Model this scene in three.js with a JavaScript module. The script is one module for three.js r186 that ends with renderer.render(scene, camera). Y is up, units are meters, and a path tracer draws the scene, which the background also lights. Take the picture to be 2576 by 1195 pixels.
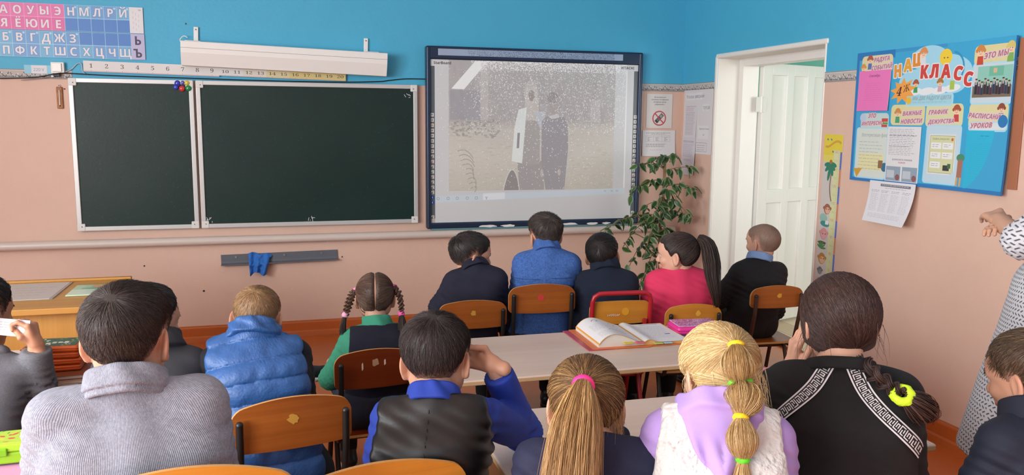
import * as THREE from 'three';
import { RoundedBoxGeometry } from 'three/addons/geometries/RoundedBoxGeometry.js';
import { mergeGeometries, toCreasedNormals } from 'three/addons/utils/BufferGeometryUtils.js';
import { RectAreaLightUniformsLib } from 'three/addons/lights/RectAreaLightUniformsLib.js';

// ---------------------------------------------------------------- camera, sky, light, exposure
const scene = new THREE.Scene();
const camera = new THREE.PerspectiveCamera(32.14, 2576 / 1195, 0.05, 60);
camera.position.set(1.288, 1.562, 6.056);
camera.rotation.set(-0.1405, -0.278, 0.009, 'YXZ');
const renderer = new THREE.WebGLRenderer({ antialias: true });
renderer.toneMapping = THREE.LinearToneMapping;
renderer.toneMappingExposure = 0.86;
renderer.shadowMap.enabled = true;
RectAreaLightUniformsLib.init();
scene.background = new THREE.Color(0.86, 0.93, 1.0);
scene.backgroundIntensity = 1.6;
const WINDOWS = [[3.7, 5.3], [5.7, 7.3], [7.6, 9.2]], WY0 = 0.95, WY1 = 2.75, LX = -2.5, RX = 4.426, BZ = 9.6, CEIL = 3.15;
for (const [z0, z1] of WINDOWS) {                                   // daylight entering each window
  const l = new THREE.RectAreaLight(new THREE.Color(0.985, 0.99, 1.0), 26, z1 - z0 - 0.16, WY1 - WY0 - 0.16);
  l.position.set(LX + 0.02, (WY0 + WY1) / 2, (z0 + z1) / 2); l.lookAt(LX + 3, (WY0 + WY1) / 2 - 0.25, (z0 + z1) / 2); l.castShadow = true; l.name = 'window_daylight';
  scene.add(l);
}
{ const l = new THREE.RectAreaLight(new THREE.Color(1.0, 0.99, 0.97), 6.8, 1.3, 1.5);   // corridor window, out of view behind the wall
  l.position.set(5.9, 1.7, 3.45); l.lookAt(5.3, 1.1, 0.4); l.castShadow = true; l.name = 'corridor_daylight'; scene.add(l); }

// ---------------------------------------------------------------- helpers
let seed = 12345;
const rnd = () => { seed = (seed * 1664525 + 1013904223) >>> 0; return seed / 4294967296; };
const rr = (a, b) => a + (b - a) * rnd();
const V = (x, y, z) => new THREE.Vector3(x, y, z);
const C = (c) => new THREE.Color(c);
const clamp = (x, a, b) => x < a ? a : x > b ? b : x;
const sstep = (a, b, x) => { const t = clamp((x - a) / (b - a), 0, 1); return t * t * (3 - 2 * t); };
const lerp = (a, b, t) => a + (b - a) * t;
const h3 = (x, y, z) => { let h = (x | 0) * 374761393 + (y | 0) * 668265263 + (z | 0) * 2147483647; h = Math.imul(h ^ (h >>> 13), 1274126177); h = Math.imul(h ^ (h >>> 16), 2246822519); return ((h ^ (h >>> 15)) >>> 0) / 4294967296; };
function noise3(x, y, z) {
  const X = Math.floor(x), Y = Math.floor(y), Z = Math.floor(z); let fx = x - X, fy = y - Y, fz = z - Z;
  fx = fx * fx * (3 - 2 * fx); fy = fy * fy * (3 - 2 * fy); fz = fz * fz * (3 - 2 * fz);
  const a = lerp(lerp(h3(X, Y, Z), h3(X + 1, Y, Z), fx), lerp(h3(X, Y + 1, Z), h3(X + 1, Y + 1, Z), fx), fy);
  const b = lerp(lerp(h3(X, Y, Z + 1), h3(X + 1, Y, Z + 1), fx), lerp(h3(X, Y + 1, Z + 1), h3(X + 1, Y + 1, Z + 1), fx), fy);
  return lerp(a, b, fz) * 2 - 1;
}
const used = {};
function numbered(n) { used[n] = (used[n] ?? -1) + 1; return used[n] ? n + '_' + String(used[n]).padStart(3, '0') : n; }
function tag(o, label, category, group, kind) {
  if (label) o.userData.label = label;
  if (category) o.userData.category = category;
  if (group) o.userData.group = group;
  if (kind) o.userData.kind = kind;
  return o;
}
function mesh(name, geo, mat, parent) {
  const m = new THREE.Mesh(geo, mat); m.castShadow = m.receiveShadow = true;
  m.name = parent ? name : numbered(name); (parent ?? scene).add(m); return m;
}
function thing(name, label, category, p = [0, 0, 0], ry = 0, group) {
  const o = new THREE.Group(); o.name = numbered(name); o.position.set(...p); o.rotation.y = ry; scene.add(o);
  return tag(o, label, category, group);
}
const struct = (o) => { o.userData.kind = 'structure'; return o; };
const box = (w, h, d, x = 0, y = 0, z = 0) => new THREE.BoxGeometry(w, h, d).translate(x, y, z);
const rbox = (w, h, d, r, x = 0, y = 0, z = 0, s = 2) => new RoundedBoxGeometry(w, h, d, s, Math.min(r, w / 2.01, h / 2.01, d / 2.01)).translate(x, y, z);
const b2 = (x0, x1, y0, y1, z0, z1) => box(x1 - x0, y1 - y0, z1 - z0, (x0 + x1) / 2, (y0 + y1) / 2, (z0 + z1) / 2);
const tube = (pts, r, seg = 24, rad = 8, tension = 0.5, closed = false) => new THREE.TubeGeometry(new THREE.CatmullRomCurve3(pts.map(p => V(...p)), closed, 'catmullrom', tension), seg, r, rad, closed);
const merge = (l) => mergeGeometries(l.map(g => { const q = g.index ? g.toNonIndexed() : g; for (const k of Object.keys(q.attributes)) if (!['position', 'normal', 'uv'].includes(k)) q.deleteAttribute(k); return q; }));
// polyline tube with rounded corners
function pipe(pts, r, bend = 0.03, rad = 8) {
  const path = new THREE.CurvePath(); const P = pts.map(p => V(...p)); let last = P[0];
  for (let i = 1; i < P.length - 1; i++) {
    const a = P[i].clone().sub(P[i - 1]), b = P[i + 1].clone().sub(P[i]); const la = a.length(), lb = b.length(); const q = Math.min(bend, la * 0.45, lb * 0.45);
    const s = P[i].clone().addScaledVector(a, -q / la), e = P[i].clone().addScaledVector(b, q / lb);
    path.add(new THREE.LineCurve3(last, s)); path.add(new THREE.QuadraticBezierCurve3(s, P[i], e)); last = e;
  }
  path.add(new THREE.LineCurve3(last, P[P.length - 1]));
  const g = new THREE.TubeGeometry(path, P.length > 2 ? 7 * P.length : 2, r, rad, false);
  const caps = [[P[0], P[0].clone().sub(P[1])], [P[P.length - 1], P[P.length - 1].clone().sub(P[P.length - 2])]].map(([p, d]) => { const c = new THREE.CircleGeometry(r, rad); c.applyQuaternion(new THREE.Quaternion().setFromUnitVectors(V(0, 0, 1), d.normalize())); return c.translate(p.x, p.y, p.z); });
  return merge([g, ...caps]);
}
// uv in metres from position, box mapped
function metricUV(g, s = 1) {
  g = g.index ? g.toNonIndexed() : g; g.computeVertexNormals(); const p = g.attributes.position, n = g.attributes.normal, uv = new Float32Array(p.count * 2);
  for (let i = 0; i < p.count; i++) {
    const ax = Math.abs(n.getX(i)), ay = Math.abs(n.getY(i)), az = Math.abs(n.getZ(i));
    const [u, v] = ax > ay && ax > az ? [p.getZ(i), p.getY(i)] : ay > az ? [p.getX(i), p.getZ(i)] : [p.getX(i), p.getY(i)];
    uv[2 * i] = u * s; uv[2 * i + 1] = v * s;
  }
  g.setAttribute('uv', new THREE.BufferAttribute(uv, 2)); return g;
}
// ---------------------------------------------------------------- textures
function dataTex(n, m, f, srgb, rx = 1, ry = 1) {
  const d = new Uint8Array(n * m * 4);
  for (let j = 0; j < m; j++) for (let i = 0; i < n; i++) { const c = f(i / n, j / m, i, j), k = (j * n + i) * 4; d[k] = clamp(c[0] * 255, 0, 255); d[k + 1] = clamp(c[1] * 255, 0, 255); d[k + 2] = clamp(c[2] * 255, 0, 255); d[k + 3] = 255; }
  const t = new THREE.DataTexture(d, n, m); t.magFilter = THREE.LinearFilter; t.minFilter = THREE.LinearFilter; t.wrapS = t.wrapT = THREE.RepeatWrapping; t.repeat.set(rx, ry);
  if (srgb) t.colorSpace = THREE.SRGBColorSpace; t.needsUpdate = true; return t;
}
function canvasTex(w, h, draw, srgb = true) {
  const c = document.createElement('canvas'); c.width = w; c.height = h; const g = c.getContext('2d'); draw(g, w, h);
  const t = new THREE.CanvasTexture(c); if (srgb) t.colorSpace = THREE.SRGBColorSpace; return t;
}
// periodic fbm on the unit square
function pfbm(u, v, f, oct, s = 0) {
  let a = 0, w = 0.5, q = f;
  for (let o = 0; o < oct; o++) {
    const x = u * q, y = v * q, X = Math.floor(x), Y = Math.floor(y); let fx = x - X, fy = y - Y; fx = fx * fx * (3 - 2 * fx); fy = fy * fy * (3 - 2 * fy);
    const H = (i, j) => h3(((i % q) + q) % q, ((j % q) + q) % q, s + o * 17);
    a += w * (lerp(lerp(H(X, Y), H(X + 1, Y), fx), lerp(H(X, Y + 1), H(X + 1, Y + 1), fx), fy) * 2 - 1); w *= 0.5; q *= 2;
  }
  return a;
}
const std = (color, roughness = 0.7, o = {}) => new THREE.MeshStandardMaterial({ color, roughness, metalness: 0, ...o });
const phys = (color, roughness, o = {}) => new THREE.MeshPhysicalMaterial({ color, roughness, ...o });
const rep = (t, x, y) => { const c = t.clone(); c.repeat.set(x, y); c.needsUpdate = true; return c; };
const T_plaster = dataTex(512, 512, (u, v) => { const n = 0.5 + 0.28 * pfbm(u, v, 6, 3) + 0.22 * pfbm(u, v, 48, 3, 5); return [n, n, n]; });
const T_mottle = dataTex(256, 256, (u, v) => { const n = 0.955 + 0.03 * pfbm(u, v, 4, 4, 9) + 0.015 * pfbm(u, v, 40, 2, 3); return [n, n, n]; });
const T_weave = dataTex(64, 64, (u, v, i, j) => { const n = 0.5 + 0.25 * Math.sin(i * Math.PI / 4) * ((j >> 2) & 1 ? 1 : -1) + 0.2 * (h3(i, j, 3) - 0.5); return [n, n, n]; });
const T_fuzz = dataTex(256, 256, (u, v) => { const n = 0.5 + 0.5 * pfbm(u, v, 32, 3, 21); return [n, n, n]; });
const T_rib = dataTex(128, 64, (u, v, i, j) => { const n = 0.5 + 0.5 * Math.sin(u * Math.PI * 2 * 16) * (0.8 + 0.2 * h3(i >> 2, j >> 1, 4)); return [n, n, n]; });
const T_heather = dataTex(256, 256, (u, v, i, j) => { const n = 0.9 + 0.10 * pfbm(u, v, 64, 2, 31) + 0.14 * (h3(i, j >> 1, 8) - 0.5); return [n, n, n]; }, true);
const T_heatherStrong = dataTex(256, 256, (u, v, i, j) => { const n = 0.84 + 0.16 * pfbm(u, v, 64, 2, 33) + 0.42 * (h3(i >> 1, j, 8) - 0.5) * h3(i, j, 77); return [n * 0.98, n, n * 1.02]; }, true);
const woodTex = (c0, c1, freq, s) => { const a = C(c0), b = C(c1); return dataTex(512, 512, (u, v) => { const w = pfbm(u, v, 3, 3, s) * 0.25; const g = 0.5 + 0.5 * Math.sin((v + w) * Math.PI * 2 * freq + 3 * pfbm(u, v, 2, 2, s + 4)); const t = clamp(0.55 * g + 0.45 * (0.5 + pfbm(u, (v * 1) % 1, 1, 1, s) * 0) + 0.25 * pfbm(u * 0.999, v, 64, 2, s + 9), 0, 1); const k = new THREE.Color().lerpColors(a, b, t).convertLinearToSRGB(); return [k.r, k.g, k.b]; }, true); };
// long-grain wood: streaks along u
const grainTex = (c0, c1, s, fine = 96) => { const a = C(c0), b = C(c1), k = new THREE.Color(); return dataTex(512, 512, (u, v) => {
  const H = (q, o) => { const x = v * q, X = Math.floor(x); let f = x - X; f = f * f * (3 - 2 * f); return lerp(h3(X % q, o, s), h3((X + 1) % q, o, s), f); };
  const bend = 0.02 * pfbm(u, v, 2, 2, s); const vv = ((v + bend) % 1 + 1) % 1; const Hb = (q, o) => { const x = vv * q, X = Math.floor(x); let f = x - X; f = f * f * (3 - 2 * f); return lerp(h3(X % q, o, s), h3((X + 1) % q, o, s), f); };
  const t = clamp(0.45 * Hb(9, 1) + 0.3 * Hb(31, 2) + 0.25 * Hb(fine, 3) + 0.18 * pfbm(u, v, 8, 3, s + 2), 0, 1); k.lerpColors(a, b, t).convertLinearToSRGB(); return [k.r, k.g, k.b]; }, true); };
// ---------------------------------------------------------------- room shell
const M_peach = std('#debba8', 0.6, { map: rep(T_mottle, 0.5, 0.5), bumpMap: rep(T_plaster, 1.1, 1.1), bumpScale: 0.0022 });
const M_blue = std('#4bb1d5', 0.55, { map: rep(T_mottle, 0.5, 0.5), bumpMap: rep(T_plaster, 1.1, 1.1), bumpScale: 0.0022 });
const M_whitePaint = std('#e6e4dc', 0.42, { bumpMap: rep(T_plaster, 1.6, 1.6), bumpScale: 0.0012 });
const M_ceil = std('#e9e8e3', 0.85);
const M_floorTex = dataTex(512, 512, (u, v) => { const w = 0.5 + 0.5 * pfbm(u, v, 5, 4, 61); const s = pfbm(u, v, 60, 2, 63); const k = new THREE.Color('#b4561f').lerp(C('#c76a2c'), clamp(w + 0.15 * s, 0, 1)).convertLinearToSRGB(); return [k.r, k.g, k.b]; }, true);
const M_floor = phys('#ffffff', 0.34, { map: M_floorTex, clearcoat: 0.35, clearcoatRoughness: 0.25, bumpMap: rep(T_plaster, 2, 2), bumpScale: 0.0006 });
const M_base = std('#bd5f24', 0.42, { map: rep(T_mottle, 1, 1), bumpMap: rep(T_plaster, 1.5, 1.5), bumpScale: 0.002 });
const M_mint = std('#8fd6bd', 0.6);
const M_door = std('#eceae4', 0.35, { bumpMap: rep(T_plaster, 1.2, 1.2), bumpScale: 0.0008 });
const BORDER = 1.81, BORDER2 = 1.858, TH = 0.3;
const DZ0 = 0.53, DZ1 = 1.775, DY = 2.045;
struct(mesh('floor', metricUV(b2(LX - TH, RX + TH, -0.15, 0, -TH, BZ + TH)), M_floor));
struct(mesh('ceiling', b2(LX - TH, RX + TH, CEIL, CEIL + 0.2, -TH, BZ + TH), M_ceil));
const wf = struct(mesh('wall_front', metricUV(b2(LX - TH, RX + TH, 0, BORDER, -TH, 0)), M_peach));
mesh('upper_paint', metricUV(b2(LX - TH, RX + TH, BORDER, CEIL, -TH, 0)), M_blue, wf);
const wr = struct(mesh('wall_right', metricUV(merge([b2(RX, RX + TH, 0, BORDER, 0, DZ0), b2(RX, RX + TH, 0, BORDER, DZ1, BZ)])), M_peach));
mesh('upper_paint', metricUV(merge([b2(RX, RX + TH, BORDER, CEIL, 0, DZ0), b2(RX, RX + TH, BORDER, CEIL, DZ1, BZ), b2(RX, RX + TH, DY, CEIL, DZ0, DZ1)])), M_blue, wr);
const wb = struct(mesh('wall_back', metricUV(b2(LX - TH, RX + TH, 0, BORDER, BZ, BZ + TH)), M_peach));
mesh('upper_paint', metricUV(b2(LX - TH, RX + TH, BORDER, CEIL, BZ, BZ + TH)), M_blue, wb);
{ const lower = [], upper = []; let z = 0;
  for (const [a, b] of [...WINDOWS, [BZ, BZ]]) { if (a > z) { lower.push(b2(LX - TH, LX, WY0, BORDER, z, a)); upper.push(b2(LX - TH, LX, BORDER, WY1, z, a)); } z = b; }
  lower.push(b2(LX - TH, LX, 0, WY0, 0, BZ)); upper.push(b2(LX - TH, LX, WY1, CEIL, 0, BZ));
  const wl = struct(mesh('wall_left', metricUV(merge(lower)), M_peach)); mesh('upper_paint', metricUV(merge(upper)), M_blue, wl); }
const M_glass = phys('#ffffff', 0.02, { transmission: 1, thickness: 0, ior: 1.5 });
WINDOWS.forEach(([a, b], i) => {
  const fr = []; const x0 = LX - 0.2, x1 = LX - 0.12, m = (a + b) / 2;
  for (const z of [a, m - 0.04, b - 0.08]) fr.push(b2(x0, x1, WY0, WY1, z, z + 0.08));
  for (const y of [WY0, 2.15, WY1 - 0.08]) fr.push(b2(x0, x1, y, y + 0.08, a, b));
  const w = struct(mesh('window_' + (i + 1), merge(fr), M_whitePaint));
  for (const [z0, z1] of [[a + 0.08, m - 0.04], [m + 0.04, b - 0.08]]) for (const [y0, y1] of [[WY0 + 0.08, 2.15], [2.23, WY1 - 0.08]]) mesh('pane', b2(LX - 0.165, LX - 0.16, y0, y1, z0, z1), M_glass, w);
  mesh('window_sill', rbox(0.34, 0.04, b - a + 0.1, 0.008, LX + 0.02, WY0 - 0.02, m), M_whitePaint, w);
});
// old plug holes and a filled patch in the front wall
for (const [x, y, r, c] of [[0.393, 0.553, 0.006, '#2a2522'], [0.768, 0.359, 0.008, '#33291f'], [1.367, 0.345, 0.006, '#d9c4b4'], [1.625, 0.683, 0.008, '#d8d2ca'], [1.727, 0.568, 0.006, '#4a3528'], [2.331, 0.558, 0.02, '#dcb8a6'], [0.73, 2.187, 0.006, '#3a5a68'], [-0.03, 1.742, 0.006, '#7a4a36']]) { const sh = new THREE.Shape(); for (let i = 0; i < 12; i++) { const a = i / 12 * 6.283, q = r * (0.75 + 0.4 * h3(i, Math.round(x * 900), 2)); i ? sh.lineTo(Math.cos(a) * q, Math.sin(a) * q) : sh.moveTo(q, 0); } mesh('plug_hole', new THREE.ExtrudeGeometry(sh, { depth: 0.0015, bevelEnabled: false }).translate(x, y, 0), std(c, 0.8), wf); }
// paper frieze between the two paints
const T_border = canvasTex(1024, 96, (g, w, h) => {
  g.fillStyle = '#b9b4ae'; g.fillRect(0, 0, w, h); g.fillStyle = '#8f8d8c'; g.fillRect(0, 0, w, 9); g.fillRect(0, h - 12, w, 12); g.fillStyle = '#d7d3cd'; g.fillRect(0, 9, w, 5);
  let s = 7; const r = () => (s = (s * 16807) % 2147483647) / 2147483647;
  for (let k = 0; k < 4; k++) { const ox = k * 256; s = 7; for (let i = 0; i < 26; i++) { const x = ox + 10 + i * 9.4, y = 48 + 22 * Math.sin(i * 0.62) + r() * 10; g.fillStyle = i % 3 ? '#6d6b6c' : '#e4e0da'; g.beginPath(); g.ellipse(x, y, 5 + r() * 7, 3 + r() * 5, r() * 3, 0, 7); g.fill(); }
    g.strokeStyle = '#57565a'; g.lineWidth = 3; g.beginPath(); for (let i = 0; i <= 60; i++) { const x = ox + i * 4.27, y = 58 + 20 * Math.sin(i * 0.27); i ? g.lineTo(x, y) : g.moveTo(x, y); } g.stroke();
    g.fillStyle = '#57565a'; for (let i = 0; i < 12; i++) { g.beginPath(); g.ellipse(ox + 20 + i * 20, 76, 8, 5, 0, 0, 7); g.fill(); } }
});
T_border.wrapS = THREE.RepeatWrapping;
const frieze = (len) => { const t = T_border.clone(); t.repeat.set(len / 0.55, 1); t.needsUpdate = true; return std('#ffffff', 0.7, { map: t }); };
{ const h = BORDER2 - BORDER + 0.012, y = (BORDER + BORDER2) / 2;
  const a = struct(mesh('trim_1', box(-LX + 0.02, h, 0.003, (LX + 0.02) / 2, y, 0.0015), frieze(-LX + 0.02))); a.userData.label = 'grey floral paper frieze left of the chalkboard'; const a2 = struct(mesh('trim_6', box(RX - 3.95, h, 0.003, (RX + 3.95) / 2, y, 0.0015), frieze(RX - 3.95))); a2.userData.label = 'grey floral paper frieze right of the whiteboard';
  const b = struct(mesh('trim_2', new THREE.BoxGeometry(0.49, h, 0.003).rotateY(-Math.PI / 2).translate(RX - 0.0015, y, 0.248), frieze(0.49))); b.userData.label = 'grey floral paper frieze left of the doorway';
  const c = struct(mesh('trim_3', new THREE.BoxGeometry(BZ - DZ1, h, 0.003).rotateY(-Math.PI / 2).translate(RX - 0.0015, y, (BZ + DZ1) / 2), frieze(BZ - DZ1))); c.userData.label = 'grey floral paper frieze right of the doorway'; }
// skirting boards, painted like the floor, with a rounded top
const skirt = (len) => { const s = new THREE.Shape(); s.moveTo(0, 0); s.lineTo(0.035, 0); s.lineTo(0.03, 0.03); s.lineTo(0.022, 0.04); s.lineTo(0.022, 0.095); s.quadraticCurveTo(0.02, 0.108, 0.008, 0.11); s.lineTo(0, 0.11); return metricUV(new THREE.ExtrudeGeometry(s, { depth: len, bevelEnabled: false })); };
{
  const g = skirt(RX - LX); g.applyMatrix4(new THREE.Matrix4().makeBasis(V(0, 0, 1), V(0, 1, 0), V(-1, 0, 0))); g.translate(RX, 0, 0); struct(mesh('baseboard_front', g, M_base));
  const r1 = skirt(DZ0 - 0.03), r2 = skirt(BZ - DZ1 - 0.01); for (const r of [r1, r2]) r.rotateY(Math.PI);
  r1.translate(RX, 0, DZ0 - 0.03); r2.translate(RX, 0, BZ); struct(mesh('baseboard_right', merge([r1, r2]), M_base)); }
// doorway: white painted reveals, frame, leaf standing open into the corridor
{ const t = struct(mesh('trim_4', metricUV(merge([
    rbox(0.24, DY, 0.035, 0.012, RX + 0.112, DY / 2, DZ0 - 0.017), rbox(0.30, DY, 0.02, 0.008, RX + 0.146, DY / 2, DZ1 + 0.002), rbox(0.24, 0.035, DZ1 - DZ0 + 0.05, 0.012, RX + 0.112, DY + 0.0, (DZ0 + DZ1) / 2)])), M_whitePaint));
  t.userData.label = 'white painted reveals of the open doorway';
  const f = struct(mesh('trim_5', merge([b2(RX + 0.18, RX + TH + 0.01, 0, DY, DZ0 - 0.01, DZ0 + 0.055), b2(RX + 0.18, RX + TH + 0.01, 0, DY, DZ1 - 0.055, DZ1), b2(RX + 0.18, RX + TH + 0.01, DY - 0.07, DY + 0.01, DZ0 + 0.054, DZ1 - 0.054)]), M_door));
  f.userData.label = 'white wooden door frame in the doorway';
  mesh('threshold', rbox(0.05, 0.02, DZ1 - DZ0 - 0.1, 0.006, RX + TH - 0.03, 0.01, (DZ0 + DZ1) / 2), std('#8d5a3a', 0.5), f);
  const LW = 0.86, LH = 1.985, th = 0.042, door = new THREE.Group(); door.name = 'door_1'; struct(door); door.userData.label = 'white panelled door leaf standing open into the corridor';
  door.position.set(4.752, 0.018, 0.566); door.rotation.y = Math.atan2(0.305, 0.952); scene.add(door);
  const P = (n, x0, x1, y0, y1, z0 = 0, z1 = th, m = M_door) => mesh(n, rbox(x1 - x0, y1 - y0, z1 - z0, 0.004, (x0 + x1) / 2, (y0 + y1) / 2, (z0 + z1) / 2), m, door);
  const cols = [[0.105, 0.275], [0.355, 0.515], [0.6, 0.76]], rows = [[0.12, 0.94], [1.045, 1.9]];
  P('stile', 0, 0.105, 0, LH); P('stile', 0.76, LW, 0, LH); P('mullion', 0.275, 0.355, 0.0, LH); P('mullion', 0.515, 0.6, 0.0, LH);
  for (const [a, b] of cols) { P('rail', a - 0.002, b + 0.002, 0, 0.12); P('rail', a - 0.002, b + 0.002, 0.94, 1.045); P('rail', a - 0.002, b + 0.002, 1.9, LH); for (const [c, d] of rows) P('panel', a - 0.005, b + 0.005, c - 0.005, d + 0.005, 0.010, 0.022); }
  for (const y of [0.3, 1.68]) { const h = mesh('hinge', merge([new THREE.CylinderGeometry(0.009, 0.009, 0.12, 12).translate(-0.012, y, th), rbox(0.045, 0.11, 0.004, 0.001, 0.02, y, th + 0.002), rbox(0.05, 0.11, 0.004, 0.001, -0.045, y, th + 0.002)]), M_door, door); h.userData.label = 'white painted hinge'; } }
// corridor beyond the door
{ const cx0 = RX + TH, cx1 = 6.6, z0 = -1.8, z1 = 3.9;
  const fl = struct(mesh('floor_corridor', b2(cx0, cx1, -0.15, -0.02, z0, z1), std('#6d5440', 0.6)));
  const tones = ['#d8c2a4', '#cfb795', '#dccaae', '#c9b08d'].map(c => std(c, 0.38, { bumpMap: rep(T_plaster, 0.6, 3), bumpScale: 0.001 }));
  const pg = rbox(0.198, 0.02, z1 - z0, 0.003); for (let k = 0; k < 9; k++) { const p = mesh('plank', pg, tones[(k * 7) % 4], fl); p.position.set(cx0 + 0.1 + k * 0.201, -0.01, (z0 + z1) / 2); }
  const wc1 = struct(mesh('wall_corridor', b2(cx1, cx1 + 0.2, 0, 1.7, z0 - 0.2, z1 + 0.2), M_ceil)); mesh('upper_paint', b2(cx1, cx1 + 0.2, 1.7, CEIL, z0 - 0.2, z1 + 0.2), M_mint, wc1);
  const wc2 = struct(mesh('wall_corridor_far', b2(cx0, cx1, 0, 1.7, z0 - 0.2, z0), M_ceil)); mesh('upper_paint', b2(cx0, cx1, 1.7, CEIL, z0 - 0.2, z0), M_mint, wc2); struct(mesh('wall_corridor_near', merge([b2(cx0, 5.15, 0, CEIL, z1, z1 + 0.2), b2(6.5, cx1, 0, CEIL, z1, z1 + 0.2), b2(5.15, 6.5, 0, 0.9, z1, z1 + 0.2), b2(5.15, 6.5, 2.5, CEIL, z1, z1 + 0.2)]), M_ceil));
  struct(mesh('ceiling_corridor', b2(cx0, cx1 + 0.2, CEIL, CEIL + 0.2, z0 - 0.2, z1 + 0.2), M_ceil));
  const w = struct(mesh('window_4', merge([b2(5.15, 6.5, 0.9, 0.97, z1 + 0.05, z1 + 0.12), b2(5.15, 6.5, 2.43, 2.5, z1 + 0.05, z1 + 0.12), b2(5.15, 5.22, 0.9, 2.5, z1 + 0.05, z1 + 0.12), b2(6.43, 6.5, 0.9, 2.5, z1 + 0.05, z1 + 0.12), b2(5.79, 5.86, 0.9, 2.5, z1 + 0.05, z1 + 0.12)]), M_whitePaint));
  mesh('pane', b2(5.22, 6.43, 0.97, 2.43, z1 + 0.08, z1 + 0.085), M_glass, w); }

// ---------------------------------------------------------------- things on the front wall
const M_alu = std('#c9cac8', 0.38, { metalness: 0.35 }), M_white = std('#ebe9e4', 0.4), M_paper = std('#e8e6e4', 0.85), M_black = std('#17181b', 0.45), M_steel = std('#b8b9ba', 0.3, { metalness: 0.8 });
tag(mesh('heating_pipe', pipe([[LX + 0.02, 0.724, 0.058], [4.2, 0.722, 0.058], [4.26, 0.70, 0.058], [4.36, 0.70, 0.058]], 0.029, 0.03, 20), std('#cfc2b8', 0.35)), 'long pale grey heating pipe running along the front wall below the boards', 'pipe');
const T_chalk = dataTex(512, 512, (u, v) => { const a = 0.5 + pfbm(u, v, 4, 4, 71) * 0.5, s = pfbm(u, (v * 6) % 1, 16, 2, 73); const k = clamp(a * 0.55 + 0.1 * s, 0, 1); const d = h3(Math.floor(u * 512), Math.floor(v * 512), 5) > 0.9993 ? 0.35 : 0; return [0.07 + 0.06 * k + d, 0.165 + 0.065 * k + d, 0.15 + 0.06 * k + d]; }, true);
const M_chalk = phys('#ffffff', 0.4, { map: rep(T_chalk, 0.8, 0.8), bumpMap: rep(T_fuzz, 3, 3), bumpScale: 0.0003, specularIntensity: 0.6 });
function chalkboard(x0, x1, label) {
  const y0 = 0.808, y1 = 1.814, w = x1 - x0, h = y1 - y0, f = 0.03, t = thing('chalkboard', label, 'chalkboard', [x0, y0, 0.012], 0, 'chalkboard leaves');
  mesh('writing_surface', metricUV(box(w - 2 * f + 0.004, h - 2 * f + 0.004, 0.016, w / 2, h / 2, 0.012)), M_chalk, t);
  for (const y of [f / 2, h - f / 2]) mesh('frame_rail', rbox(w - 0.06, f, 0.03, 0.004, w / 2, y, 0.015), M_alu, t);
  for (const x of [f / 2, w - f / 2]) mesh('frame_rail', rbox(f, h - 0.06, 0.03, 0.004, x, h / 2, 0.015), M_alu, t);
  for (const [x, y] of [[0, 0], [1, 0], [0, 1], [1, 1]]) { const c = mesh('corner_cap', rbox(0.05, 0.05, 0.034, 0.006, x ? w - 0.025 : 0.025, y ? h - 0.025 : 0.025, 0.016), std('#dadad6', 0.45), t); c.userData.label = 'white plastic corner cap'; mesh('screw', new THREE.CylinderGeometry(0.0032, 0.0032, 0.003, 10).rotateX(Math.PI / 2).translate(x ? w - 0.03 : 0.03, y ? h - 0.03 : 0.03, 0.034), M_black, t); }
  return t;
}
chalkboard(0, 0.762, 'narrow dark green chalkboard leaf, the left one, with magnets on it');
{ const t = chalkboard(0.776, 2.283, 'wide dark green chalkboard leaf between the narrow leaf and the whiteboard');
  let s = 4; for (const [x, y, k] of [[0.05, 0.055, 7], [0.74, 0.045, 6], [1.43, 0.93, 4], [0.03, 0.05, 4]]) for (let i = 0; i < k; i++) { s++; const a = h3(s, 1, 1) * 6.3; const c = mesh('chalk_stroke', new THREE.BoxGeometry(0.006 + h3(s, 2, 1) * 0.022, 0.003, 0.001).rotateZ(a).translate(x + (h3(s, 3, 1) - 0.5) * 0.045, y + (h3(s, 4, 1) - 0.5) * 0.03, 0.0208), M_paper, t); } }
// magnets
[[0.664, 1.792, 0.021, '#2a3bb0'], [0.697, 1.797, 0.015, '#5457b4'], [0.724, 1.795, 0.016, '#d9c341'], [0.652, 1.765, 0.016, '#2f48c4'], [0.690, 1.757, 0.020, '#cf3a3f'], [0.731, 1.760, 0.020, '#1c8a4d']].forEach(([x, y, r, c], i) => {
  const pts = []; for (let k = 0; k <= 10; k++) { const a = k / 10 * Math.PI / 2; pts.push(new THREE.Vector2(Math.cos(a) * r * (k == 10 ? 0 : 1), Math.sin(a) * r * 0.75)); } pts.unshift(new THREE.Vector2(r * 0.96, -0.002), new THREE.Vector2(r, 0));
  const n = ['large dark blue', 'small violet', 'small yellow', 'small bright blue', 'red', 'green'][i];
  const m = tag(mesh('magnet', new THREE.LatheGeometry(pts, 28).rotateX(Math.PI / 2), phys(c, 0.18, { clearcoat: 0.6 })), n + ' round magnet in the cluster on the narrow chalkboard leaf', 'magnet', 'magnets on the chalkboard'); m.position.set(x, y, i < 2 ? 0.036 : i == 2 || i == 5 ? 0.044 : 0.036); });
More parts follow.
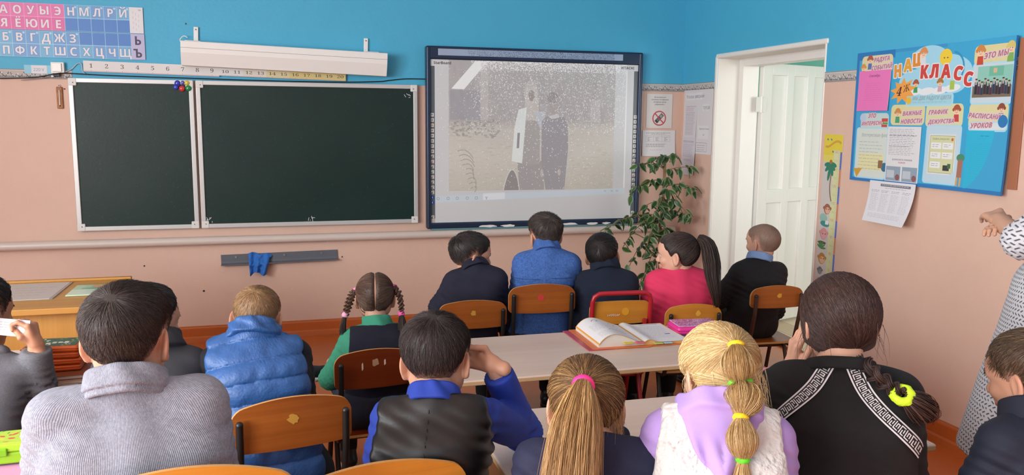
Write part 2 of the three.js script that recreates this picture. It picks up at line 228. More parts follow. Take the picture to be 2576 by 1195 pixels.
// alphabet strips
const T_alpha = canvasTex(2048, 800, (g, w, h) => {
  const cw = 185, rowsY = [0, 200, 400, 600];
  const rows = ['АОУЫЭНМЛРЙ', 'ЯЁЮИЕ', 'БВГДЖЗ', 'ПФКТШСХЦЧЩ'];
  for (let r = 0; r < 4; r++) for (let c = 0; c < 10; c++) {
    const pink = r < 2 && c < 5, has = c < rows[r].length;
    g.fillStyle = pink ? (r ? '#d96aa6' : '#dd76ae') : has ? ((r * 3 + c) % 3 ? '#6d9fd2' : '#6fb0d4') : '#4f83c8'; g.fillRect(c * cw, rowsY[r], cw, 200);
    g.strokeStyle = pink ? '#f0a6cd' : '#a8d8ea'; g.lineWidth = 4; g.strokeRect(c * cw + 1, rowsY[r] + 2, cw - 2, 196);
    if (has) { g.font = 'bold 176px sans-serif'; g.textAlign = 'center'; g.textBaseline = 'alphabetic'; g.lineWidth = 10; g.strokeStyle = pink ? '#c04a8a' : '#4a78b2'; g.strokeText(rows[r][c], c * cw + cw / 2, rowsY[r] + 164); g.fillStyle = '#dfdde2'; g.fillText(rows[r][c], c * cw + cw / 2, rowsY[r] + 164);
      if (!pink && (r == 0 || (r == 2))) { g.beginPath(); g.arc(c * cw + cw - 28, rowsY[r] + 34, 17, 0, 7); g.fillStyle = '#a7d3e6'; g.fill(); } } }
  g.fillStyle = '#dedde0'; g.fillRect(10 * cw, 0, w - 10 * cw, 400); g.fillStyle = '#b9b6d6'; g.fillRect(10 * cw, 400, w - 10 * cw, 400);
  g.fillStyle = '#8f8fa0'; for (let i = 0; i < 11; i++) g.fillRect(10 * cw + 50 + (i % 3) * 40, 60 + i * 26, 3, 40); for (let i = 0; i < 4; i++) g.fillRect(10 * cw + 130, 30 + i * 6, 40, 3);
  g.fillStyle = '#3d3656'; g.font = 'bold 190px sans-serif'; g.textAlign = 'center'; g.fillText('Ь', 10 * cw + 98, 570); g.fillText('Ъ', 10 * cw + 92, 768);
});
const M_edge = std('#7c6fa8', 0.7);
{ const up = T_alpha.clone(), lo = T_alpha.clone(); up.repeat.set(1, 0.5); up.offset.set(0, 0.5); lo.repeat.set(1, 0.5); up.needsUpdate = lo.needsUpdate = true;
  const mk = (t, y0, y1, label, x1) => { const W = x1 + 0.387; const m = mesh('alphabet_poster', box(W, y1 - y0, 0.004, 0, 0, 0), [M_edge, M_edge, M_edge, M_edge, std('#fff', 0.45, { map: t }), M_edge]); m.position.set((x1 - 0.387) / 2, (y0 + y1) / 2, 0.006); tag(m, label, 'poster', 'alphabet poster strips'); };
  mk(up, 2.112, 2.279, 'upper alphabet strip with pink vowel cells and blue consonant cells', 0.467); mk(lo, 1.942, 2.108, 'lower alphabet strip, blue cells with Б В Г Д Ж З and П Ф К Т', 0.469); }
// voltage label, switch, thermometer
tag(mesh('voltage_label', box(0.162, 0.054, 0.002, -0.175, 1.864, 0.004), [M_paper, M_paper, M_paper, M_paper, std('#fff', 0.6, { map: canvasTex(486, 162, (g, w, h) => { g.fillStyle = '#8fcbe0'; g.fillRect(0, 0, w, h); g.fillStyle = '#d9dde2'; g.fillRect(122, 4, 270, 154); g.fillStyle = '#8a8f98'; g.font = '76px sans-serif'; g.fillText('220 V', 158, 112); }) }), M_paper]), 'white 220 V label taped to the blue wall above the frieze', 'label');
{ const t = thing('light_switch', 'white square surface switch above the left end of the chalkboard', 'switch', [-0.057, 1.876, 0.003]);
  mesh('back_box', rbox(0.078, 0.072, 0.03, 0.005, 0, 0, 0.015), M_white, t); mesh('rocker', rbox(0.055, 0.054, 0.012, 0.004, -0.002, 0.002, 0.034), std('#f1efea', 0.3), t); }
{ const t = thing('wall_thermometer', 'narrow wooden thermometer on the peach wall left of the chalkboard', 'thermometer', [-0.06, 1.615, 0.003]);
  mesh('board', rbox(0.036, 0.14, 0.01, 0.004, 0, 0.07, 0.005), std('#b07b3c', 0.5, { map: grainTex('#fff4e0', '#c9a070', 5) }), t); mesh('glass_tube', new THREE.CylinderGeometry(0.0025, 0.0025, 0.1, 8).translate(0, 0.07, 0.012), phys('#f2f2f2', 0.1), t); mesh('bulb', new THREE.SphereGeometry(0.004, 10, 8).translate(0, 0.019, 0.012), std('#30201c', 0.3), t);
  mesh('hanging_eye', new THREE.TorusGeometry(0.006, 0.002, 6, 14).translate(0, 0.146, 0.006), M_steel, t);
  const ticks = []; for (let i = 0; i < 14; i++) ticks.push(box(0.008, 0.0012, 0.001, 0.009, 0.03 + i * 0.0065, 0.0105)); mesh('scale', merge(ticks), std('#4a2f1a', 0.6), t); }
tag(mesh('power_cable', tube([[-0.40, 1.80, 0.02], [-0.2, 1.812, 0.02], [-0.06, 1.838, 0.044], [0.0, 1.842, 0.036], [0.25, 1.834, 0.03], [0.7, 1.828, 0.028], [1.2, 1.822, 0.028], [1.7, 1.822, 0.026], [2.0, 1.832, 0.02], [2.08, 1.842, 0.015], [2.2, 1.856, 0.012], [2.345, 1.858, 0.012]], 0.0038, 90, 7), M_black), 'black cable lying along the top of the chalkboard to the whiteboard', 'cable');
tag(mesh('switch_cable', tube([[-0.02, 1.848, 0.02], [0.02, 1.87, 0.01], [0.055, 1.905, 0.008], [0.08, 1.905, 0.01], [0.085, 1.86, 0.012], [0.1, 1.842, 0.014]], 0.0028, 40, 6), std('#b9c4c9', 0.5)), 'thin pale cable looping from the switch to the number strip', 'cable');
{ const t = thing('cable_plug', 'small grey plug hanging below the wall switch', 'plug', [-0.085, 1.822, 0.012]); mesh('plug_body', rbox(0.04, 0.02, 0.018, 0.004, 0.02, 0.008, 0.01), M_black, t); mesh('connector', rbox(0.018, 0.016, 0.01, 0.002, -0.006, 0.002, 0.01), std('#d5d2cc', 0.4), t); mesh('cord', tube([[-0.01, 0.0, 0.01], [-0.08, -0.016, 0.008], [-0.19, -0.03, 0.006]], 0.0025, 20, 6), std('#8b8a88', 0.5), t); }
// number strip, yellowed towards its right end, sheet by sheet
{ const draw = (a, b, cols) => canvasTex(2048, 200, (g, w, h) => { const n = b - a + 1, cw = w / n; for (let i = 0; i < n; i++) { g.fillStyle = cols[i]; g.fillRect(i * cw, 0, cw + 1, h); g.fillStyle = '#2b2b30'; g.font = '104px serif'; g.textAlign = 'center'; g.fillText(String(a + i), i * cw + cw * 0.5, 126); g.fillStyle = '#c2606a'; g.fillRect(i * cw + cw * 0.5 - 2, 168, 4, 22); } g.fillStyle = '#cf8a90'; g.fillRect(0, 186, w, 8); });
  const seg = (x0, x1, ya, yb, h, a, b, cols, label) => { const L = Math.hypot(x1 - x0, yb - ya); const m = mesh('number_strip', box(L, h, 0.003), [M_paper, M_paper, M_paper, M_paper, std('#fff', 0.75, { map: draw(a, b, cols) }), M_paper]); m.position.set((x0 + x1) / 2, (ya + yb) / 2, 0.02); m.rotation.z = Math.atan2(yb - ya, x1 - x0); tag(m, label, 'number strip', 'number line sheets above the chalkboard'); };
  const W = '#dfdedc', Y1 = '#dcd8cc', Y2 = '#d9cfa6', Y3 = '#d6c68a';
  seg(0.093, 0.93, 1.892, 1.877, 0.07, 1, 9, Array(9).fill(W), 'left half of the paper number line, white, numbers 1 to 9');
  seg(0.93, 1.776, 1.875, 1.856, 0.052, 10, 20, [W, W, Y1, Y1, Y2, Y2, Y3, Y3, Y3, Y3, Y3], 'right half of the paper number line, yellowed, numbers 10 to 20'); }
// rolled-up projection screen in its white case
{ const t = thing('projection_screen_case', 'long white roll-up screen case hanging slightly tilted above the chalkboard', 'screen case', [0.7, 1.908, 0.03]); t.rotation.z = -0.031;
  const L = 1.352, s = new THREE.Shape([[0, 0], [0.07, 0], [0.12, 0.085], [0.125, 0.11], [0.125, 0.155], [0, 0.155]].map(p => new THREE.Vector2(...p)));
  const B = new THREE.Matrix4().makeBasis(V(0, 0, 1), V(0, 1, 0), V(-1, 0, 0));
  const s1 = new THREE.Shape([[0, 0], [0.088, 0.0], [0.118, 0.082], [0.12, 0.112], [0, 0.112]].map(p => new THREE.Vector2(...p))), s2 = new THREE.Shape([[0, 0.114], [0.122, 0.114], [0.122, 0.153], [0.118, 0.157], [0, 0.157]].map(p => new THREE.Vector2(...p)));
  const sl = new THREE.Shape([[0, 0.111], [0.117, 0.111], [0.117, 0.115], [0, 0.115]].map(p => new THREE.Vector2(...p)));
  const ex = (q) => { const g = new THREE.ExtrudeGeometry(q, { depth: L, bevelEnabled: false }); g.applyMatrix4(B); g.translate(L, 0, 0); return g; };
  mesh('lower_cover', ex(s1), M_white, t); mesh('upper_cover', ex(s2), M_white, t); mesh('seam', ex(sl), std('#8a8884', 0.6), t);
  for (const x of [0.085, 1.215]) { const b = mesh('bracket', merge([rbox(0.03, 0.115, 0.012, 0.003, x, 0.205, -0.018), rbox(0.1, 0.014, 0.03, 0.003, x + (x > 0.6 ? 0.04 : -0.02), 0.163, 0.0)]), M_white, t); mesh('screw', new THREE.CylinderGeometry(0.005, 0.005, 0.003, 10).rotateX(Math.PI / 2).translate(x, 0.245, -0.011), std('#77756f', 0.5), b); }
  mesh('cord_loop', tube([[0.0, 0.14, 0.02], [-0.012, 0.17, 0.02], [0.012, 0.195, 0.02], [0.035, 0.185, 0.02]], 0.003, 24, 6), M_white, t); }
// grey gutter used as a chalk shelf, blue rag over it
{ const t = thing('chalk_gutter', 'dark grey plastic gutter screwed to the wall below the heating pipe', 'shelf', [0.892, 0.575, 0.002]); t.rotation.z = 0.014;
  const s = new THREE.Shape(); s.moveTo(0, 0.037); s.lineTo(0.008, 0.037); s.lineTo(0.01, -0.01); s.quadraticCurveTo(0.012, -0.03, 0.03, -0.03); s.lineTo(0.05, -0.026); s.lineTo(0.05, -0.034); s.lineTo(0.02, -0.037); s.lineTo(0, -0.03);
  const g = new THREE.ExtrudeGeometry(s, { depth: 0.8, bevelEnabled: false, curveSegments: 8 }); g.applyMatrix4(new THREE.Matrix4().makeBasis(V(0, 0, 1), V(0, 1, 0), V(-1, 0, 0))); g.translate(0.8, 0, 0);
  mesh('gutter_profile', g, std('#5c6068', 0.5), t); for (const x of [0.1, 0.43, 0.69]) mesh('screw', new THREE.CylinderGeometry(0.008, 0.008, 0.004, 12).rotateX(Math.PI / 2).translate(x, 0.018, 0.012), M_steel, t); }
{ const n = 26, m = 26, pos = [], idx = []; for (const side of [0, 1]) for (let j = 0; j <= m; j++) for (let i = 0; i <= n; i++) { const u = i / n, v = j / m; const pinch = 1 - 0.28 * v; const w = 0.15 * pinch + (v < 0.2 ? 0.06 * (0.2 - v) * u : 0); const x = 1.075 + w * u + 0.01 * v; const y = 0.612 - 0.135 * v - 0.014 * Math.sin(u * 7 + v * 2) * v + (v < 0.12 ? -0.02 * noise3(u * 6, 1, 2) : 0); const z = 0.016 + 0.052 * Math.min(1, v * 2.2) + 0.013 * Math.sin(u * 15 + 2 * v) * (0.3 + v) + 0.008 * noise3(u * 9, v * 8, 3) - side * 0.003; pos.push(x, y, z); }
  const N = (n + 1) * (m + 1); for (let s = 0; s < 2; s++) for (let j = 0; j < m; j++) for (let i = 0; i < n; i++) { const a = s * N + j * (n + 1) + i, b = a + 1, c = a + n + 1, d = c + 1; s ? idx.push(a, b, c, b, d, c) : idx.push(a, c, b, b, c, d); }
  const g = new THREE.BufferGeometry(); g.setAttribute('position', new THREE.Float32BufferAttribute(pos, 3)); g.setIndex(idx); g.computeVertexNormals();
  tag(mesh('rag', g, std('#2f6fc0', 0.85)), 'crumpled blue rag hanging over the grey gutter', 'rag'); }
// interactive whiteboard with the projected picture
{ const X0 = 2.347, X1 = 4.036, Y0 = 0.762, Y1 = 2.093, t = thing('interactive_whiteboard', 'large interactive whiteboard with dark blue frame showing a faint projected picture', 'whiteboard', [X0, Y0, 0.004]);
  const W = X1 - X0, H = Y1 - Y0, ix0 = 0.02, ix1 = W - 0.022, iy0 = 0.046, iy1 = H - 0.094, pw = ix1 - ix0, ph = iy1 - iy0, K = 2048 / pw, CH = Math.round(ph * K);
  const M_frame = std('#28364e', 0.32, { metalness: 0.3 });
  const draw = (em) => (g, w, h) => {
    const X = (px) => ((px - 1100) * 0.003168 + 0.049) * K, Y = (py) => (0.044 + (py - 165) * 0.00288) * K;
    g.fillStyle = em ? '#000' : '#d4d7d8'; g.fillRect(0, 0, w, h);
    const noisef = (n, x0, x1, y0, y1, c, r0, r1, top) => { g.fillStyle = c; for (let i = 0; i < n; i++) { const x = rr(x0, x1), y = y0 + (y1 - y0) * Math.pow(rnd(), top), r = rr(r0, r1); g.fillRect(X(x), Y(y), r, r * rr(0.7, 1.4)); } };
    if (!em) {
      g.fillStyle = '#d8dada'; g.fillRect(0, 0, w, 0.048 * K);
      g.fillStyle = '#5b6468'; g.fillRect(0, 0.048 * K, 0.04 * K, h - 0.07 * K); g.fillRect(w - 0.04 * K, 0.048 * K, 0.04 * K, h - 0.07 * K);
      g.fillStyle = '#b8b6b1'; g.fillRect(0, h - 0.03 * K, w, 0.03 * K); g.fillStyle = '#d4d7d8'; g.fillRect(0.04 * K, h - 0.035 * K, w - 0.08 * K, 0.035 * K);
      for (const side of [0, 1]) for (let i = 0; i < 19; i++) { const sz = 0.026 * K, x = (side ? w - 0.033 * K : 0.007 * K), y = (i < 18 ? 0.385 * K + i * 0.0378 * K : h - 0.055 * K), cx = x + sz / 2, cy = y + sz / 2;
        g.fillStyle = i > 15 && i < 18 ? '#1d4f9c' : '#d8d6d2'; g.fillRect(x, y, sz, sz);
        g.strokeStyle = i > 15 && i < 18 ? '#e8e8ea' : i < 8 ? '#6a6a6a' : ['#222', '#b04a52', '#222', '#3a8a66', '#b04a62', '#333', '#333', '#333'][i - 8] ?? '#222'; g.lineWidth = 5; g.beginPath();
        if (i == 2 && !side) { g.fillStyle = '#c79a4a'; g.fillRect(x + 6, y + 10, sz - 12, sz - 20); }
        else if (i > 15 && i < 18) { g.moveTo(cx, y + 8); g.lineTo(cx, y + sz - 8); } else if (i >= 8) { g.moveTo(x + 6, y + sz - 7); g.lineTo(x + sz - 8, y + 8); g.moveTo(x + 5, y + sz - 6); g.lineTo(x + sz - 6, y + sz - 6); }
        else { g.moveTo(x + 7, cy); g.lineTo(x + sz - 7, cy - 4 + (i % 3) * 4); g.moveTo(cx + (i % 2) * 5, y + 7); g.lineTo(cx, y + sz - 7); } g.stroke(); }
    }
    // projected photograph: clearing with trees, two people with a bag
    g.save(); g.globalAlpha = em ? 0.55 : 1;
    g.filter = 'none';
    g.fillStyle = em ? '#5c5a58' : '#b9b7b6'; g.fillRect(X(1130), Y(150), X(1543) - X(1130), Y(482) - Y(150));
    const band = (py0, py1, c) => { g.fillStyle = c; g.fillRect(X(1130), Y(py0), X(1543) - X(1130), Y(py1) - Y(py0)); };
    const G = g.createLinearGradient(0, Y(300), 0, Y(482)); G.addColorStop(0, em ? '#5c5a58' : '#b6b4b2'); G.addColorStop(0.12, em ? '#7d7a70' : '#cbc8c1'); G.addColorStop(0.5, em ? '#8a8676' : '#d2cfc7'); G.addColorStop(1, em ? '#7c7966' : '#c8c5ba'); g.fillStyle = G; g.fillRect(X(1130), Y(300), X(1543) - X(1130), Y(482) - Y(300));
    for (let i = 0; i < 700; i++) { const x = rr(1130, 1540), y = rr(305, 480); g.fillStyle = em ? `rgba(160,155,130,0.12)` : ['rgba(215,210,195,0.35)', 'rgba(184,181,168,0.25)', 'rgba(198,196,184,0.3)'][i % 3]; g.beginPath(); g.ellipse(X(x), Y(y), rr(8, 34), rr(3, 9), rr(-0.3, 0.3), 0, 7); g.fill(); }
    for (let i = 0; i < 160; i++) { const x = rr(1132, 1538), y = rr(165, 300); g.fillStyle = em ? 'rgba(130,128,130,0.10)' : ['rgba(170,168,169,0.3)', 'rgba(196,194,193,0.3)', 'rgba(178,176,179,0.3)'][i % 3]; g.beginPath(); g.ellipse(X(x), Y(y), rr(8, 30), rr(18, 70), 0, 0, 7); g.fill(); }
    if (!em) { g.fillStyle = 'rgba(158,160,170,0.55)'; g.fillRect(X(1133), Y(225), X(1205) - X(1133), Y(300) - Y(225)); g.fillStyle = 'rgba(150,148,142,0.5)'; for (let i = 0; i < 90; i++) { g.beginPath(); g.ellipse(X(rr(1135, 1250)), Y(rr(300, 345)), rr(6, 20), rr(4, 12), 0, 0, 7); g.fill(); }
      g.strokeStyle = 'rgba(150,152,140,0.55)'; g.lineWidth = 9; for (let i = 0; i < 9; i++) { g.beginPath(); g.moveTo(X(1150 + i * 4), Y(380 + i * 12)); g.quadraticCurveTo(X(1172 + i * 4), Y(368 + i * 12), X(1192 + rr(-5, 5)), Y(398 + i * 11)); g.stroke(); } }
    // in the projected picture: pale roof slope of a house with its bluish wall below and a tree trunk beside it
    g.fillStyle = em ? '#d4dcdc' : '#eef2f1'; g.beginPath(); for (const [x, y] of [[1136, 222], [1166, 223], [1222, 152], [1192, 152]]) g.lineTo(X(x), Y(y)); g.fill();
    g.fillStyle = em ? 'rgba(150,150,148,0.5)' : 'rgba(205,203,200,0.6)'; g.fillRect(X(1205), Y(155), X(1224) - X(1205), Y(300) - Y(155)); g.fillRect(X(1480), Y(245), X(1505) - X(1480), Y(302) - Y(245));
    const poly = (c, l) => { g.fillStyle = c; g.beginPath(); l.forEach(([x, y], i) => i ? g.lineTo(X(x), Y(y)) : g.moveTo(X(x), Y(y))); g.closePath(); g.fill(); }, ov = (c, x, y, a, b) => { g.fillStyle = c; g.beginPath(); g.ellipse(X(x), Y(y), a / 1.0 * 0.003168 * K, b * 0.00288 * K, 0, 0, 7); g.fill(); };
    const P = (a, b) => em ? b : a;
    poly(P('#aaa8a9', '#3a3a3c'), [[1296, 405], [1362, 405], [1364, 482], [1302, 482]]);                       // legs
    poly(P('#b0aead', '#46444a'), [[1310, 300], [1352, 300], [1352, 415], [1308, 415]]);                       // jumper
    ov(P('#c5c1be', '#8d8986'), 1328, 228, 17, 32); poly(P('#c9c6c2', '#8f8b88'), [[1314, 215], [1344, 212], [1350, 300], [1312, 300]]); ov(P('#a39d9a', '#4a4644'), 1330, 236, 8, 14);
    poly(P('#dfe6e4', '#c8d2d2'), [[1298, 272], [1318, 266], [1314, 330], [1308, 412], [1282, 406], [1288, 320]]); poly(P('#c2c9cf', '#8c96a2'), [[1340, 276], [1362, 276], [1366, 300], [1352, 322], [1344, 300]]);
    poly(P('#9a989c', '#2c2c30'), [[1296, 332], [1302, 332], [1300, 372], [1294, 372]]);
    poly(P('#a4a3a8', '#343438'), [[1356, 302], [1366, 290], [1412, 290], [1422, 310], [1424, 370], [1416, 482], [1368, 482], [1356, 400]]);  // suit
    ov(P('#b3aeac', '#6e6a68'), 1384, 258, 12, 24); ov(P('#a29e9e', '#464444'), 1383, 240, 14, 14); poly(P('#cfd0d0', '#a0a4a6'), [[1372, 288], [1398, 282], [1400, 292], [1380, 296]]);
    ov(P('#c3bfbc', '#8a8684'), 1358, 438, 4, 11); ov(P('#c3bfbc', '#8a8684'), 1402, 436, 4, 9);
    g.lineWidth = 9; g.strokeStyle = P('#d5d6d3', '#aab0ae'); g.fillStyle = P('#989695', '#2a2a2c'); g.beginPath(); g.moveTo(X(1262), Y(482)); g.quadraticCurveTo(X(1272), Y(430), X(1284), Y(428)); g.quadraticCurveTo(X(1296), Y(432), X(1302), Y(482)); g.fill(); g.stroke();
    g.restore();
    // task bar and bright stuck pixels of the projector
    g.fillStyle = em ? '#7b848a' : '#c9d6de'; g.beginPath(); for (const [x, y] of [[1098, 495], [1575, 480], [1577, 496], [1098, 512]]) g.lineTo(X(x), Y(y)); g.fill();
    if (!em) { g.fillStyle = '#dfe6ea'; g.beginPath(); for (const [x, y] of [[1212, 489], [1266, 487], [1266, 505], [1212, 507]]) g.lineTo(X(x), Y(y)); g.fill(); g.strokeStyle = '#8d979c'; g.lineWidth = 4; for (const x of [1104, 1128, 1150, 1174, 1196]) { g.beginPath(); g.arc(X(x), Y(501), 12, 0, 7); g.stroke(); } g.fillStyle = '#6c7478'; g.font = '40px sans-serif'; g.fillText('Y', X(1218), Y(506)); g.fillStyle = '#b3bdc2'; for (const x of [1520, 1538, 1552]) g.fillRect(X(x), Y(486), 22, 14); }
    g.fillStyle = em ? '#8b9092' : '#e6e8e7'; g.fillRect(X(1571), Y(165), 14, Y(480) - Y(165));
    const wc = em ? '#c9cccc' : '#f0f2f1'; noisef(2600, 1180, 1570, 150, 330, wc, 3, 8, 1.9); noisef(700, 1105, 1570, 170, 480, wc, 3, 7, 1.3); noisef(260, 1250, 1500, 200, 470, wc, 4, 9, 1);
    noisef(900, 1200, 1570, 148, 172, wc, 4, 9, 1);
    if (!em) {
      g.fillStyle = '#33363c'; g.font = 'bold 34px sans-serif'; g.fillText('StarBoard', 0.032 * K, 0.034 * K); g.textAlign = 'right'; g.fillText('HITACHI', w - 0.04 * K, 0.034 * K); g.textAlign = 'left';
    }
  };
  const map = canvasTex(2048, CH, draw(false)), em = canvasTex(2048, CH, draw(true));
  const M_screen = std('#ffffff', 0.32, { map, emissive: '#ffffff', emissiveIntensity: 0.22, emissiveMap: em }), M_grey = std('#b9b8b4', 0.5);
  mesh('screen', box(pw, ph, 0.03, (ix0 + ix1) / 2, (iy0 + iy1) / 2, 0.035), [M_grey, M_grey, M_grey, M_grey, M_screen, M_grey], t);
  mesh('frame_rail', rbox(W, 0.095, 0.065, 0.012, W / 2, H - 0.0475, 0.033), M_frame, t); mesh('frame_rail', rbox(W, 0.046, 0.065, 0.012, W / 2, 0.023, 0.033), M_frame, t);
  mesh('frame_rail', rbox(0.034, H, 0.07, 0.014, 0.012, H / 2, 0.035, 4), M_frame, t); mesh('frame_rail', rbox(0.034, H, 0.07, 0.014, W - 0.012, H / 2, 0.035, 4), M_frame, t);
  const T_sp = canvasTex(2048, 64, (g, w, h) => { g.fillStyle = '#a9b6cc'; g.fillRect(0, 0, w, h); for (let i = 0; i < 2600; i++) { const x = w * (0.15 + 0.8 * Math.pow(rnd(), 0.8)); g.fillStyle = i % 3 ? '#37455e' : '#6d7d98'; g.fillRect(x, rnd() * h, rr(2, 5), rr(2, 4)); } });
  const band = mesh('projector_light_band', rbox(1.44, 0.048, 0.006, 0.002, 0.083 + 0.72, H - 0.043, 0.0665), std('#ffffff', 0.28, { metalness: 0.25, map: T_sp }), t); band.userData.label = 'projector light painted as a pale speckled strip on the top frame';  // projector light spilling onto the dark frame, painted as a thin pale strip
  mesh('pen_ledge', rbox(W - 0.06, 0.014, 0.05, 0.004, W / 2, -0.004, 0.04), std('#5f8790', 0.5), t);
  for (const [x, w] of [[0.46, 0.16], [0.62, 0.14], [0.95, 0.12], [1.1, 0.2], [1.3, 0.12], [1.42, 0.08]]) { const s = new THREE.Shape(); const n = 14; for (let i = 0; i < n; i++) { const a = i / n * 6.283, r = rr(0.6, 1); const px = Math.cos(a) * w / 2 * r, py = Math.sin(a) * 0.011 * r; i ? s.lineTo(px, py) : s.moveTo(px, py); } mesh('torn_tape', new THREE.ExtrudeGeometry(s, { depth: 0.002, bevelEnabled: false }).translate(x, 0.012, 0.0655), M_paper, t); } }

// ---------------------------------------------------------------- notices
const lines = (g, x0, x1, y, n, dy, c, th = 3, j = 0.25) => { g.fillStyle = c; for (let i = 0; i < n; i++) { let x = x0; const e = x1 - rnd() * (x1 - x0) * j; while (x < e) { const w = rr(14, 46); g.fillRect(x, y + i * dy, Math.min(w, e - x), th); x += w + 9; } } };
function sheet(name, w, h, tw, th, draw, pos, onRight, label, category, curl = 0, group, parentless = true) {
  const n = 14, g0 = new THREE.BoxGeometry(w, h, 0.0016, n, n, 1), p = g0.attributes.position;
  for (let i = 0; i < p.count; i++) { const u = p.getX(i) / w, v = p.getY(i) / h; p.setZ(i, p.getZ(i) + curl * Math.pow(Math.max(0, 0.5 - v), 2) * (1 + 0.6 * u) + 0.003 * Math.abs(curl) * 8 * Math.sin(u * 5 + v * 4)); }
  g0.computeVertexNormals(); if (onRight) g0.rotateY(-Math.PI / 2);
  const m = mesh(name, g0, [M_paper, M_paper, M_paper, M_paper, std('#fff', 0.7, { map: canvasTex(tw, th, draw) }), M_paper]); m.position.set(...pos); return tag(m, label, category, group);
}
sheet('notice', 0.222, 0.268, 440, 536, (g, w, h) => { g.fillStyle = '#dcd8d2'; g.fillRect(0, 0, w, h); g.fillStyle = '#5a6176'; g.font = 'bold 27px serif'; g.textAlign = 'center'; ['Пользоваться', 'сотовым телефоном', 'на время урока', 'запрещено !'].forEach((s, i) => g.fillText(s, w / 2 + 4, 62 + i * 37));
  g.save(); g.translate(w / 2, 382); g.rotate(0.75); g.fillStyle = '#3c3d40'; g.fillRect(-30, -84, 60, 168); g.fillStyle = '#9c9c98'; g.fillRect(-22, -72, 44, 52); for (let i = 0; i < 9; i++) g.fillRect(-22 + (i % 3) * 16, -8 + Math.floor(i / 3) * 22, 11, 14); g.restore();
  g.strokeStyle = '#c4565c'; g.lineWidth = 20; g.beginPath(); g.arc(w / 2, 382, 108, 0, 7); g.stroke(); g.beginPath(); g.moveTo(w / 2 - 76, 306); g.lineTo(w / 2 + 76, 458); g.stroke(); }, [4.223, 1.650, 0.004], false, 'white notice with a red crossed-out phone sign beside the whiteboard', 'notice');
sheet('notice', 0.284, 0.204, 568, 408, (g, w, h) => { g.fillStyle = '#dddcdc'; g.fillRect(0, 0, w, h); lines(g, 60, 480, 40, 1, 20, '#55575c', 5, 0); lines(g, 150, 400, 58, 1, 20, '#6b6d72', 4, 0); g.strokeStyle = '#85878c'; g.lineWidth = 2; g.strokeRect(60, 80, 420, 98); g.beginPath(); g.moveTo(190, 80); g.lineTo(190, 178); g.moveTo(340, 80); g.lineTo(340, 178); g.moveTo(60, 104); g.lineTo(480, 104); g.stroke(); for (const x of [90, 230, 380]) lines(g, x, x + 60, 112, 5, 13, '#6b6d72', 4, 0.5); lines(g, 60, 450, 214, 4, 15, '#5e6066', 4); lines(g, 130, 340, 310, 1, 15, '#85878c', 3); }, [4.224, 1.396, 0.006], false, 'white sheet with a printed table below the phone notice', 'notice', 0.01);
sheet('notice', 0.455, 0.49, 900, 970, (g, w, h) => { g.fillStyle = '#d8d5d6'; g.fillRect(0, 0, w, h); g.fillStyle = '#e0dedf'; g.fillRect(60, 45, 300, 110); g.fillRect(372, 40, 200, 110); g.fillRect(600, 220, 180, 100); g.fillRect(480, 540, 320, 200); g.fillStyle = '#6a6a72'; g.font = '70px serif'; g.fillText('Уголок по', 75, 124); g.fillText('охране', 392, 118); g.fillText('труда', 616, 290); g.font = '34px serif'; g.fillText('Правовое чтение', 520, 600); g.fillText('02', 640, 690); g.strokeStyle = '#7c7c84'; g.lineWidth = 4; g.strokeRect(430, 800, 330, 130); lines(g, 470, 720, 835, 3, 34, '#77777f', 5, 0.1); }, [RX - 0.003, 1.567, 0.26], true, 'large pale notice headed Уголок по охране труда in the corner by the doorway', 'notice');
sheet('notice', 0.19, 0.255, 320, 430, (g, w, h) => { g.fillStyle = '#d5d2d6'; g.fillRect(0, 0, w, h); lines(g, 40, 290, 24, 1, 10, '#6c6c74', 4, 0); lines(g, 30, 280, 46, 4, 11, '#b77f8b', 3); lines(g, 30, 290, 96, 28, 11, '#8f8f98', 3); }, [RX - 0.0055, 1.573, 0.155], true, 'upper narrow printed sheet stuck over the pale corner notice', 'notice', 0.004);
sheet('notice', 0.215, 0.30, 320, 440, (g, w, h) => { g.fillStyle = '#d0cdd4'; g.fillRect(0, 0, w, h); lines(g, 30, 290, 50, 2, 12, '#6c6c78', 4, 0); lines(g, 30, 290, 84, 14, 11, '#9a98a4', 3); lines(g, 60, 240, 262, 2, 12, '#85838f', 3); }, [RX - 0.008, 1.302, 0.142], true, 'lower narrow lilac-white sheet hanging below the pale corner notice', 'notice', 0.01);
// ---------------------------------------------------------------- class stand on the right wall
function kid(g, x, y, s, hair, shirt, extra) { g.fillStyle = '#ecc9a8'; g.beginPath(); g.arc(x, y, 34 * s, 0, 7); g.fill(); g.fillStyle = hair; g.beginPath(); g.arc(x, y - 8 * s, 37 * s, Math.PI * 0.95, Math.PI * 2.05); g.fill(); for (const d of [-1, 1]) { g.beginPath(); g.arc(x + d * 33 * s, y - 4 * s, 13 * s, 0, 7); g.fill(); } g.fillStyle = shirt; g.beginPath(); g.moveTo(x - 28 * s, y + 92 * s); g.lineTo(x - 24 * s, y + 34 * s); g.lineTo(x + 24 * s, y + 34 * s); g.lineTo(x + 30 * s, y + 92 * s); g.fill(); g.fillStyle = '#5a4036'; for (const d of [-1, 1]) { g.beginPath(); g.arc(x + d * 11 * s, y + 3 * s, 4 * s, 0, 7); g.fill(); } g.strokeStyle = '#b5655c'; g.lineWidth = 3; g.beginPath(); g.arc(x, y + 10 * s, 11 * s, 0.3, 2.8); g.stroke(); }
const rrect = (g, x, y, w, h, r) => { g.beginPath(); g.moveTo(x + r, y); g.arcTo(x + w, y, x + w, y + h, r); g.arcTo(x + w, y + h, x, y + h, r); g.arcTo(x, y + h, x, y, r); g.arcTo(x, y, x + w, y, r); g.closePath(); };
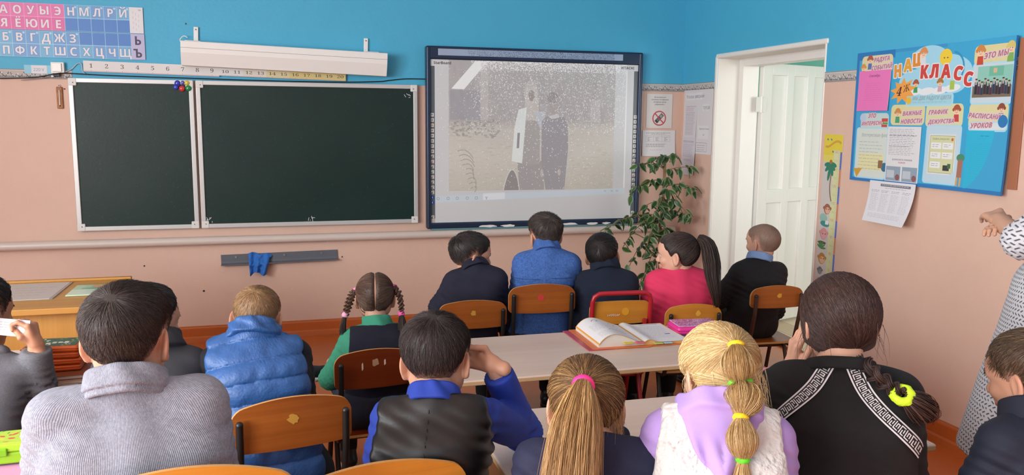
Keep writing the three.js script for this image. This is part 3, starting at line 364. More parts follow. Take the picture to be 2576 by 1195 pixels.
{ const draw = (g, w, h) => {
    g.fillStyle = '#3fa3cf'; g.fillRect(0, 0, w, h);
    g.fillStyle = '#2f77b6'; g.fillRect(0, 0, 30, h); g.fillRect(0, h - 26, w, 26); g.fillRect(0, 0, 420, 60); g.fillStyle = '#3d92c6'; g.fillRect(420, 0, 500, 24);
    g.fillStyle = '#9fd2e4'; for (const [x, y, a, b] of [[760, 90, 170, 90], [900, 200, 260, 130], [640, 250, 160, 90], [1000, 260, 120, 80]]) { g.beginPath(); g.ellipse(x, y, a, b, 0, 0, 7); g.fill(); }
    const glow = (x, y, ww, hh, c) => { g.fillStyle = c; rrect(g, x, y, ww, hh, 34); g.fill(); };
    glow(60, 30, 340, 140, '#d9cfa0'); glow(90, 470, 310, 130, '#bcd3cf'); glow(420, 410, 340, 150, '#d6d09a'); glow(770, 410, 340, 160, '#d3d3a4'); glow(1165, 40, 330, 130, '#d8cf98'); glow(1160, 410, 330, 170, '#d8d2a2');
    const pocket = (x, y, ww, hh, c) => { g.fillStyle = '#a9d6e6'; rrect(g, x - 12, y - 10, ww + 24, hh + 22, 26); g.fill(); g.fillStyle = c; rrect(g, x, y, ww, hh, 16); g.fill(); };
    pocket(60, 590, 335, 375, '#cfd8cf'); pocket(800, 565, 300, 390, '#bcd3de'); pocket(1170, 160, 325, 250, '#c3d4dc'); pocket(575, 345, 425, 68, '#9fd0dd'); pocket(1175, 540, 305, 45, '#d2dde0');
    g.fillStyle = '#ddd9a6'; g.fillRect(90, 780, 280, 130);
    lines(g, 90, 360, 690, 9, 26, '#a6ada8', 4); g.fillStyle = '#8f9aa0'; g.font = '34px serif'; g.fillText('Интересные факты', 110, 650);
    // sun and titles
    g.fillStyle = '#e8c93c'; g.beginPath(); g.arc(915, 92, 56, 0, 7); g.fill(); g.fillStyle = '#6d5a20'; g.fillRect(895, 92, 12, 8); g.fillRect(925, 92, 12, 8); g.strokeStyle = '#2f8fbe'; g.lineWidth = 14; g.beginPath(); g.arc(970, 170, 110, -1.4, 0.5); g.stroke();
    const puffy = (s, x, y, size, fill, rot = 0, st = '#e7ddd8') => { g.save(); g.translate(x, y); g.rotate(rot); g.font = `bold ${size}px sans-serif`; g.textAlign = 'center'; g.lineJoin = 'round'; g.lineWidth = size * 0.2; g.strokeStyle = st; g.strokeText(s, 0, 0); g.lineWidth = size * 0.07; g.strokeStyle = fill; g.strokeText(s, 0, 0); g.fillStyle = fill; g.fillText(s, 0, 0); g.restore(); };
    puffy('Н', 460, 205, 120, '#d8963c', -0.06); puffy('А', 560, 170, 120, '#dba23c', -0.05); puffy('Ш', 662, 135, 120, '#d98a34', -0.05);
    kid(g, 705, 48, 0.9, '#d98d52', '#d7d9da');
    [['К', 720, 225], ['Л', 820, 225], ['А', 925, 232], ['С', 1028, 250], ['С', 1120, 292]].forEach(([s, x, y], i) => puffy(s, x, y, 122, '#c4453f', i > 2 ? 0.12 : 0));
    g.fillStyle = '#dfe4e6'; for (const [x, y] of [[640, 320], [760, 320], [880, 318], [990, 305]]) { g.beginPath(); g.ellipse(x, y, 74, 26, -0.1, 0, 7); g.fill(); } kid(g, 650, 262, 0.7, '#a6553c', '#3f9a5a'); kid(g, 880, 262, 0.7, '#a8742f', '#c9a6ae'); g.fillStyle = '#a3bf4e'; g.fillRect(970, 255, 40, 60);
    // star with the class
    g.fillStyle = '#e8a04a'; g.save(); g.translate(525, 310); g.rotate(-0.2); g.beginPath(); for (let i = 0; i < 18; i++) { const r = i % 2 ? 70 : 118, a = i / 18 * 6.283; g.lineTo(Math.cos(a) * r * 1.15, Math.sin(a) * r * 0.8); } g.fill(); g.restore();
    g.fillStyle = '#3a2420'; g.font = 'italic bold 92px serif'; g.fillText('4', 455, 345); g.font = 'italic 66px serif'; g.save(); g.translate(528, 322); g.rotate(-0.22); g.fillText('Ж', 0, 0); g.restore(); g.fillStyle = '#e0b93e'; g.beginPath(); g.arc(592, 382, 26, 0, 7); g.fill();
    g.fillStyle = '#8fa6ae'; g.font = 'italic bold 38px sans-serif'; g.fillText('МЫ ДВЕ РАДУГИ ЦВЕТА', 625, 380, 365); lines(g, 630, 950, 394, 1, 10, '#9fb4ba', 4, 0);
    const head = (s, x, y, size, rot = -0.04) => { g.save(); g.translate(x, y); g.rotate(rot); g.font = `italic bold ${size}px sans-serif`; g.lineWidth = 12; g.strokeStyle = '#dcc6cc'; g.lineJoin = 'round'; g.textAlign = 'center'; g.strokeText(s, 0, 0); g.fillStyle = '#a86478'; g.fillText(s, 0, 0); g.restore(); };
    kid(g, 150, 60, 0.8, '#a65a44', '#5b6fae'); kid(g, 80, 118, 0.7, '#cf9446', '#c8585a'); kid(g, 490, 470, 0.8, '#c98a4a', '#4b9a72'); kid(g, 1050, 455, 0.85, '#a9543a', '#c4484c'); kid(g, 1215, 76, 0.95, '#c98544', '#c24a34'); kid(g, 1465, 70, 0.95, '#d2c070', '#7fae58'); kid(g, 1430, 450, 0.8, '#8d4a30', '#4c8fc0');
    head('РАДУГА', 275, 78, 46); head('СОБЫТИЙ', 280, 138, 46); head('ЭТО', 212, 505, 46); head('ИНТЕРЕСНО', 220, 562, 42); head('ВАЖНЫЕ', 632, 488, 44); head('НОВОСТИ', 630, 546, 44); head('ГРАФИК', 880, 482, 44); head('ДЕЖУРСТВА', 915, 545, 40); head('ЭТО МЫ', 1345, 122, 52, -0.08); head('РАСПИСАНИЕ', 1300, 512, 44, 0.05); head('УРОКОВ', 1270, 572, 46);
    g.fillStyle = '#c84a42'; g.fillRect(325, 510, 66, 26); g.fillStyle = '#5f9a4e'; g.fillRect(335, 540, 56, 16); g.fillStyle = '#c84a42'; g.fillRect(325, 558, 62, 18); g.fillStyle = '#b9c4d8'; g.beginPath(); g.arc(112, 505, 34, 0, 7); g.fill(); g.fillStyle = '#2f78b4'; g.beginPath(); g.arc(1450, 530, 40, 0, 7); g.fill();
    g.fillStyle = '#cf9a34'; g.beginPath(); g.moveTo(40, 905); g.lineTo(140, 900); g.lineTo(80, 975); g.fill(); g.fillStyle = '#2d6a90'; g.beginPath(); g.arc(388, 880, 34, 0, 7); g.fill(); g.fillStyle = '#8a6a48'; g.fillRect(318, 830, 50, 60);
    g.fillStyle = '#4a8a6a'; g.beginPath(); g.ellipse(1122, 775, 36, 26, 0, 0, 7); g.fill(); g.fillStyle = '#a5705c'; g.fillRect(1100, 790, 44, 120); g.fillStyle = '#cfa066'; g.fillRect(1098, 908, 16, 60); g.fillRect(1128, 908, 16, 60);
    // group photograph print
    g.fillStyle = '#8cc4b4'; g.fillRect(1185, 175, 310, 200); g.fillStyle = '#7a6a58'; g.fillRect(1170, 300, 325, 75); g.fillStyle = '#c6d0d4'; g.fillRect(1175, 172, 30, 130); g.fillStyle = '#6fb59c'; g.fillRect(1300, 180, 120, 60); g.fillStyle = '#d2b08a'; g.fillRect(1335, 190, 30, 30);
    for (let i = 0; i < 12; i++) { const x = 1198 + i * 25, y = 262 + (i % 3) * 10; g.fillStyle = ['#2f2c38', '#4a3340', '#343b52', '#3b2c2c'][i % 4]; g.fillRect(x - 11, y + 12, 23, 80 - (i % 3) * 8); g.fillStyle = '#d2ccca'; g.fillRect(x - 5, y + 12, 9, 18); g.fillStyle = '#c9a48c'; g.beginPath(); g.arc(x, y, 9, 0, 7); g.fill(); g.fillStyle = '#3b2a26'; g.fillRect(x - 9, y - 10, 18, 8); }
  };
  const t = thing('class_stand', 'bright blue class information stand with printed cartoons on the right wall', 'notice board', [RX, 1.25, 2.08]);
  const M_side = std('#2f77b6', 0.6), g = box(1.05, 0.7, 0.014); const p = new THREE.BoxGeometry(1.05, 0.7, 0.012, 24, 16, 1), a = p.attributes.position;
  for (let i = 0; i < a.count; i++) { const u = a.getX(i) / 1.05 + 0.5, v = a.getY(i) / 0.7 + 0.5; a.setZ(i, a.getZ(i) + 0.02 * Math.pow(u, 6) + 0.012 * Math.pow(1 - v, 5) * u); } p.computeVertexNormals(); p.rotateY(-Math.PI / 2).translate(-0.009, 0.35, 0.525);
  mesh('stand_panel', p, [M_side, M_side, M_side, M_side, std('#fff', 0.4, { map: canvasTex(1500, 1000, draw) }), M_side], t);
  mesh('backing_strip', rbox(0.006, 0.66, 0.05, 0.002, -0.006, 0.36, 1.07), std('#a5694a', 0.6), t);
  const card = (n, w, h, y, z, dr, label) => { const m = mesh(n, new THREE.BoxGeometry(w, h, 0.002).rotateY(-Math.PI / 2).translate(-0.02 - 0.016 * Math.pow((z) / 1.05, 6), y, z), [M_paper, M_paper, M_paper, M_paper, std('#fff', 0.5, { map: canvasTex(Math.round(w * 1500), Math.round(h * 1500), dr) }), M_paper], t); m.userData.label = label; };
  card('news_sheet', 0.235, 0.285, 0.158, 0.404, (g, w, h) => { g.fillStyle = '#d9dadb'; g.fillRect(0, 0, w, h); lines(g, 22, 330, 20, 16, 13, '#9699a0', 3); lines(g, 22, 330, 66, 1, 13, '#6c6f78', 4); lines(g, 22, 240, 150, 1, 13, '#6c6f78', 4); g.fillStyle = '#7a7480'; g.font = 'bold 16px sans-serif'; g.textAlign = 'center'; g.fillText('БЕЗОПАСНОСТЬ УЧЕНИКОВ', w / 2, 262); g.fillStyle = '#c05a7a'; g.fillText('В ШКОЛЕ', w / 2, 284); for (const x of [10, 186]) { g.fillStyle = '#8ea0ae'; g.fillRect(x, 310, 158, 112); g.fillStyle = '#b9c3ca'; g.fillRect(x + 8, 340, 84, 60); g.fillStyle = '#8a5a60'; g.beginPath(); g.arc(x + 128, 394, 24, 0, 7); g.fill(); } }, 'printed news sheet');
  card('duty_chart', 0.168, 0.195, 0.168, 0.666, (g, w, h) => { g.fillStyle = '#d9dcdb'; g.fillRect(0, 0, w, h); g.fillStyle = '#cdd0a4'; g.fillRect(10, 10, w - 20, h - 22); g.strokeStyle = '#6a6c58'; g.lineWidth = 2; g.strokeRect(10, 10, w - 20, h - 22); g.fillStyle = '#5f7550'; g.font = 'italic 17px serif'; g.fillText('График дежурства', 30, 38); for (let i = 0; i < 5; i++) { const x = 22 + (i % 2) * 110, y = 60 + Math.floor(i / 2) * 70; g.fillStyle = '#e2e4e4'; g.fillRect(x, y, 98, 46); lines(g, x + 12, x + 80, y + 14, 2, 14, '#7f8688', 3); } g.fillStyle = '#c06a34'; g.beginPath(); g.arc(w - 32, 36, 11, 0, 7); g.fill(); g.fillStyle = '#3c3c3c'; g.fillRect(w - 104, h - 70, 60, 40); g.fillStyle = '#3f6a4a'; g.fillRect(w - 62, h - 82, 30, 34); }, 'duty chart with white boxes');
  const cy = card('cyan_sheet', 0.217, 0.27, 0.152, 0.926, (g, w, h) => { g.fillStyle = '#2fb0d2'; g.fillRect(0, 0, w, h); lines(g, 120, 190, 34, 1, 10, '#1f86a8', 4, 0); lines(g, 40, 280, 90, 18, 14, '#2ba6c8', 3); }, 'plain cyan sheet'); }
sheet('notice', 0.245, 0.215, 480, 420, (g, w, h) => { g.fillStyle = '#e277b6'; g.fillRect(0, 0, w, h); g.fillStyle = '#7d3f6e'; g.font = 'italic bold 34px serif'; g.textAlign = 'center'; g.fillText('Сентябрь', w / 2, 66); lines(g, 110, 400, 130, 9, 22, '#cc62a2', 3, 0.4); }, [RX - 0.021, 1.741, 2.236], true, 'bright pink sheet pinned to the top left of the class stand', 'notice', 0.006);
sheet('notice', 0.335, 0.218, 660, 430, (g, w, h) => { g.fillStyle = '#dadade'; g.fillRect(0, 0, w, h); g.fillStyle = '#77787e'; g.fillRect(170, 26, 430, 26); lines(g, 190, 580, 34, 1, 10, '#d5d5da', 5, 0); lines(g, 240, 540, 66, 1, 10, '#8a8a92', 4, 0); for (const x of [40, 190, 345, 500]) { lines(g, x, x + 120, 96, 2, 14, '#8a8a92', 4); lines(g, x, x + 120, 132, 17, 11, '#b2b2ba', 3, 0.2); } lines(g, 60, 600, 340, 4, 12, '#b0b0b8', 3, 0.1); }, [RX - 0.034, 1.152, 2.44], true, 'white printed sheet hanging from the bottom edge of the class stand', 'notice', 0.05);
// child height chart
{ const draw = (g, w, h) => {
    const Y = (cm) => (150 - cm) / 86 * h; g.fillStyle = '#c9c3bd'; g.fillRect(0, 0, w, h); g.fillStyle = '#dcc840'; g.fillRect(0, 0, w, Y(138)); g.fillStyle = '#dbcd62'; g.fillRect(0, Y(138), w * 0.55, Y(134) - Y(138));
    g.fillStyle = '#cfd4a2'; g.fillRect(w * 0.56, Y(141), w * 0.33, h); g.strokeStyle = '#c9a03a'; g.lineWidth = 20; g.beginPath(); g.moveTo(24, Y(143)); g.bezierCurveTo(90, Y(141), 150, Y(149), 236, Y(145)); g.stroke(); g.fillStyle = '#3d7fa0'; for (const [x, cm] of [[50, 147], [100, 147], [130, 140]]) { g.beginPath(); g.ellipse(x, Y(cm), 12, 8, 0.6, 0, 7); g.fill(); }
    for (let cm = 64; cm <= 141; cm++) { g.fillStyle = '#c98a6a'; g.fillRect(w * 0.8, Y(cm), cm % 5 ? 18 : 30, 2); }
    for (let cm = 70; cm <= 140; cm += 5) { g.fillStyle = cm % 10 ? '#b3b78c' : '#c98a86'; g.font = `${cm % 10 ? 26 : 34}px sans-serif`; g.textAlign = 'right'; g.fillText(String(cm), w * 0.79, Y(cm) + 12); }
    for (let cm = 70; cm <= 140; cm += 10) { g.fillStyle = (cm / 10) % 2 ? '#c98058' : '#5a6cb4'; g.fillRect(w * 0.91, Y(cm), w * 0.09, Y(cm - 10) - Y(cm)); }
    // palm
    g.strokeStyle = '#7f6a4c'; g.lineWidth = 14; g.beginPath(); g.moveTo(120, Y(133)); g.bezierCurveTo(150, Y(126), 80, Y(121), 150, Y(111)); g.stroke(); g.fillStyle = '#2f7d62'; for (const [x, cm, a, l] of [[70, 132, 2.9, 60], [150, 132, 0.2, 60], [75, 129, 2.3, 70], [130, 127, 1.2, 80], [90, 124, 1.7, 110], [150, 129, 0.7, 60]]) { g.save(); g.translate(110, Y(133)); g.rotate(a); g.beginPath(); g.ellipse(l * 0.7, 0, l * 0.75, 20, 0.1, 0, 7); g.fill(); g.restore(); } g.fillStyle = '#a5702f'; g.beginPath(); g.arc(112, Y(134), 20, 0, 7); g.fill();
    // monkey, hippo, lion cub, mouse
    const face = (x, cm, r, c, c2) => { g.fillStyle = c; g.beginPath(); g.ellipse(x, Y(cm), r, r * 1.05, 0, 0, 7); g.fill(); for (const d of [-1, 1]) { g.beginPath(); g.arc(x + d * r, Y(cm) - r * 0.2, r * 0.3, 0, 7); g.fill(); } g.fillStyle = c2; g.beginPath(); g.ellipse(x + 6, Y(cm) + r * 0.28, r * 0.74, r * 0.66, 0, 0, 7); g.fill(); g.fillStyle = '#4a342c'; for (const d of [-1, 1]) { g.beginPath(); g.arc(x + 6 + d * r * 0.33, Y(cm), r * 0.12, 0, 7); g.fill(); } };
    g.fillStyle = '#8fb8a8'; g.beginPath(); g.ellipse(60, Y(100.5), 54, 40, 0, 0, 7); g.fill(); face(105, 106, 46, '#9a6248', '#d8a890'); g.fillStyle = '#3f8a86'; g.beginPath(); g.ellipse(84, Y(97), 64, 26, 0.1, 0, 7); g.fill(); g.fillStyle = '#dcdcd8'; g.fillRect(90, Y(99), 44, 34); face(78, 91, 52, '#cf9090', '#d8a0a0'); g.fillStyle = '#5a4a3e'; g.beginPath(); g.ellipse(60, Y(85.5), 60, 14, 0, 0, 7); g.fill(); g.fillStyle = '#4c8a50'; for (let i = 0; i < 6; i++) { g.save(); g.translate(50, Y(82)); g.rotate(-2.6 + i * 0.5); g.beginPath(); g.ellipse(34, 0, 40, 9, 0, 0, 7); g.fill(); g.restore(); }
    face(76, 76, 50, '#b5813e', '#dcae88'); face(60, 68.5, 34, '#6f6f72', '#8f8f92'); };
  const m = mesh('height_chart', new THREE.BoxGeometry(0.168, 0.86, 0.002).rotateY(-Math.PI / 2), [M_paper, M_paper, M_paper, M_paper, std('#fff', 0.45, { map: canvasTex(256, 1310, draw) }), M_paper]); m.position.set(RX - 0.003, 1.07, 1.9); m.rotation.x = 0.012; tag(m, 'yellow child height chart with palm and animals beside the doorway', 'height chart'); }
// ---------------------------------------------------------------- furniture
const T_desk = grainTex('#dac7b8', '#cdb7a6', 11, 160), T_oak = grainTex('#c39046', '#a9752f', 13, 120), T_ply = grainTex('#a85f24', '#8a4614', 15, 140), T_plyL = grainTex('#c98a35', '#b87524', 16, 140);
const M_desk = std('#ffffff', 0.36, { map: rep(T_desk, 0.9, 1.6) }), M_deskEdge = std('#c9a77c', 0.5), M_oak = std('#ffffff', 0.42, { map: rep(T_oak, 1.4, 1.4) }), M_oakV = (() => { const t = rep(T_oak, 1.4, 1.4); t.rotation = Math.PI / 2; return std('#ffffff', 0.42, { map: t }); })();
const M_ply = std('#ffffff', 0.35, { map: rep(T_ply, 2, 3) }), M_plyD = std('#b98a70', 0.35, { map: rep(T_ply, 2, 3) }), M_plyY = std('#ffffff', 0.3, { map: rep(T_plyL, 2, 3) }), M_plyEdge = std('#c99a5c', 0.55);
const M_frameB = std('#23201f', 0.4, { metalness: 0.2 }), M_frameR = std('#a81f2b', 0.3), M_frameBr = std('#4a2f24', 0.45);
// closed curved plate: top(x), bottom(x), bend(x, y)
function plate(w, top, bot, th, bend, n = 28, m = 6) {
  const pos = [], uv = [], idx = [], rim = [], ridx = []; const X = (i) => w / 2 * Math.sin((i / n - 0.5) * Math.PI);
  const put = (i, j, s) => { const x = X(i), y = lerp(bot(x), top(x), j / m); return [x, y, bend(x, y) + s * th / 2]; };
  for (const s of [1, -1]) { const o = pos.length / 3; for (let j = 0; j <= m; j++) for (let i = 0; i <= n; i++) { const p = put(i, j, s); pos.push(...p); uv.push(p[0], p[1]); }
    for (let j = 0; j < m; j++) for (let i = 0; i < n; i++) { const a = o + j * (n + 1) + i, b = a + 1, c = a + n + 1, d = c + 1; s > 0 ? idx.push(a, b, c, b, d, c) : idx.push(a, c, b, b, c, d); } }
  const loop = []; for (let i = 0; i <= n; i++) loop.push([i, 0]); for (let j = 1; j <= m; j++) loop.push([n, j]); for (let i = n - 1; i >= 0; i--) loop.push([i, m]); for (let j = m - 1; j > 0; j--) loop.push([0, j]);
  loop.forEach(([i, j], k) => { rim.push(...put(i, j, 1), ...put(i, j, -1)); const a = 2 * k, b = 2 * ((k + 1) % loop.length); ridx.push(a, a + 1, b, b, a + 1, b + 1); });
  const g = new THREE.BufferGeometry(); g.setAttribute('position', new THREE.Float32BufferAttribute(pos, 3)); g.setAttribute('uv', new THREE.Float32BufferAttribute(uv, 2)); g.setIndex(idx); g.computeVertexNormals();
  const r = new THREE.BufferGeometry(); r.setAttribute('position', new THREE.Float32BufferAttribute(rim, 3)); r.setIndex(ridx); r.computeVertexNormals(); return [g, r];
}
const rounded = (w, r) => (x) => { const e = Math.abs(x) - (w / 2 - r); return e > 0 ? r - Math.sqrt(Math.max(0, r * r - e * e)) : 0; };
// a chair: local origin on the floor under the backrest, sitter looks along -z
function chair({ at, ry = 0, seat = 0.4, top = 0.75, bottom = 0.61, w = 0.33, wood = M_ply, frame = M_frameB, red = false, label, sticker, group = 'school chairs', sd = 0.34, arch = 0.024 }) {
  const t = thing('school_chair', label, 'chair', [at[0], 0, at[1]], ry, group);
  const rc_ = rounded(w, 0.035), rb = rounded(w, 0.02), bend = (x, y) => -0.10 * x * x / w - 0.12 * (y - top) * 0 - 0.006;
  const [bg, be] = plate(w, (x) => top - arch * Math.pow(2 * x / w, 2) - rc_(x), (x) => bottom + 0.004 * Math.pow(2 * x / w, 2) + rb(x), 0.011, bend);
  const b = mesh('backrest', bg, wood, t); mesh('plywood_edge', be, M_plyEdge, b);
  const rs = rounded(w + 0.02, 0.05), [sg, se] = plate(w + 0.02, (x) => 0.0 - rs(x), (x) => -sd + rs(x), 0.011, (x, y) => (y < -sd + 0.06 ? -1.4 * Math.pow(-sd + 0.06 - y, 2) * 0 : 0));
  const R = new THREE.Matrix4().makeRotationX(-Math.PI / 2); R.makeBasis(V(1, 0, 0), V(0, 0, 1), V(0, -1, 0)); sg.applyMatrix4(R); se.applyMatrix4(R); sg.translate(0, seat, -0.05); se.translate(0, seat, -0.05);
  const s = mesh('seat', sg, wood, t); mesh('plywood_edge', se, M_plyEdge, s);
  const px = w / 2 - (red ? 0.008 : 0.022), r = red ? 0.0115 : 0.0105;
  if (red) { mesh('back_frame', pipe([[-px, seat - 0.02, -0.10], [-px, seat + 0.04, -0.03], [-px, top + 0.04, 0.012], [px, top + 0.04, 0.012], [px, seat + 0.04, -0.03], [px, seat - 0.02, -0.10]], r, 0.045), frame, t);
    for (const q of [-1, 1]) mesh('bracket', rbox(0.018, 0.06, 0.014, 0.004, q * (px - 0.028), bottom - 0.005, 0.008), frame, t); }
  else for (const q of [-1, 1]) { mesh('upright', pipe([[q * px, top - arch - 0.028, 0.012], [q * px, bottom - 0.02, 0.006], [q * px, seat + 0.03, -0.035], [q * px, seat - 0.02, -0.06], [q * px, seat - 0.02, -sd - 0.01]], r, 0.04), frame, t); mesh('end_cap', new THREE.SphereGeometry(r * 1.04, 10, 8).translate(q * px, top - arch - 0.028, 0.012), M_black, t); }
  for (const q of [-1, 1]) { mesh('leg', pipe([[q * px, seat - 0.024, -0.14], [q * (px + 0.006), 0.0, -0.015]], r), frame, t); mesh('leg', pipe([[q * px, seat - 0.024, -0.27], [q * (px + 0.006), 0.0, -0.37]], r), frame, t); }
  mesh('crossbar', pipe([[-px, seat - 0.04, -0.15], [px, seat - 0.04, -0.15]], r * 0.9), frame, t); mesh('crossbar', pipe([[-px, seat - 0.04, -0.28], [px, seat - 0.04, -0.28]], r * 0.9), frame, t);
  for (const st of sticker ?? []) { const sh = new THREE.Shape(), n = st.n ?? 16; let hs = Math.round(at[0] * 1000); for (let i = 0; i < n; i++) { const a = i / n * 6.283, q = st.r * (st.round ? 1 : 0.62 + 0.45 * h3(hs, i, 3)); const x = Math.cos(a) * q * (st.sx ?? 1), y = Math.sin(a) * q * (st.sy ?? 1); i ? sh.lineTo(x, y) : sh.moveTo(x, y); }
    const cx = st.x ?? 0, cy = (st.y ?? (top + bottom) / 2 + 0.006); mesh('sticker_remains', new THREE.ExtrudeGeometry(sh, { depth: 0.0009, bevelEnabled: false }).translate(cx, cy, bend(cx, cy) + 0.0056), std(st.c, 0.6), t); }
  return t;
}
const ye = '#c99a35';
chair({ at: [2.149, 2.395], ry: -0.03, top: 0.733, bottom: 0.598, seat: 0.38, w: 0.325, label: 'brown plywood chair with a yellow sticker behind the boy in the navy blazer looking right', sticker: [{ r: 0.014, c: ye, x: 0.0 }, { r: 0.008, c: '#b8862a', x: 0.002 }] });
chair({ at: [2.479, 2.42], ry: -0.08, top: 0.8, bottom: 0.66, seat: 0.41, w: 0.325, label: 'brown plywood chair with a red round sticker behind the boy in the blue shirt', sticker: [{ r: 0.016, c: '#c23a32', x: -0.008, round: true }, { r: 0.009, c: '#e2dcd6', x: -0.016, sx: 0.5, sy: 1.5 }] });
{ const c = chair({ at: [2.815, 2.575], ry: -0.08, top: 0.735, bottom: 0.625, seat: 0.37, w: 0.30, arch: 0.006, red: true, frame: M_frameR, wood: M_plyY, label: 'plywood chair with a red tubular frame arching over the back', sticker: [{ r: 0.018, c: '#d0941f', x: 0.022, round: true, y: 0.684, n: 26 }] });
  const ink = []; let hs = 3; for (let i = 0; i < 9; i++) { hs++; ink.push(new THREE.BoxGeometry(0.0016, 0.008 + 0.004 * h3(hs, 1, 1), 0.0008).rotateZ((h3(hs, 2, 2) - 0.5) * 1.6).translate(-0.065 + i * 0.0068, 0.668 + 0.002 * h3(hs, 3, 3), 0.0005)); } const m = mesh('scratched_writing', merge(ink), M_paper, c); }
chair({ at: [3.182, 2.60], ry: -0.1, top: 0.706, bottom: 0.58, seat: 0.36, w: 0.285, wood: M_plyY, label: 'pale brown plywood chair behind the girl in the crimson top', sticker: [{ r: 0.015, c: '#d8a53c', x: 0.02, y: 0.662 }] });
chair({ at: [3.79, 2.37], ry: -0.08, top: 0.722, bottom: 0.602, seat: 0.40, w: 0.30, wood: M_ply, frame: M_frameBr, label: 'brown plywood chair with dark legs near the doorway, turned to the left', sticker: [{ r: 0.016, c: '#d19c33', x: 0.01 }] });
chair({ at: [1.628, 2.985], ry: 0.08, top: 0.697, bottom: 0.545, seat: 0.34, w: 0.31, wood: M_plyD, label: 'dark brown plywood chair with peeled white stickers behind the girl with braids', sticker: [{ r: 0.016, c: '#b3906f', x: 0.0, y: 0.645 }, { r: 0.009, c: '#d8c8b8', x: -0.05, y: 0.632, sx: 0.45, sy: 1.9 }, { r: 0.008, c: '#d8c8b8', x: 0.036, y: 0.643, sx: 0.6, sy: 1.6 }] });
chair({ at: [1.312, 3.69], ry: 0.17, top: 0.77, bottom: 0.615, seat: 0.40, w: 0.345, wood: M_ply, arch: 0.03, label: 'brown plywood chair with a yellow bird-shaped sticker behind the boy in the blue padded vest', sticker: [{ r: 0.018, c: '#c9973c', x: 0.0, y: 0.705 }] });
chair({ at: [1.497, 4.345], ry: 0.06, top: 0.826, bottom: 0.66, seat: 0.42, w: 0.37, wood: M_plyY, arch: 0.036, label: 'yellow plywood chair at the bottom edge behind the boy in the black satin waistcoat' });
chair({ at: [1.115, 4.535], ry: 0.02, top: 0.935, bottom: 0.77, seat: 0.46, w: 0.39, wood: M_plyY, arch: 0.04, label: 'tall plywood chair at the bottom edge behind the boy in the grey turtleneck' });
// chairs whose backs stay below the picture
for (const [x, z, ry, seat, l] of [[1.86, 4.63, 0, 0.38, 'plywood chair under the girl with the pink hair tie'], [2.25, 4.74, 0, 0.38, 'plywood chair under the girl in the white fur vest'], [2.62, 4.60, 0, 0.40, 'plywood chair under the girl in the black tracksuit'], [3.08, 4.66, 0.2, 0.38, 'plywood chair under the child at the right edge'], [0.42, 3.62, -0.1, 0.40, 'plywood chair under the child in the grey hoodie'], [0.965, 3.66, 0, 0.40, 'plywood chair under the child in the charcoal hoodie']]) chair({ at: [x, z], ry, seat, top: seat + 0.30, bottom: seat + 0.17, w: 0.33, label: l });

function desk(x0, x1, z0, z1, h, label) {
  const t = thing('school_desk', label, 'desk', [(x0 + x1) / 2, 0, (z0 + z1) / 2], 0, 'school desks'), w = x1 - x0, d = z1 - z0;
  mesh('tabletop', metricUV(rbox(w, 0.02, d, 0.006, 0, h - 0.01, 0)), M_desk, t); mesh('edge_band', merge([box(w - 0.008, 0.012, 0.001, 0, h - 0.011, d / 2 + 0.0002), box(0.001, 0.012, d - 0.008, -w / 2 - 0.0002, h - 0.011, 0), box(0.001, 0.012, d - 0.008, w / 2 + 0.0002, h - 0.011, 0)]), M_deskEdge, t);
  for (const q of [-1, 1]) { mesh('side_panel', rbox(0.018, h - 0.05, d - 0.14, 0.003, q * (w / 2 - 0.03), (h - 0.05) / 2 + 0.03, 0.0), std('#6f4527', 0.5), t); mesh('panel_edge', box(0.016, h - 0.06, 0.002, q * (w / 2 - 0.03), (h - 0.05) / 2 + 0.03, (d - 0.14) / 2 + 0.001), M_deskEdge, t); for (const s of [-1, 1]) mesh('foot', rbox(0.03, 0.03, 0.05, 0.006, q * (w / 2 - 0.03), 0.015, s * (d / 2 - 0.12)), M_black, t); }
  mesh('stretcher', pipe([[-w / 2 + 0.04, h - 0.12, -d / 2 + 0.12], [w / 2 - 0.04, h - 0.12, -d / 2 + 0.12]], 0.012), M_frameBr, t);
  return t;
}
desk(1.82, 3.0, 2.85, 3.40, 0.68, 'beige laminate school desk with the open textbook on it');
desk(1.82, 3.035, 3.71, 4.27, 0.68, 'beige laminate school desk with the pink pencil bag, in front of the girls');
desk(-0.52, 0.70, 2.68, 3.22, 0.70, 'school desk at the left with the stack of orange pencil cases');
desk(-0.35, 0.80, 3.72, 4.18, 0.70, 'school desk at the left edge with the lime green pencil case');
{ const t = thing('teacher_desk', 'yellow oak teacher desk below the chalkboard at the left', 'desk', [-0.02, 0, 1.87]);
  mesh('desktop', metricUV(rbox(1.16, 0.028, 0.66, 0.004, 0, 0.736, 0)), M_oak, t); for (const q of [-1, 1]) mesh('side_panel', metricUV(rbox(0.02, 0.722, 0.56, 0.003, q * 0.54, 0.361, 0)), M_oakV, t);
  mesh('back_panel', metricUV(rbox(1.06, 0.62, 0.018, 0.003, 0, 0.412, 0.25)), M_oakV, t); mesh('apron', metricUV(rbox(1.06, 0.07, 0.018, 0.003, 0, 0.687, -0.2)), M_oak, t);
  mesh('backboard', metricUV(rbox(1.16, 0.012, 0.03, 0.003, 0, 0.756, -0.31)), M_oak, t); }
const M_plex = phys('#e8ecea', 0.12, { transmission: 0.25, thickness: 0 });
tag(mesh('desk_pad', box(0.30, 0.003, 0.40, 0.15, 0.752, 1.80), std('#c9cccb', 0.2, { map: canvasTex(300, 400, (g, w, h) => { g.fillStyle = '#d9dbda'; g.fillRect(0, 0, w, h); lines(g, 30, 270, 120, 4, 60, '#b2b6b8', 5, 0.2); g.fillStyle = '#9aa09f'; g.fillRect(w - 14, 0, 14, h); }) })), 'glossy pale desk pad with papers on the teacher desk', 'desk pad');
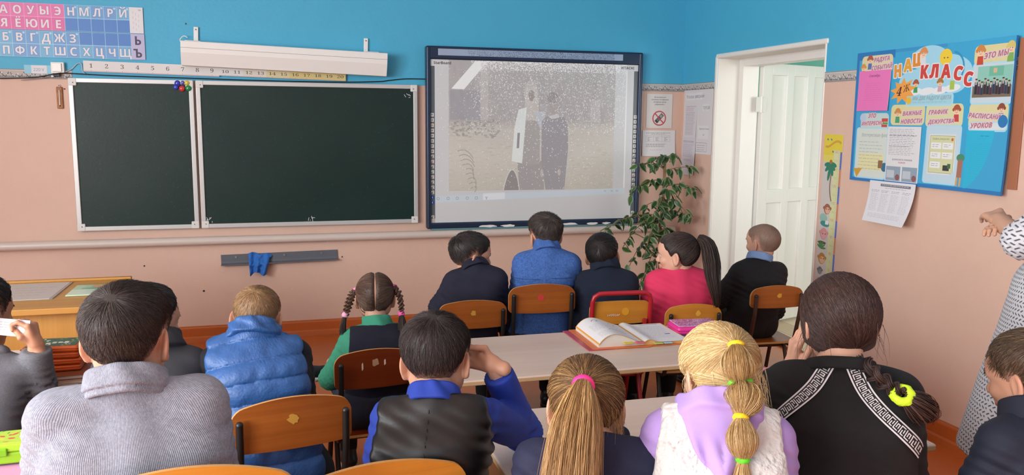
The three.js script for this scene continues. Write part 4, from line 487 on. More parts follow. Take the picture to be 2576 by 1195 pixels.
tag(mesh('magazine', rbox(0.165, 0.006, 0.24, 0.002, 0.425, 0.754, 1.84), std('#ffffff', 0.3, { map: canvasTex(256, 320, (g, w, h) => { g.fillStyle = '#9fc9a4'; g.fillRect(0, 0, w, h); g.fillStyle = '#c7dcc6'; g.fillRect(0, 150, w, 170); g.fillStyle = '#d9a06a'; g.beginPath(); g.ellipse(170, 60, 60, 40, 0.3, 0, 7); g.fill(); g.fillStyle = '#6d9f86'; g.fillRect(60, 100, 120, 40); }) })), 'pale green magazine lying beside the desk pad on the teacher desk', 'magazine');

// ---------------------------------------------------------------- things on the desks
function strip(profile, z0, z1, nz = 6) {                          // a sheet: profile [[x,y]...] swept along z, two-sided with thickness
  const pos = [], uv = [], idx = [], n = profile.length; for (let j = 0; j <= nz; j++) for (let i = 0; i < n; i++) { pos.push(profile[i][0], profile[i][1], lerp(z0, z1, j / nz)); uv.push(i / (n - 1), 1 - j / nz); }
  for (let j = 0; j < nz; j++) for (let i = 0; i < n - 1; i++) { const a = j * n + i, b = a + 1, c = a + n, d = c + 1; idx.push(a, c, b, b, c, d); }
  const g = new THREE.BufferGeometry(); g.setAttribute('position', new THREE.Float32BufferAttribute(pos, 3)); g.setAttribute('uv', new THREE.Float32BufferAttribute(uv, 2)); g.setIndex(idx); g.computeVertexNormals(); return g;
}
function block(profile, base, z0, z1) { const s = new THREE.Shape(); profile.forEach(([x, y], i) => i ? s.lineTo(x, y) : s.moveTo(x, y)); for (let i = profile.length - 1; i >= 0; i--) s.lineTo(profile[i][0], base); const g = new THREE.ExtrudeGeometry(s, { depth: z1 - z0, bevelEnabled: false }); return g.translate(0, 0, z0); }
{ const t = thing('open_textbook', 'open textbook in an orange cover lying on the front desk', 'book', [2.672, 0.68, 3.0], -0.03);
  const left = [], right = []; for (let i = 0; i <= 16; i++) { const u = i / 16; left.push([-0.19 * (1 - u), 0.012 + 0.052 * Math.pow(Math.sin(Math.PI * Math.pow(u, 0.8)), 1.1) * (0.35 + 0.65 * (1 - u)) * (u < 1 ? 1 : 0) + 0.004]); right.push([0.2 * u, 0.014 + 0.012 * Math.exp(-Math.pow((u - 0.12) / 0.12, 2)) * (u > 0.01 ? 1 : 0)]); }
  const page = (kind) => canvasTex(512, 720, (g, w, h) => { g.fillStyle = '#e3e4e6'; g.fillRect(0, 0, w, h); g.strokeStyle = kind ? '#d9a23f' : '#e0a038'; g.lineWidth = 22; g.strokeRect(0, 0, w, h); lines(g, 60, 460, kind ? 110 : 250, kind ? 20 : 9, 24, '#a9acb2', 5, 0.15); if (kind) { g.fillStyle = '#7f8fae'; g.fillRect(230, 30, 220, 14); g.fillStyle = '#5a6f98'; g.fillRect(360, 420, 60, 26); lines(g, 100, 300, 610, 2, 24, '#c9ccd2', 5); } else { g.strokeStyle = '#8a5a6a'; g.lineWidth = 8; for (const x of [130, 330]) { g.beginPath(); g.moveTo(x, 150); g.quadraticCurveTo(x + 40, 60, x + 90, 120); g.quadraticCurveTo(x + 30, 150, x + 70, 190); g.stroke(); } g.fillStyle = '#3d3f48'; for (let i = 0; i < 6; i++) g.fillRect(200 + i * 38, 480 - i * 5, 30, 14); lines(g, 60, 440, 530, 6, 24, '#b5b8be', 5); } });
  mesh('cover', merge([box(0.245, 0.004, 0.31, -0.095, 0.004, 0.004), box(0.215, 0.004, 0.30, 0.1, 0.003, 0)]), std('#d8763a', 0.4), t);
  mesh('page_block', block(left, 0.006, -0.14, 0.14), std('#dcd6cc', 0.8), t); mesh('page_block', block(right, 0.005, -0.14, 0.14), std('#e0b878', 0.8), t);
  mesh('page', strip(left.map(([x, y]) => [x, y + 0.0012]), -0.145, 0.145), std('#fff', 0.6, { map: page(0), side: THREE.DoubleSide }), t); mesh('page', strip(right.map(([x, y]) => [x, y + 0.0012]), -0.145, 0.145), std('#fff', 0.6, { map: page(1), side: THREE.DoubleSide }), t);
  for (const [x, c] of [[-0.07, '#d8c23a'], [-0.02, '#d46a7a'], [0.06, '#b8c46a'], [0.1, '#9ec3d6']]) mesh('marker_tab', rbox(0.035, 0.004, 0.02, 0.001, x, x < 0 ? 0.02 : 0.012, 0.148), std(c, 0.6), t); }
tag(mesh('folder', rbox(0.25, 0.004, 0.31, 0.0015, 2.555, 0.682, 3.0).rotateY(0), phys('#c8545f', 0.18, { transmission: 0.2, thickness: 0 })), 'red translucent folder under the left side of the open textbook', 'folder');
const T_glit = canvasTex(512, 512, (g, w, h) => { g.fillStyle = '#c05c9c'; g.fillRect(0, 0, w, h); for (let i = 0; i < 5200; i++) { g.fillStyle = ['#d49ac4', '#a03c8c', '#e3bcd8', '#8a4f9a', '#c877b2', '#f0dbe8'][i % 6]; const x = rnd() * w, y = rnd() * h, a = rnd() * 6.3, r = rr(4, 13); g.beginPath(); g.moveTo(x + r * Math.cos(a), y + r * Math.sin(a)); g.lineTo(x + r * Math.cos(a + 2.1), y + r * Math.sin(a + 2.1)); g.lineTo(x + r * Math.cos(a + 4.2), y + r * Math.sin(a + 4.2)); g.fill(); } });
{ const t = thing('pencil_case', 'pink glittery zip pencil case beside the open textbook', 'pencil case', [2.975, 0.683, 2.985], -0.1); mesh('case_body', rbox(0.2, 0.036, 0.13, 0.014, 0, 0.018, 0, 4), std('#e0338f', 0.35), t); mesh('lid', rbox(0.188, 0.006, 0.118, 0.003, 0, 0.038, 0), std('#fff', 0.22, { map: T_glit }), t); mesh('zip', rbox(0.203, 0.005, 0.133, 0.002, 0, 0.02, 0), std('#c21f78', 0.4), t); }
tag(mesh('notebook', rbox(0.17, 0.003, 0.21, 0.001, 0, 0, 0), std('#ffffff', 0.25, { map: canvasTex(340, 420, (g, w, h) => { g.fillStyle = '#7d86bd'; g.fillRect(0, 0, w, h); g.fillStyle = '#a9b8d8'; g.fillRect(30, 200, 280, 140); g.fillStyle = '#5f72b8'; g.fillRect(60, 230, 180, 26); g.fillStyle = '#b78ab8'; g.fillRect(0, 0, w, 120); g.strokeStyle = '#d8dff0'; g.lineWidth = 7; g.strokeRect(40, 210, 220, 110); }) })), 'blue and violet glossy notebook partly under the pink pencil case', 'notebook').position.set(2.93, 0.6815, 3.06);
// on the second desk
{ const t = thing('pencil_bag', 'soft pink pencil bag lying on the desk before the girl in black', 'pencil bag', [2.875, 0.682, 3.765], -0.1);
  const pr = []; for (let i = 0; i <= 20; i++) { const a = i / 20 * Math.PI * 2; pr.push(new THREE.Vector2(Math.cos(a) * 0.04 * (1 + 0.1 * Math.sin(3 * a)), Math.sin(a) * 0.036 + 0.036)); }
  const g = new THREE.ExtrudeGeometry(new THREE.Shape(pr), { depth: 0.2, bevelEnabled: true, bevelSize: 0.006, bevelThickness: 0.012, bevelSegments: 3 }); g.rotateY(Math.PI / 2).translate(-0.1, 0.004, 0); mesh('bag_body', g, std('#dca0b4', 0.7, { map: canvasTex(256, 256, (q, w, h) => { q.fillStyle = '#f0c6d2'; q.fillRect(0, 0, w, h); q.fillStyle = '#6a5a62'; for (let i = 0; i < 10; i++) { q.beginPath(); q.ellipse(rnd() * w, rnd() * h, 10, 7, rnd() * 3, 0, 7); q.fill(); } q.fillStyle = '#d68ab8'; for (let i = 0; i < 8; i++) { q.beginPath(); q.ellipse(rnd() * w, rnd() * h, 16, 12, 0, 0, 7); q.fill(); } }) }), t); mesh('zip', tube([[-0.11, 0.07, 0.0], [0, 0.08, 0.002], [0.11, 0.07, 0]], 0.003, 12, 6), std('#8d6a78', 0.5), t); mesh('zip_pull', rbox(0.01, 0.03, 0.006, 0.002, -0.118, 0.03, 0.01), std('#e070b0', 0.4), t); }
tag(mesh('eraser_box', rbox(0.085, 0.022, 0.032, 0.003, 0, 0.011, 0), std('#1f9a68', 0.4)), 'green oblong case in front of the pink pencil bag', 'case').position.set(2.815, 0.681, 3.84); scene.children[scene.children.length - 1].rotation.y = -0.45;
tag(mesh('paper_sheet', rbox(0.21, 0.002, 0.297, 0.0008), std('#fff', 0.7, { map: canvasTex(300, 420, (g, w, h) => { g.fillStyle = '#dcdad8'; g.fillRect(0, 0, w, h); lines(g, 30, 270, 60, 5, 22, '#c78a8a', 4); lines(g, 30, 270, 190, 8, 22, '#a8a8ae', 4); }) })), 'printed paper sheet on the desk between the two girls at the right', 'paper').position.set(2.66, 0.681, 3.92);
// left desks
for (let k = 0; k < 4; k++) { const t = thing('pencil_case', ['lowest', 'second lowest', 'second highest', 'topmost'][k] + ' orange zip pencil case in the stack on the left desk', 'pencil case', [0.565 + 0.004 * (k % 2), 0.742 + k * 0.0215, 3.11], 0.05 - 0.04 * k, 'stack of orange pencil cases'); mesh('case_body', rbox(0.17, 0.021, 0.12, 0.009, 0, 0.0105, 0, 4), std('#d85f1c', 0.45), t); mesh('zip', merge([rbox(0.172, 0.003, 0.122, 0.0015, 0, 0.007, 0), rbox(0.172, 0.003, 0.122, 0.0015, 0, 0.014, 0)]), std('#b8440f', 0.5), t);
  if (k == 3) mesh('lid_print', rbox(0.15, 0.002, 0.10, 0.001, 0, 0.0215, 0), std('#fff', 0.4, { map: canvasTex(256, 192, (g, w, h) => { g.fillStyle = '#2f5a34'; g.fillRect(0, 0, w, h); for (let i = 0; i < 40; i++) { g.fillStyle = ['#d8d8d0', '#7aa04a', '#1d3a24', '#c9b84a'][i % 4]; g.beginPath(); g.ellipse(rnd() * w, rnd() * h, rr(5, 20), rr(4, 9), rnd() * 3, 0, 7); g.fill(); } g.fillStyle = '#e2e2dc'; g.font = 'bold 44px sans-serif'; for (let i = 0; i < 5; i++) g.fillRect(60 + i * 30, 120 - i * 8, 22, 30); }) }), t); }
[['#d8cfc4', 'lowest pale book under the orange pencil cases'], ['#c9a08a', 'middle pinkish book under the orange pencil cases'], ['#8a4a2c', 'brown covered book right under the orange pencil cases']].forEach(([c, l], k) => { const t = thing('book', l, 'book', [0.575 + k * 0.006, 0.70 + k * 0.014, 3.11], 0.06 * k - 0.05, 'books under the pencil cases'); mesh('cover', merge([rbox(0.17, 0.0015, 0.215, 0.0007, 0, 0.001, 0), rbox(0.17, 0.0015, 0.215, 0.0007, 0, 0.0128, 0), rbox(0.002, 0.013, 0.215, 0.0007, -0.085, 0.007, 0)]), std(c, 0.5), t); mesh('pages', box(0.162, 0.010, 0.207, 0.002, 0.0069, 0), std('#e2ded4', 0.8), t); });
{ const t = thing('pencil_case', 'lime green patterned box pencil case at the left edge', 'pencil case', [0.585, 0.716, 3.82], 0.05); const M = std('#8fc41f', 0.35); mesh('case_body', rbox(0.23, 0.03, 0.1, 0.006, 0, 0.015, 0), M, t); mesh('lid', rbox(0.232, 0.022, 0.102, 0.006, 0, 0.041, 0), std('#a5d42f', 0.3), t); mesh('lid_print', rbox(0.215, 0.002, 0.09, 0.001, 0, 0.0525, 0), std('#fff', 0.35, { map: canvasTex(512, 220, (g, w, h) => { g.fillStyle = '#b5d84a'; g.fillRect(0, 0, w, h); for (let i = 0; i < 60; i++) { g.fillStyle = ['#5fae3a', '#e2d44a', '#d84a4a', '#3a86c8', '#d9e8a8'][i % 5]; g.beginPath(); g.ellipse(rnd() * w, rnd() * h, rr(6, 26), rr(4, 12), rnd() * 3, 0, 7); g.fill(); } }) }), t); mesh('latch', rbox(0.05, 0.02, 0.008, 0.003, 0.02, 0.032, 0.052), std('#7ab814', 0.35), t); }
tag(mesh('folder', rbox(0.24, 0.008, 0.32, 0.003), std('#d99ac8', 0.4)), 'pink folder under the lime green pencil case', 'folder').position.set(0.56, 0.708, 3.95);
scene.children[scene.children.length - 1].rotation.y = 0.05;
// ---------------------------------------------------------------- weeping fig in the corner
{ const t = thing('potted_fig', 'variegated weeping fig with cream-edged leaves in the corner beside the doorway', 'plant', [4.06, 0, 0.42]);
  mesh('pot', new THREE.LatheGeometry([[0.001, 0], [0.1, 0], [0.11, 0.02], [0.135, 0.22], [0.145, 0.23], [0.145, 0.25], [0.128, 0.25], [0.12, 0.22], [0.001, 0.22]].map(p => new THREE.Vector2(...p)), 32), std('#9a5a3a', 0.7), t);
  mesh('soil', new THREE.CylinderGeometry(0.122, 0.12, 0.02, 24).translate(0, 0.218, 0), std('#3b2a20', 0.95), t);
  const M_bark = std('#8a6a4c', 0.8); const trunk = [[0.0, 0.22, 0], [0.012, 0.5, -0.01], [-0.004, 0.75, 0.0], [0.018, 0.95, -0.01], [0.022, 1.15, -0.005], [0.03, 1.32, -0.02]]; mesh('trunk', tube(trunk, 0.011, 40, 8), M_bark, t);
  const leafG = [0, 1, 2].map(v => { const n = 8, pos = [], col = [], idx = []; const L = 1, W = 0.6; const gr = [C('#2f552c'), C('#264a27'), C('#3f6a36')][v], cr = C('#9aa878');
    for (const s of [1, -1]) for (let i = 0; i <= n; i++) { const u = i / n, ww = W / 2 * Math.pow(Math.sin(Math.PI * Math.pow(u, 0.8)), 0.9) * (1 - 0.25 * u); for (let j = -2; j <= 2; j++) { const y = -u * L; const x = j / 2 * ww; pos.push(x, y + 0.06 * Math.abs(j) * 0, 0.10 * Math.abs(j / 2) * 0.6 - 0.16 * u * u + s * 0.004 + (v == 1 ? 0.03 * Math.sin(u * 5) : 0)); const c = Math.abs(j) == 2 ? cr : gr; col.push(c.r, c.g, c.b); } }
    const N = 5 * (n + 1); for (let s = 0; s < 2; s++) for (let i = 0; i < n; i++) for (let j = 0; j < 4; j++) { const a = s * N + i * 5 + j, b = a + 1, c = a + 5, d = c + 1; s ? idx.push(a, b, c, b, d, c) : idx.push(a, c, b, b, c, d); }
    const g = new THREE.BufferGeometry(); g.setAttribute('position', new THREE.Float32BufferAttribute(pos, 3)); g.setAttribute('color', new THREE.Float32BufferAttribute(col, 3)); g.setIndex(idx); g.computeVertexNormals(); return g; });
  const M_leaf = phys('#ffffff', 0.45, { vertexColors: true, transmission: 0.15, thickness: 0, side: THREE.DoubleSide });
  // branches: start height, direction angle, length, droop
  const br = [[1.30, 1.0, 0.10, 0.0], [1.30, 2.6, 0.11, 0.02], [1.22, 2.8, 0.26, 0.02], [1.2, 0.2, 0.22, 0.02], [1.12, 3.0, 0.30, 0.10], [1.08, 0.0, 0.28, 0.06], [1.05, 1.5, 0.22, 0.06], [1.0, 2.2, 0.24, 0.12], [0.98, 0.8, 0.22, 0.1], [0.96, 3.4, 0.2, 0.08], [0.86, 3.1, 0.46, 0.10], [0.84, 2.7, 0.42, 0.16], [0.82, 2.3, 0.34, 0.18], [0.88, 0.1, 0.24, 0.06], [0.78, 1.6, 0.26, 0.16], [0.76, 0.6, 0.24, 0.14], [0.72, 2.9, 0.3, 0.2], [0.62, 2.4, 0.26, 0.2], [0.6, 1.2, 0.26, 0.18], [0.52, 2.8, 0.22, 0.16], [0.5, 0.5, 0.2, 0.12], [0.92, 1.9, 0.2, 0.05], [1.14, 1.7, 0.16, 0.02]];
  const q = new THREE.Quaternion(), tc = new THREE.CatmullRomCurve3(trunk.map(p => V(...p))); let count = 0;
  for (const [y0, az, L, dr] of br) { const u = clamp((y0 - 0.22) / 1.1, 0, 1), p0 = tc.getPoint(u); p0.y = Math.min(y0, 1.31); const dx = Math.cos(az), dz = Math.sin(az) * 0.8; const pts = []; for (let i = 0; i <= 5; i++) { const s = i / 5; pts.push(V(p0.x + dx * L * s, p0.y + 0.12 * s * (1 - 0.2 * s) * Math.min(1, L * 3) - dr * 1.8 * s * s, p0.z + dz * L * s)); }
    const cv = new THREE.CatmullRomCurve3(pts); mesh('branch', new THREE.TubeGeometry(cv, 10, 0.0032, 5), M_bark, t);
    const nl = Math.max(7, Math.round(L * 46)); for (let i = 0; i < nl && count < 298; i++) { count++; const s = 0.12 + 0.88 * (i + 0.5) / nl, p = cv.getPoint(s); const m = mesh('leaf', leafG[count % 3], M_leaf, t); const sc = rr(0.066, 0.094); m.scale.setScalar(sc); m.position.set(p.x + rr(-0.02, 0.02), p.y + rr(-0.015, 0.012), p.z + rr(-0.02, 0.02)); m.rotation.set(rr(-1.3, 0.3), rr(-1.5, 1.5), rr(-1.2, 1.2), 'YXZ'); } } }
// ---------------------------------------------------------------- figures: distance fields meshed with surface nets
const smin = (a, b, k) => { const h = Math.max(k - Math.abs(a - b), 0) / k; return Math.min(a, b) - h * h * k * 0.25; };
const smax = (a, b, k) => -smin(-a, -b, k);
function rc(a, b, ra, rb) {                                        // tapered capsule
  const ax = a.x, ay = a.y, az = a.z, bx = b.x - ax, by = b.y - ay, bz = b.z - az, L = bx * bx + by * by + bz * bz + 1e-9;
  return (x, y, z) => { const px = x - ax, py = y - ay, pz = z - az; let t = (px * bx + py * by + pz * bz) / L; t = t < 0 ? 0 : t > 1 ? 1 : t; const dx = px - bx * t, dy = py - by * t, dz = pz - bz * t; return Math.sqrt(dx * dx + dy * dy + dz * dz) - (ra + (rb - ra) * t); };
}
function el(cx, cy, cz, rx, ry, rz) { return (x, y, z) => { const a = (x - cx) / rx, b = (y - cy) / ry, c = (z - cz) / rz, k0 = Math.sqrt(a * a + b * b + c * c), d = a / rx, e = b / ry, f = c / rz, k1 = Math.sqrt(d * d + e * e + f * f); return k1 < 1e-9 ? -Math.min(rx, ry, rz) : k0 * (k0 - 1) / k1; }; }
const U = (k, fs) => (x, y, z) => { let d = fs[0](x, y, z); for (let i = 1; i < fs.length; i++) d = smin(d, fs[i](x, y, z), k); return d; };
function nets(f, mn, mx, h) {
  const nx = Math.ceil((mx.x - mn.x) / h) + 1, ny = Math.ceil((mx.y - mn.y) / h) + 1, nz = Math.ceil((mx.z - mn.z) / h) + 1, F = new Float32Array(nx * ny * nz), B = 5;
  const R = B * h * 0.9 * 1.5 + h;
  for (let bz = 0; bz < nz; bz += B) for (let by = 0; by < ny; by += B) for (let bx = 0; bx < nx; bx += B) {
    const c = f(mn.x + (bx + B / 2) * h, mn.y + (by + B / 2) * h, mn.z + (bz + B / 2) * h), far = Math.abs(c) > R;
    for (let z = bz; z < Math.min(bz + B, nz); z++) for (let y = by; y < Math.min(by + B, ny); y++) for (let x = bx; x < Math.min(bx + B, nx); x++) F[(z * ny + y) * nx + x] = far ? c : f(mn.x + x * h, mn.y + y * h, mn.z + z * h);
  }
  const id = new Int32Array(nx * ny * nz).fill(-1), pos = [], idx = [], E = [[0, 1], [2, 3], [4, 5], [6, 7], [0, 2], [1, 3], [4, 6], [5, 7], [0, 4], [1, 5], [2, 6], [3, 7]];
  const v = new Float32Array(8);
  for (let z = 0; z < nz - 1; z++) for (let y = 0; y < ny - 1; y++) for (let x = 0; x < nx - 1; x++) {
    let m = 0; for (let k = 0; k < 8; k++) { v[k] = F[((z + (k >> 2)) * ny + y + ((k >> 1) & 1)) * nx + x + (k & 1)]; if (v[k] < 0) m |= 1 << k; }
    if (m === 0 || m === 255) continue;
    let sx = 0, sy = 0, sz = 0, n = 0; for (const [a, b] of E) { if ((v[a] < 0) === (v[b] < 0)) continue; const t = v[a] / (v[a] - v[b]); sx += (a & 1) + t * ((b & 1) - (a & 1)); sy += ((a >> 1) & 1) + t * (((b >> 1) & 1) - ((a >> 1) & 1)); sz += (a >> 2) + t * ((b >> 2) - (a >> 2)); n++; }
    id[(z * ny + y) * nx + x] = pos.length / 3; pos.push(mn.x + (x + sx / n) * h, mn.y + (y + sy / n) * h, mn.z + (z + sz / n) * h);
  }
  for (let z = 1; z < nz - 1; z++) for (let y = 1; y < ny - 1; y++) for (let x = 1; x < nx - 1; x++) {
    const o = (z * ny + y) * nx + x, s = F[o] < 0, q = (a, b, c, d, fl) => { if (a < 0 || b < 0 || c < 0 || d < 0) return; fl ? idx.push(a, c, b, a, d, c) : idx.push(a, b, c, a, c, d); };
    if (s !== (F[o + 1] < 0)) q(id[o], id[o - nx], id[o - nx - nx * ny], id[o - nx * ny], !s);
    if (s !== (F[o + nx] < 0)) q(id[o], id[o - nx * ny], id[o - 1 - nx * ny], id[o - 1], !s);
    if (s !== (F[o + nx * ny] < 0)) q(id[o], id[o - 1], id[o - 1 - nx], id[o - nx], !s);
  }
  const N = pos.length / 3, P = new Float32Array(pos), nor = new Float32Array(N * 3), e = h * 0.35;
  for (let i = 0; i < N; i++) {
    let x = P[3 * i], y = P[3 * i + 1], z = P[3 * i + 2]; let gx = f(x + e, y, z) - f(x - e, y, z), gy = f(x, y + e, z) - f(x, y - e, z), gz = f(x, y, z + e) - f(x, y, z - e); const l = Math.hypot(gx, gy, gz) || 1; gx /= l; gy /= l; gz /= l;
    const d = clamp(f(x, y, z), -h * 0.5, h * 0.5); P[3 * i] = x - gx * d; P[3 * i + 1] = y - gy * d; P[3 * i + 2] = z - gz * d; nor[3 * i] = gx; nor[3 * i + 1] = gy; nor[3 * i + 2] = gz;
  }
  const g = new THREE.BufferGeometry(); g.setAttribute('position', new THREE.BufferAttribute(P, 3)); g.setAttribute('normal', new THREE.BufferAttribute(nor, 3)); g.setIndex(idx); return g;
}
const paint = (g, fn) => { const p = g.attributes.position, c = new Float32Array(p.count * 3); for (let i = 0; i < p.count; i++) { const k = fn(p.getX(i), p.getY(i), p.getZ(i)); c[3 * i] = k[0]; c[3 * i + 1] = k[1]; c[3 * i + 2] = k[2]; } g.setAttribute('color', new THREE.BufferAttribute(c, 3)); return g; };
function joinIdx(list) { let n = 0, m = 0; for (const g of list) { n += g.attributes.position.count; m += g.index.count; } const P = new Float32Array(n * 3), N = new Float32Array(n * 3), K = new Float32Array(n * 3).fill(1), I = new Uint32Array(m); let o = 0, q = 0; for (const g of list) { P.set(g.attributes.position.array, o * 3); N.set(g.attributes.normal.array, o * 3); if (g.attributes.color) K.set(g.attributes.color.array, o * 3); const a = g.index.array; for (let i = 0; i < a.length; i++) I[q + i] = a[i] + o; o += g.attributes.position.count; q += a.length; } const r = new THREE.BufferGeometry(); r.setAttribute('position', new THREE.BufferAttribute(P, 3)); r.setAttribute('normal', new THREE.BufferAttribute(N, 3)); r.setAttribute('color', new THREE.BufferAttribute(K, 3)); r.setIndex(new THREE.BufferAttribute(I, 1)); return r; }
// --- head, in its own axes: y up, z to the face, x to the person's left
const skull = U(0.03, [el(0, 0.022, -0.010, 0.0735, 0.080, 0.093), el(0, -0.032, 0.028, 0.057, 0.066, 0.054), rc(V(0.040, -0.050, 0.0), V(0.012, -0.090, 0.056), 0.024, 0.016), rc(V(-0.040, -0.050, 0.0), V(-0.012, -0.090, 0.056), 0.024, 0.016), el(0, 0.035, 0.055, 0.05, 0.04, 0.034)]);
const headField = (() => {
  const add = U(0.012, [skull, el(0.034, -0.026, 0.055, 0.024, 0.022, 0.024), el(-0.034, -0.026, 0.055, 0.024, 0.022, 0.024), rc(V(0, 0.004, 0.083), V(0, -0.026, 0.1), 0.0065, 0.0085), el(0.009, -0.031, 0.092, 0.009, 0.007, 0.009), el(-0.009, -0.031, 0.092, 0.009, 0.007, 0.009), el(0, -0.091, 0.066, 0.017, 0.013, 0.015), rc(V(0.014, 0.018, 0.082), V(0.042, 0.016, 0.07), 0.006, 0.006), rc(V(-0.014, 0.018, 0.082), V(-0.042, 0.016, 0.07), 0.006, 0.006)]);
  const lips = U(0.004, [rc(V(0.016, -0.0565, 0.079), V(0, -0.0535, 0.0875), 0.004, 0.006), rc(V(-0.016, -0.0565, 0.079), V(0, -0.0535, 0.0875), 0.004, 0.006), rc(V(0.014, -0.060, 0.079), V(0, -0.065, 0.085), 0.004, 0.0065), rc(V(-0.014, -0.060, 0.079), V(0, -0.065, 0.085), 0.004, 0.0065)]);
  const ears = [1, -1].map(s => { const cs = Math.cos(0.45 * s), sn = Math.sin(0.45 * s); const o = el(0, 0, 0, 0.007, 0.031, 0.019), i = el(0.008 * s, 0.003, 0.003, 0.007, 0.02, 0.011), lob = el(0, -0.026, 0.004, 0.006, 0.010, 0.009); return (x, y, z) => { const px = x - s * 0.077, py = y + 0.010, pz = z + 0.012; if (Math.abs(px) > 0.05) return 0.03; const qx = cs * px + sn * pz, qz = -sn * px + cs * pz; return smax(smin(o(qx, py, qz), lob(qx, py, qz), 0.008), -i(qx, py, qz), 0.006); }; });
  const sock = [1, -1].map(s => el(s * 0.031, -0.001, 0.088, 0.0165, 0.010, 0.014));
  return (x, y, z) => { let d = add(x, y, z); d = smax(d, -sock[0](x, y, z), 0.012); d = smax(d, -sock[1](x, y, z), 0.012); d = smin(d, lips(x, y, z), 0.004); d = smin(d, ears[0](x, y, z), 0.007); d = smin(d, ears[1](x, y, z), 0.007); return d; };
})();
const HEAD = paint(nets(headField, V(-0.105, -0.125, -0.115), V(0.105, 0.115, 0.125), 0.0046), (x, y, z) => { const l = Math.exp(-(Math.pow(x / 0.018, 2) + Math.pow((y + 0.0585) / 0.0085, 2))) * (z > 0.07 ? 1 : 0), e = Math.abs(x) > 0.078 ? 0.5 : 0; return [1, 1 - 0.36 * l - 0.12 * e, 1 - 0.34 * l - 0.14 * e]; });
// radial table of the skull, for hair
const RN = 96, RM = 48, RT = new Float32Array(RN * (RM + 1));
for (let j = 0; j <= RM; j++) for (let i = 0; i < RN; i++) { const ph = i / RN * 6.28319, th = j / RM * Math.PI, dx = Math.sin(th) * Math.sin(ph), dy = Math.cos(th), dz = Math.sin(th) * Math.cos(ph); let t = 0.02; for (let k = 0; k < 40; k++) { const d = skull(dx * t, dy * t, dz * t); t -= d * 0.9; if (Math.abs(d) < 1e-5) break; } RT[j * RN + i] = t; }
function rad(d) { const th = Math.acos(clamp(d.y, -1, 1)) / Math.PI * RM, ph = ((Math.atan2(d.x, d.z) / 6.28319 + 1) % 1) * RN, j = Math.min(RM - 1, Math.floor(th)), i = Math.floor(ph) % RN, a = th - j, b = ph - Math.floor(ph), k = (i + 1) % RN; return lerp(lerp(RT[j * RN + i], RT[j * RN + k], b), lerp(RT[(j + 1) * RN + i], RT[(j + 1) * RN + k], b), a); }
// hairline height by angle from the face, for three cuts
const curve = (pts) => (a) => { for (let i = 1; i < pts.length; i++) if (a <= pts[i][0]) { const t = (a - pts[i - 1][0]) / (pts[i][0] - pts[i - 1][0]); return lerp(pts[i - 1][1], pts[i][1], t * t * (3 - 2 * t)); } return pts[pts.length - 1][1]; };
const HL = { boy: curve([[0, 0.062], [35, 0.06], [50, 0.04], [66, 0.03], [78, 0.004], [90, -0.006], [97, 0.014], [112, 0.008], [124, -0.03], [145, -0.054], [180, -0.06]]), girl: curve([[0, 0.068], [40, 0.062], [62, 0.03], [80, 0.0], [95, 0.012], [108, 0.006], [120, -0.036], [145, -0.062], [180, -0.07]]), long: curve([[0, 0.06], [40, 0.05], [60, 0.0], [75, -0.05], [95, -0.06], [120, -0.07], [145, -0.078], [180, -0.082]]) };
// strand collector: thin three-sided tubes with a colour each
class Strands {
  constructor() { this.p = []; this.n = []; this.c = []; this.i = []; }
  add(pts, r0, r1, col, sides = 3, mid = 0) {
    const m = pts.length, base = this.p.length / 3, T = V(), A = V(), Bv = V(); let first = true;
    for (let k = 0; k < m; k++) {
      T.copy(pts[Math.min(m - 1, k + 1)]).sub(pts[Math.max(0, k - 1)]).normalize(); if (first) { A.set(0.31, 0.2, 0.93).cross(T); if (A.lengthSq() < 0.02) A.set(1, 0, 0).cross(T); first = false; } else { A.addScaledVector(T, -A.dot(T)); if (A.lengthSq() < 1e-6) A.set(0, 1, 0.3).cross(T); } A.normalize(); Bv.crossVectors(T, A); const u = k / (m - 1), r = mid ? lerp(r0, r1, u) + (mid - lerp(r0, r1, u)) * Math.sin(Math.PI * u) : lerp(r0, r1, u);
      for (let s = 0; s < sides; s++) { const a = s / sides * 6.28319, x = Math.cos(a), y = Math.sin(a), nx = A.x * x + Bv.x * y, ny = A.y * x + Bv.y * y, nz = A.z * x + Bv.z * y; this.p.push(pts[k].x + nx * r, pts[k].y + ny * r, pts[k].z + nz * r); this.n.push(nx, ny, nz); this.c.push(col[0], col[1], col[2]); }
    }
    for (let k = 0; k < m - 1; k++) for (let s = 0; s < sides; s++) { const a = base + k * sides + s, b = base + k * sides + (s + 1) % sides, c = a + sides, d = b + sides; this.i.push(a, b, c, b, d, c); }
  }
  geo() { const g = new THREE.BufferGeometry(); g.setAttribute('position', new THREE.Float32BufferAttribute(this.p, 3)); g.setAttribute('normal', new THREE.Float32BufferAttribute(this.n, 3)); g.setAttribute('color', new THREE.Float32BufferAttribute(this.c, 3)); g.setIndex(this.i); return g; }
}
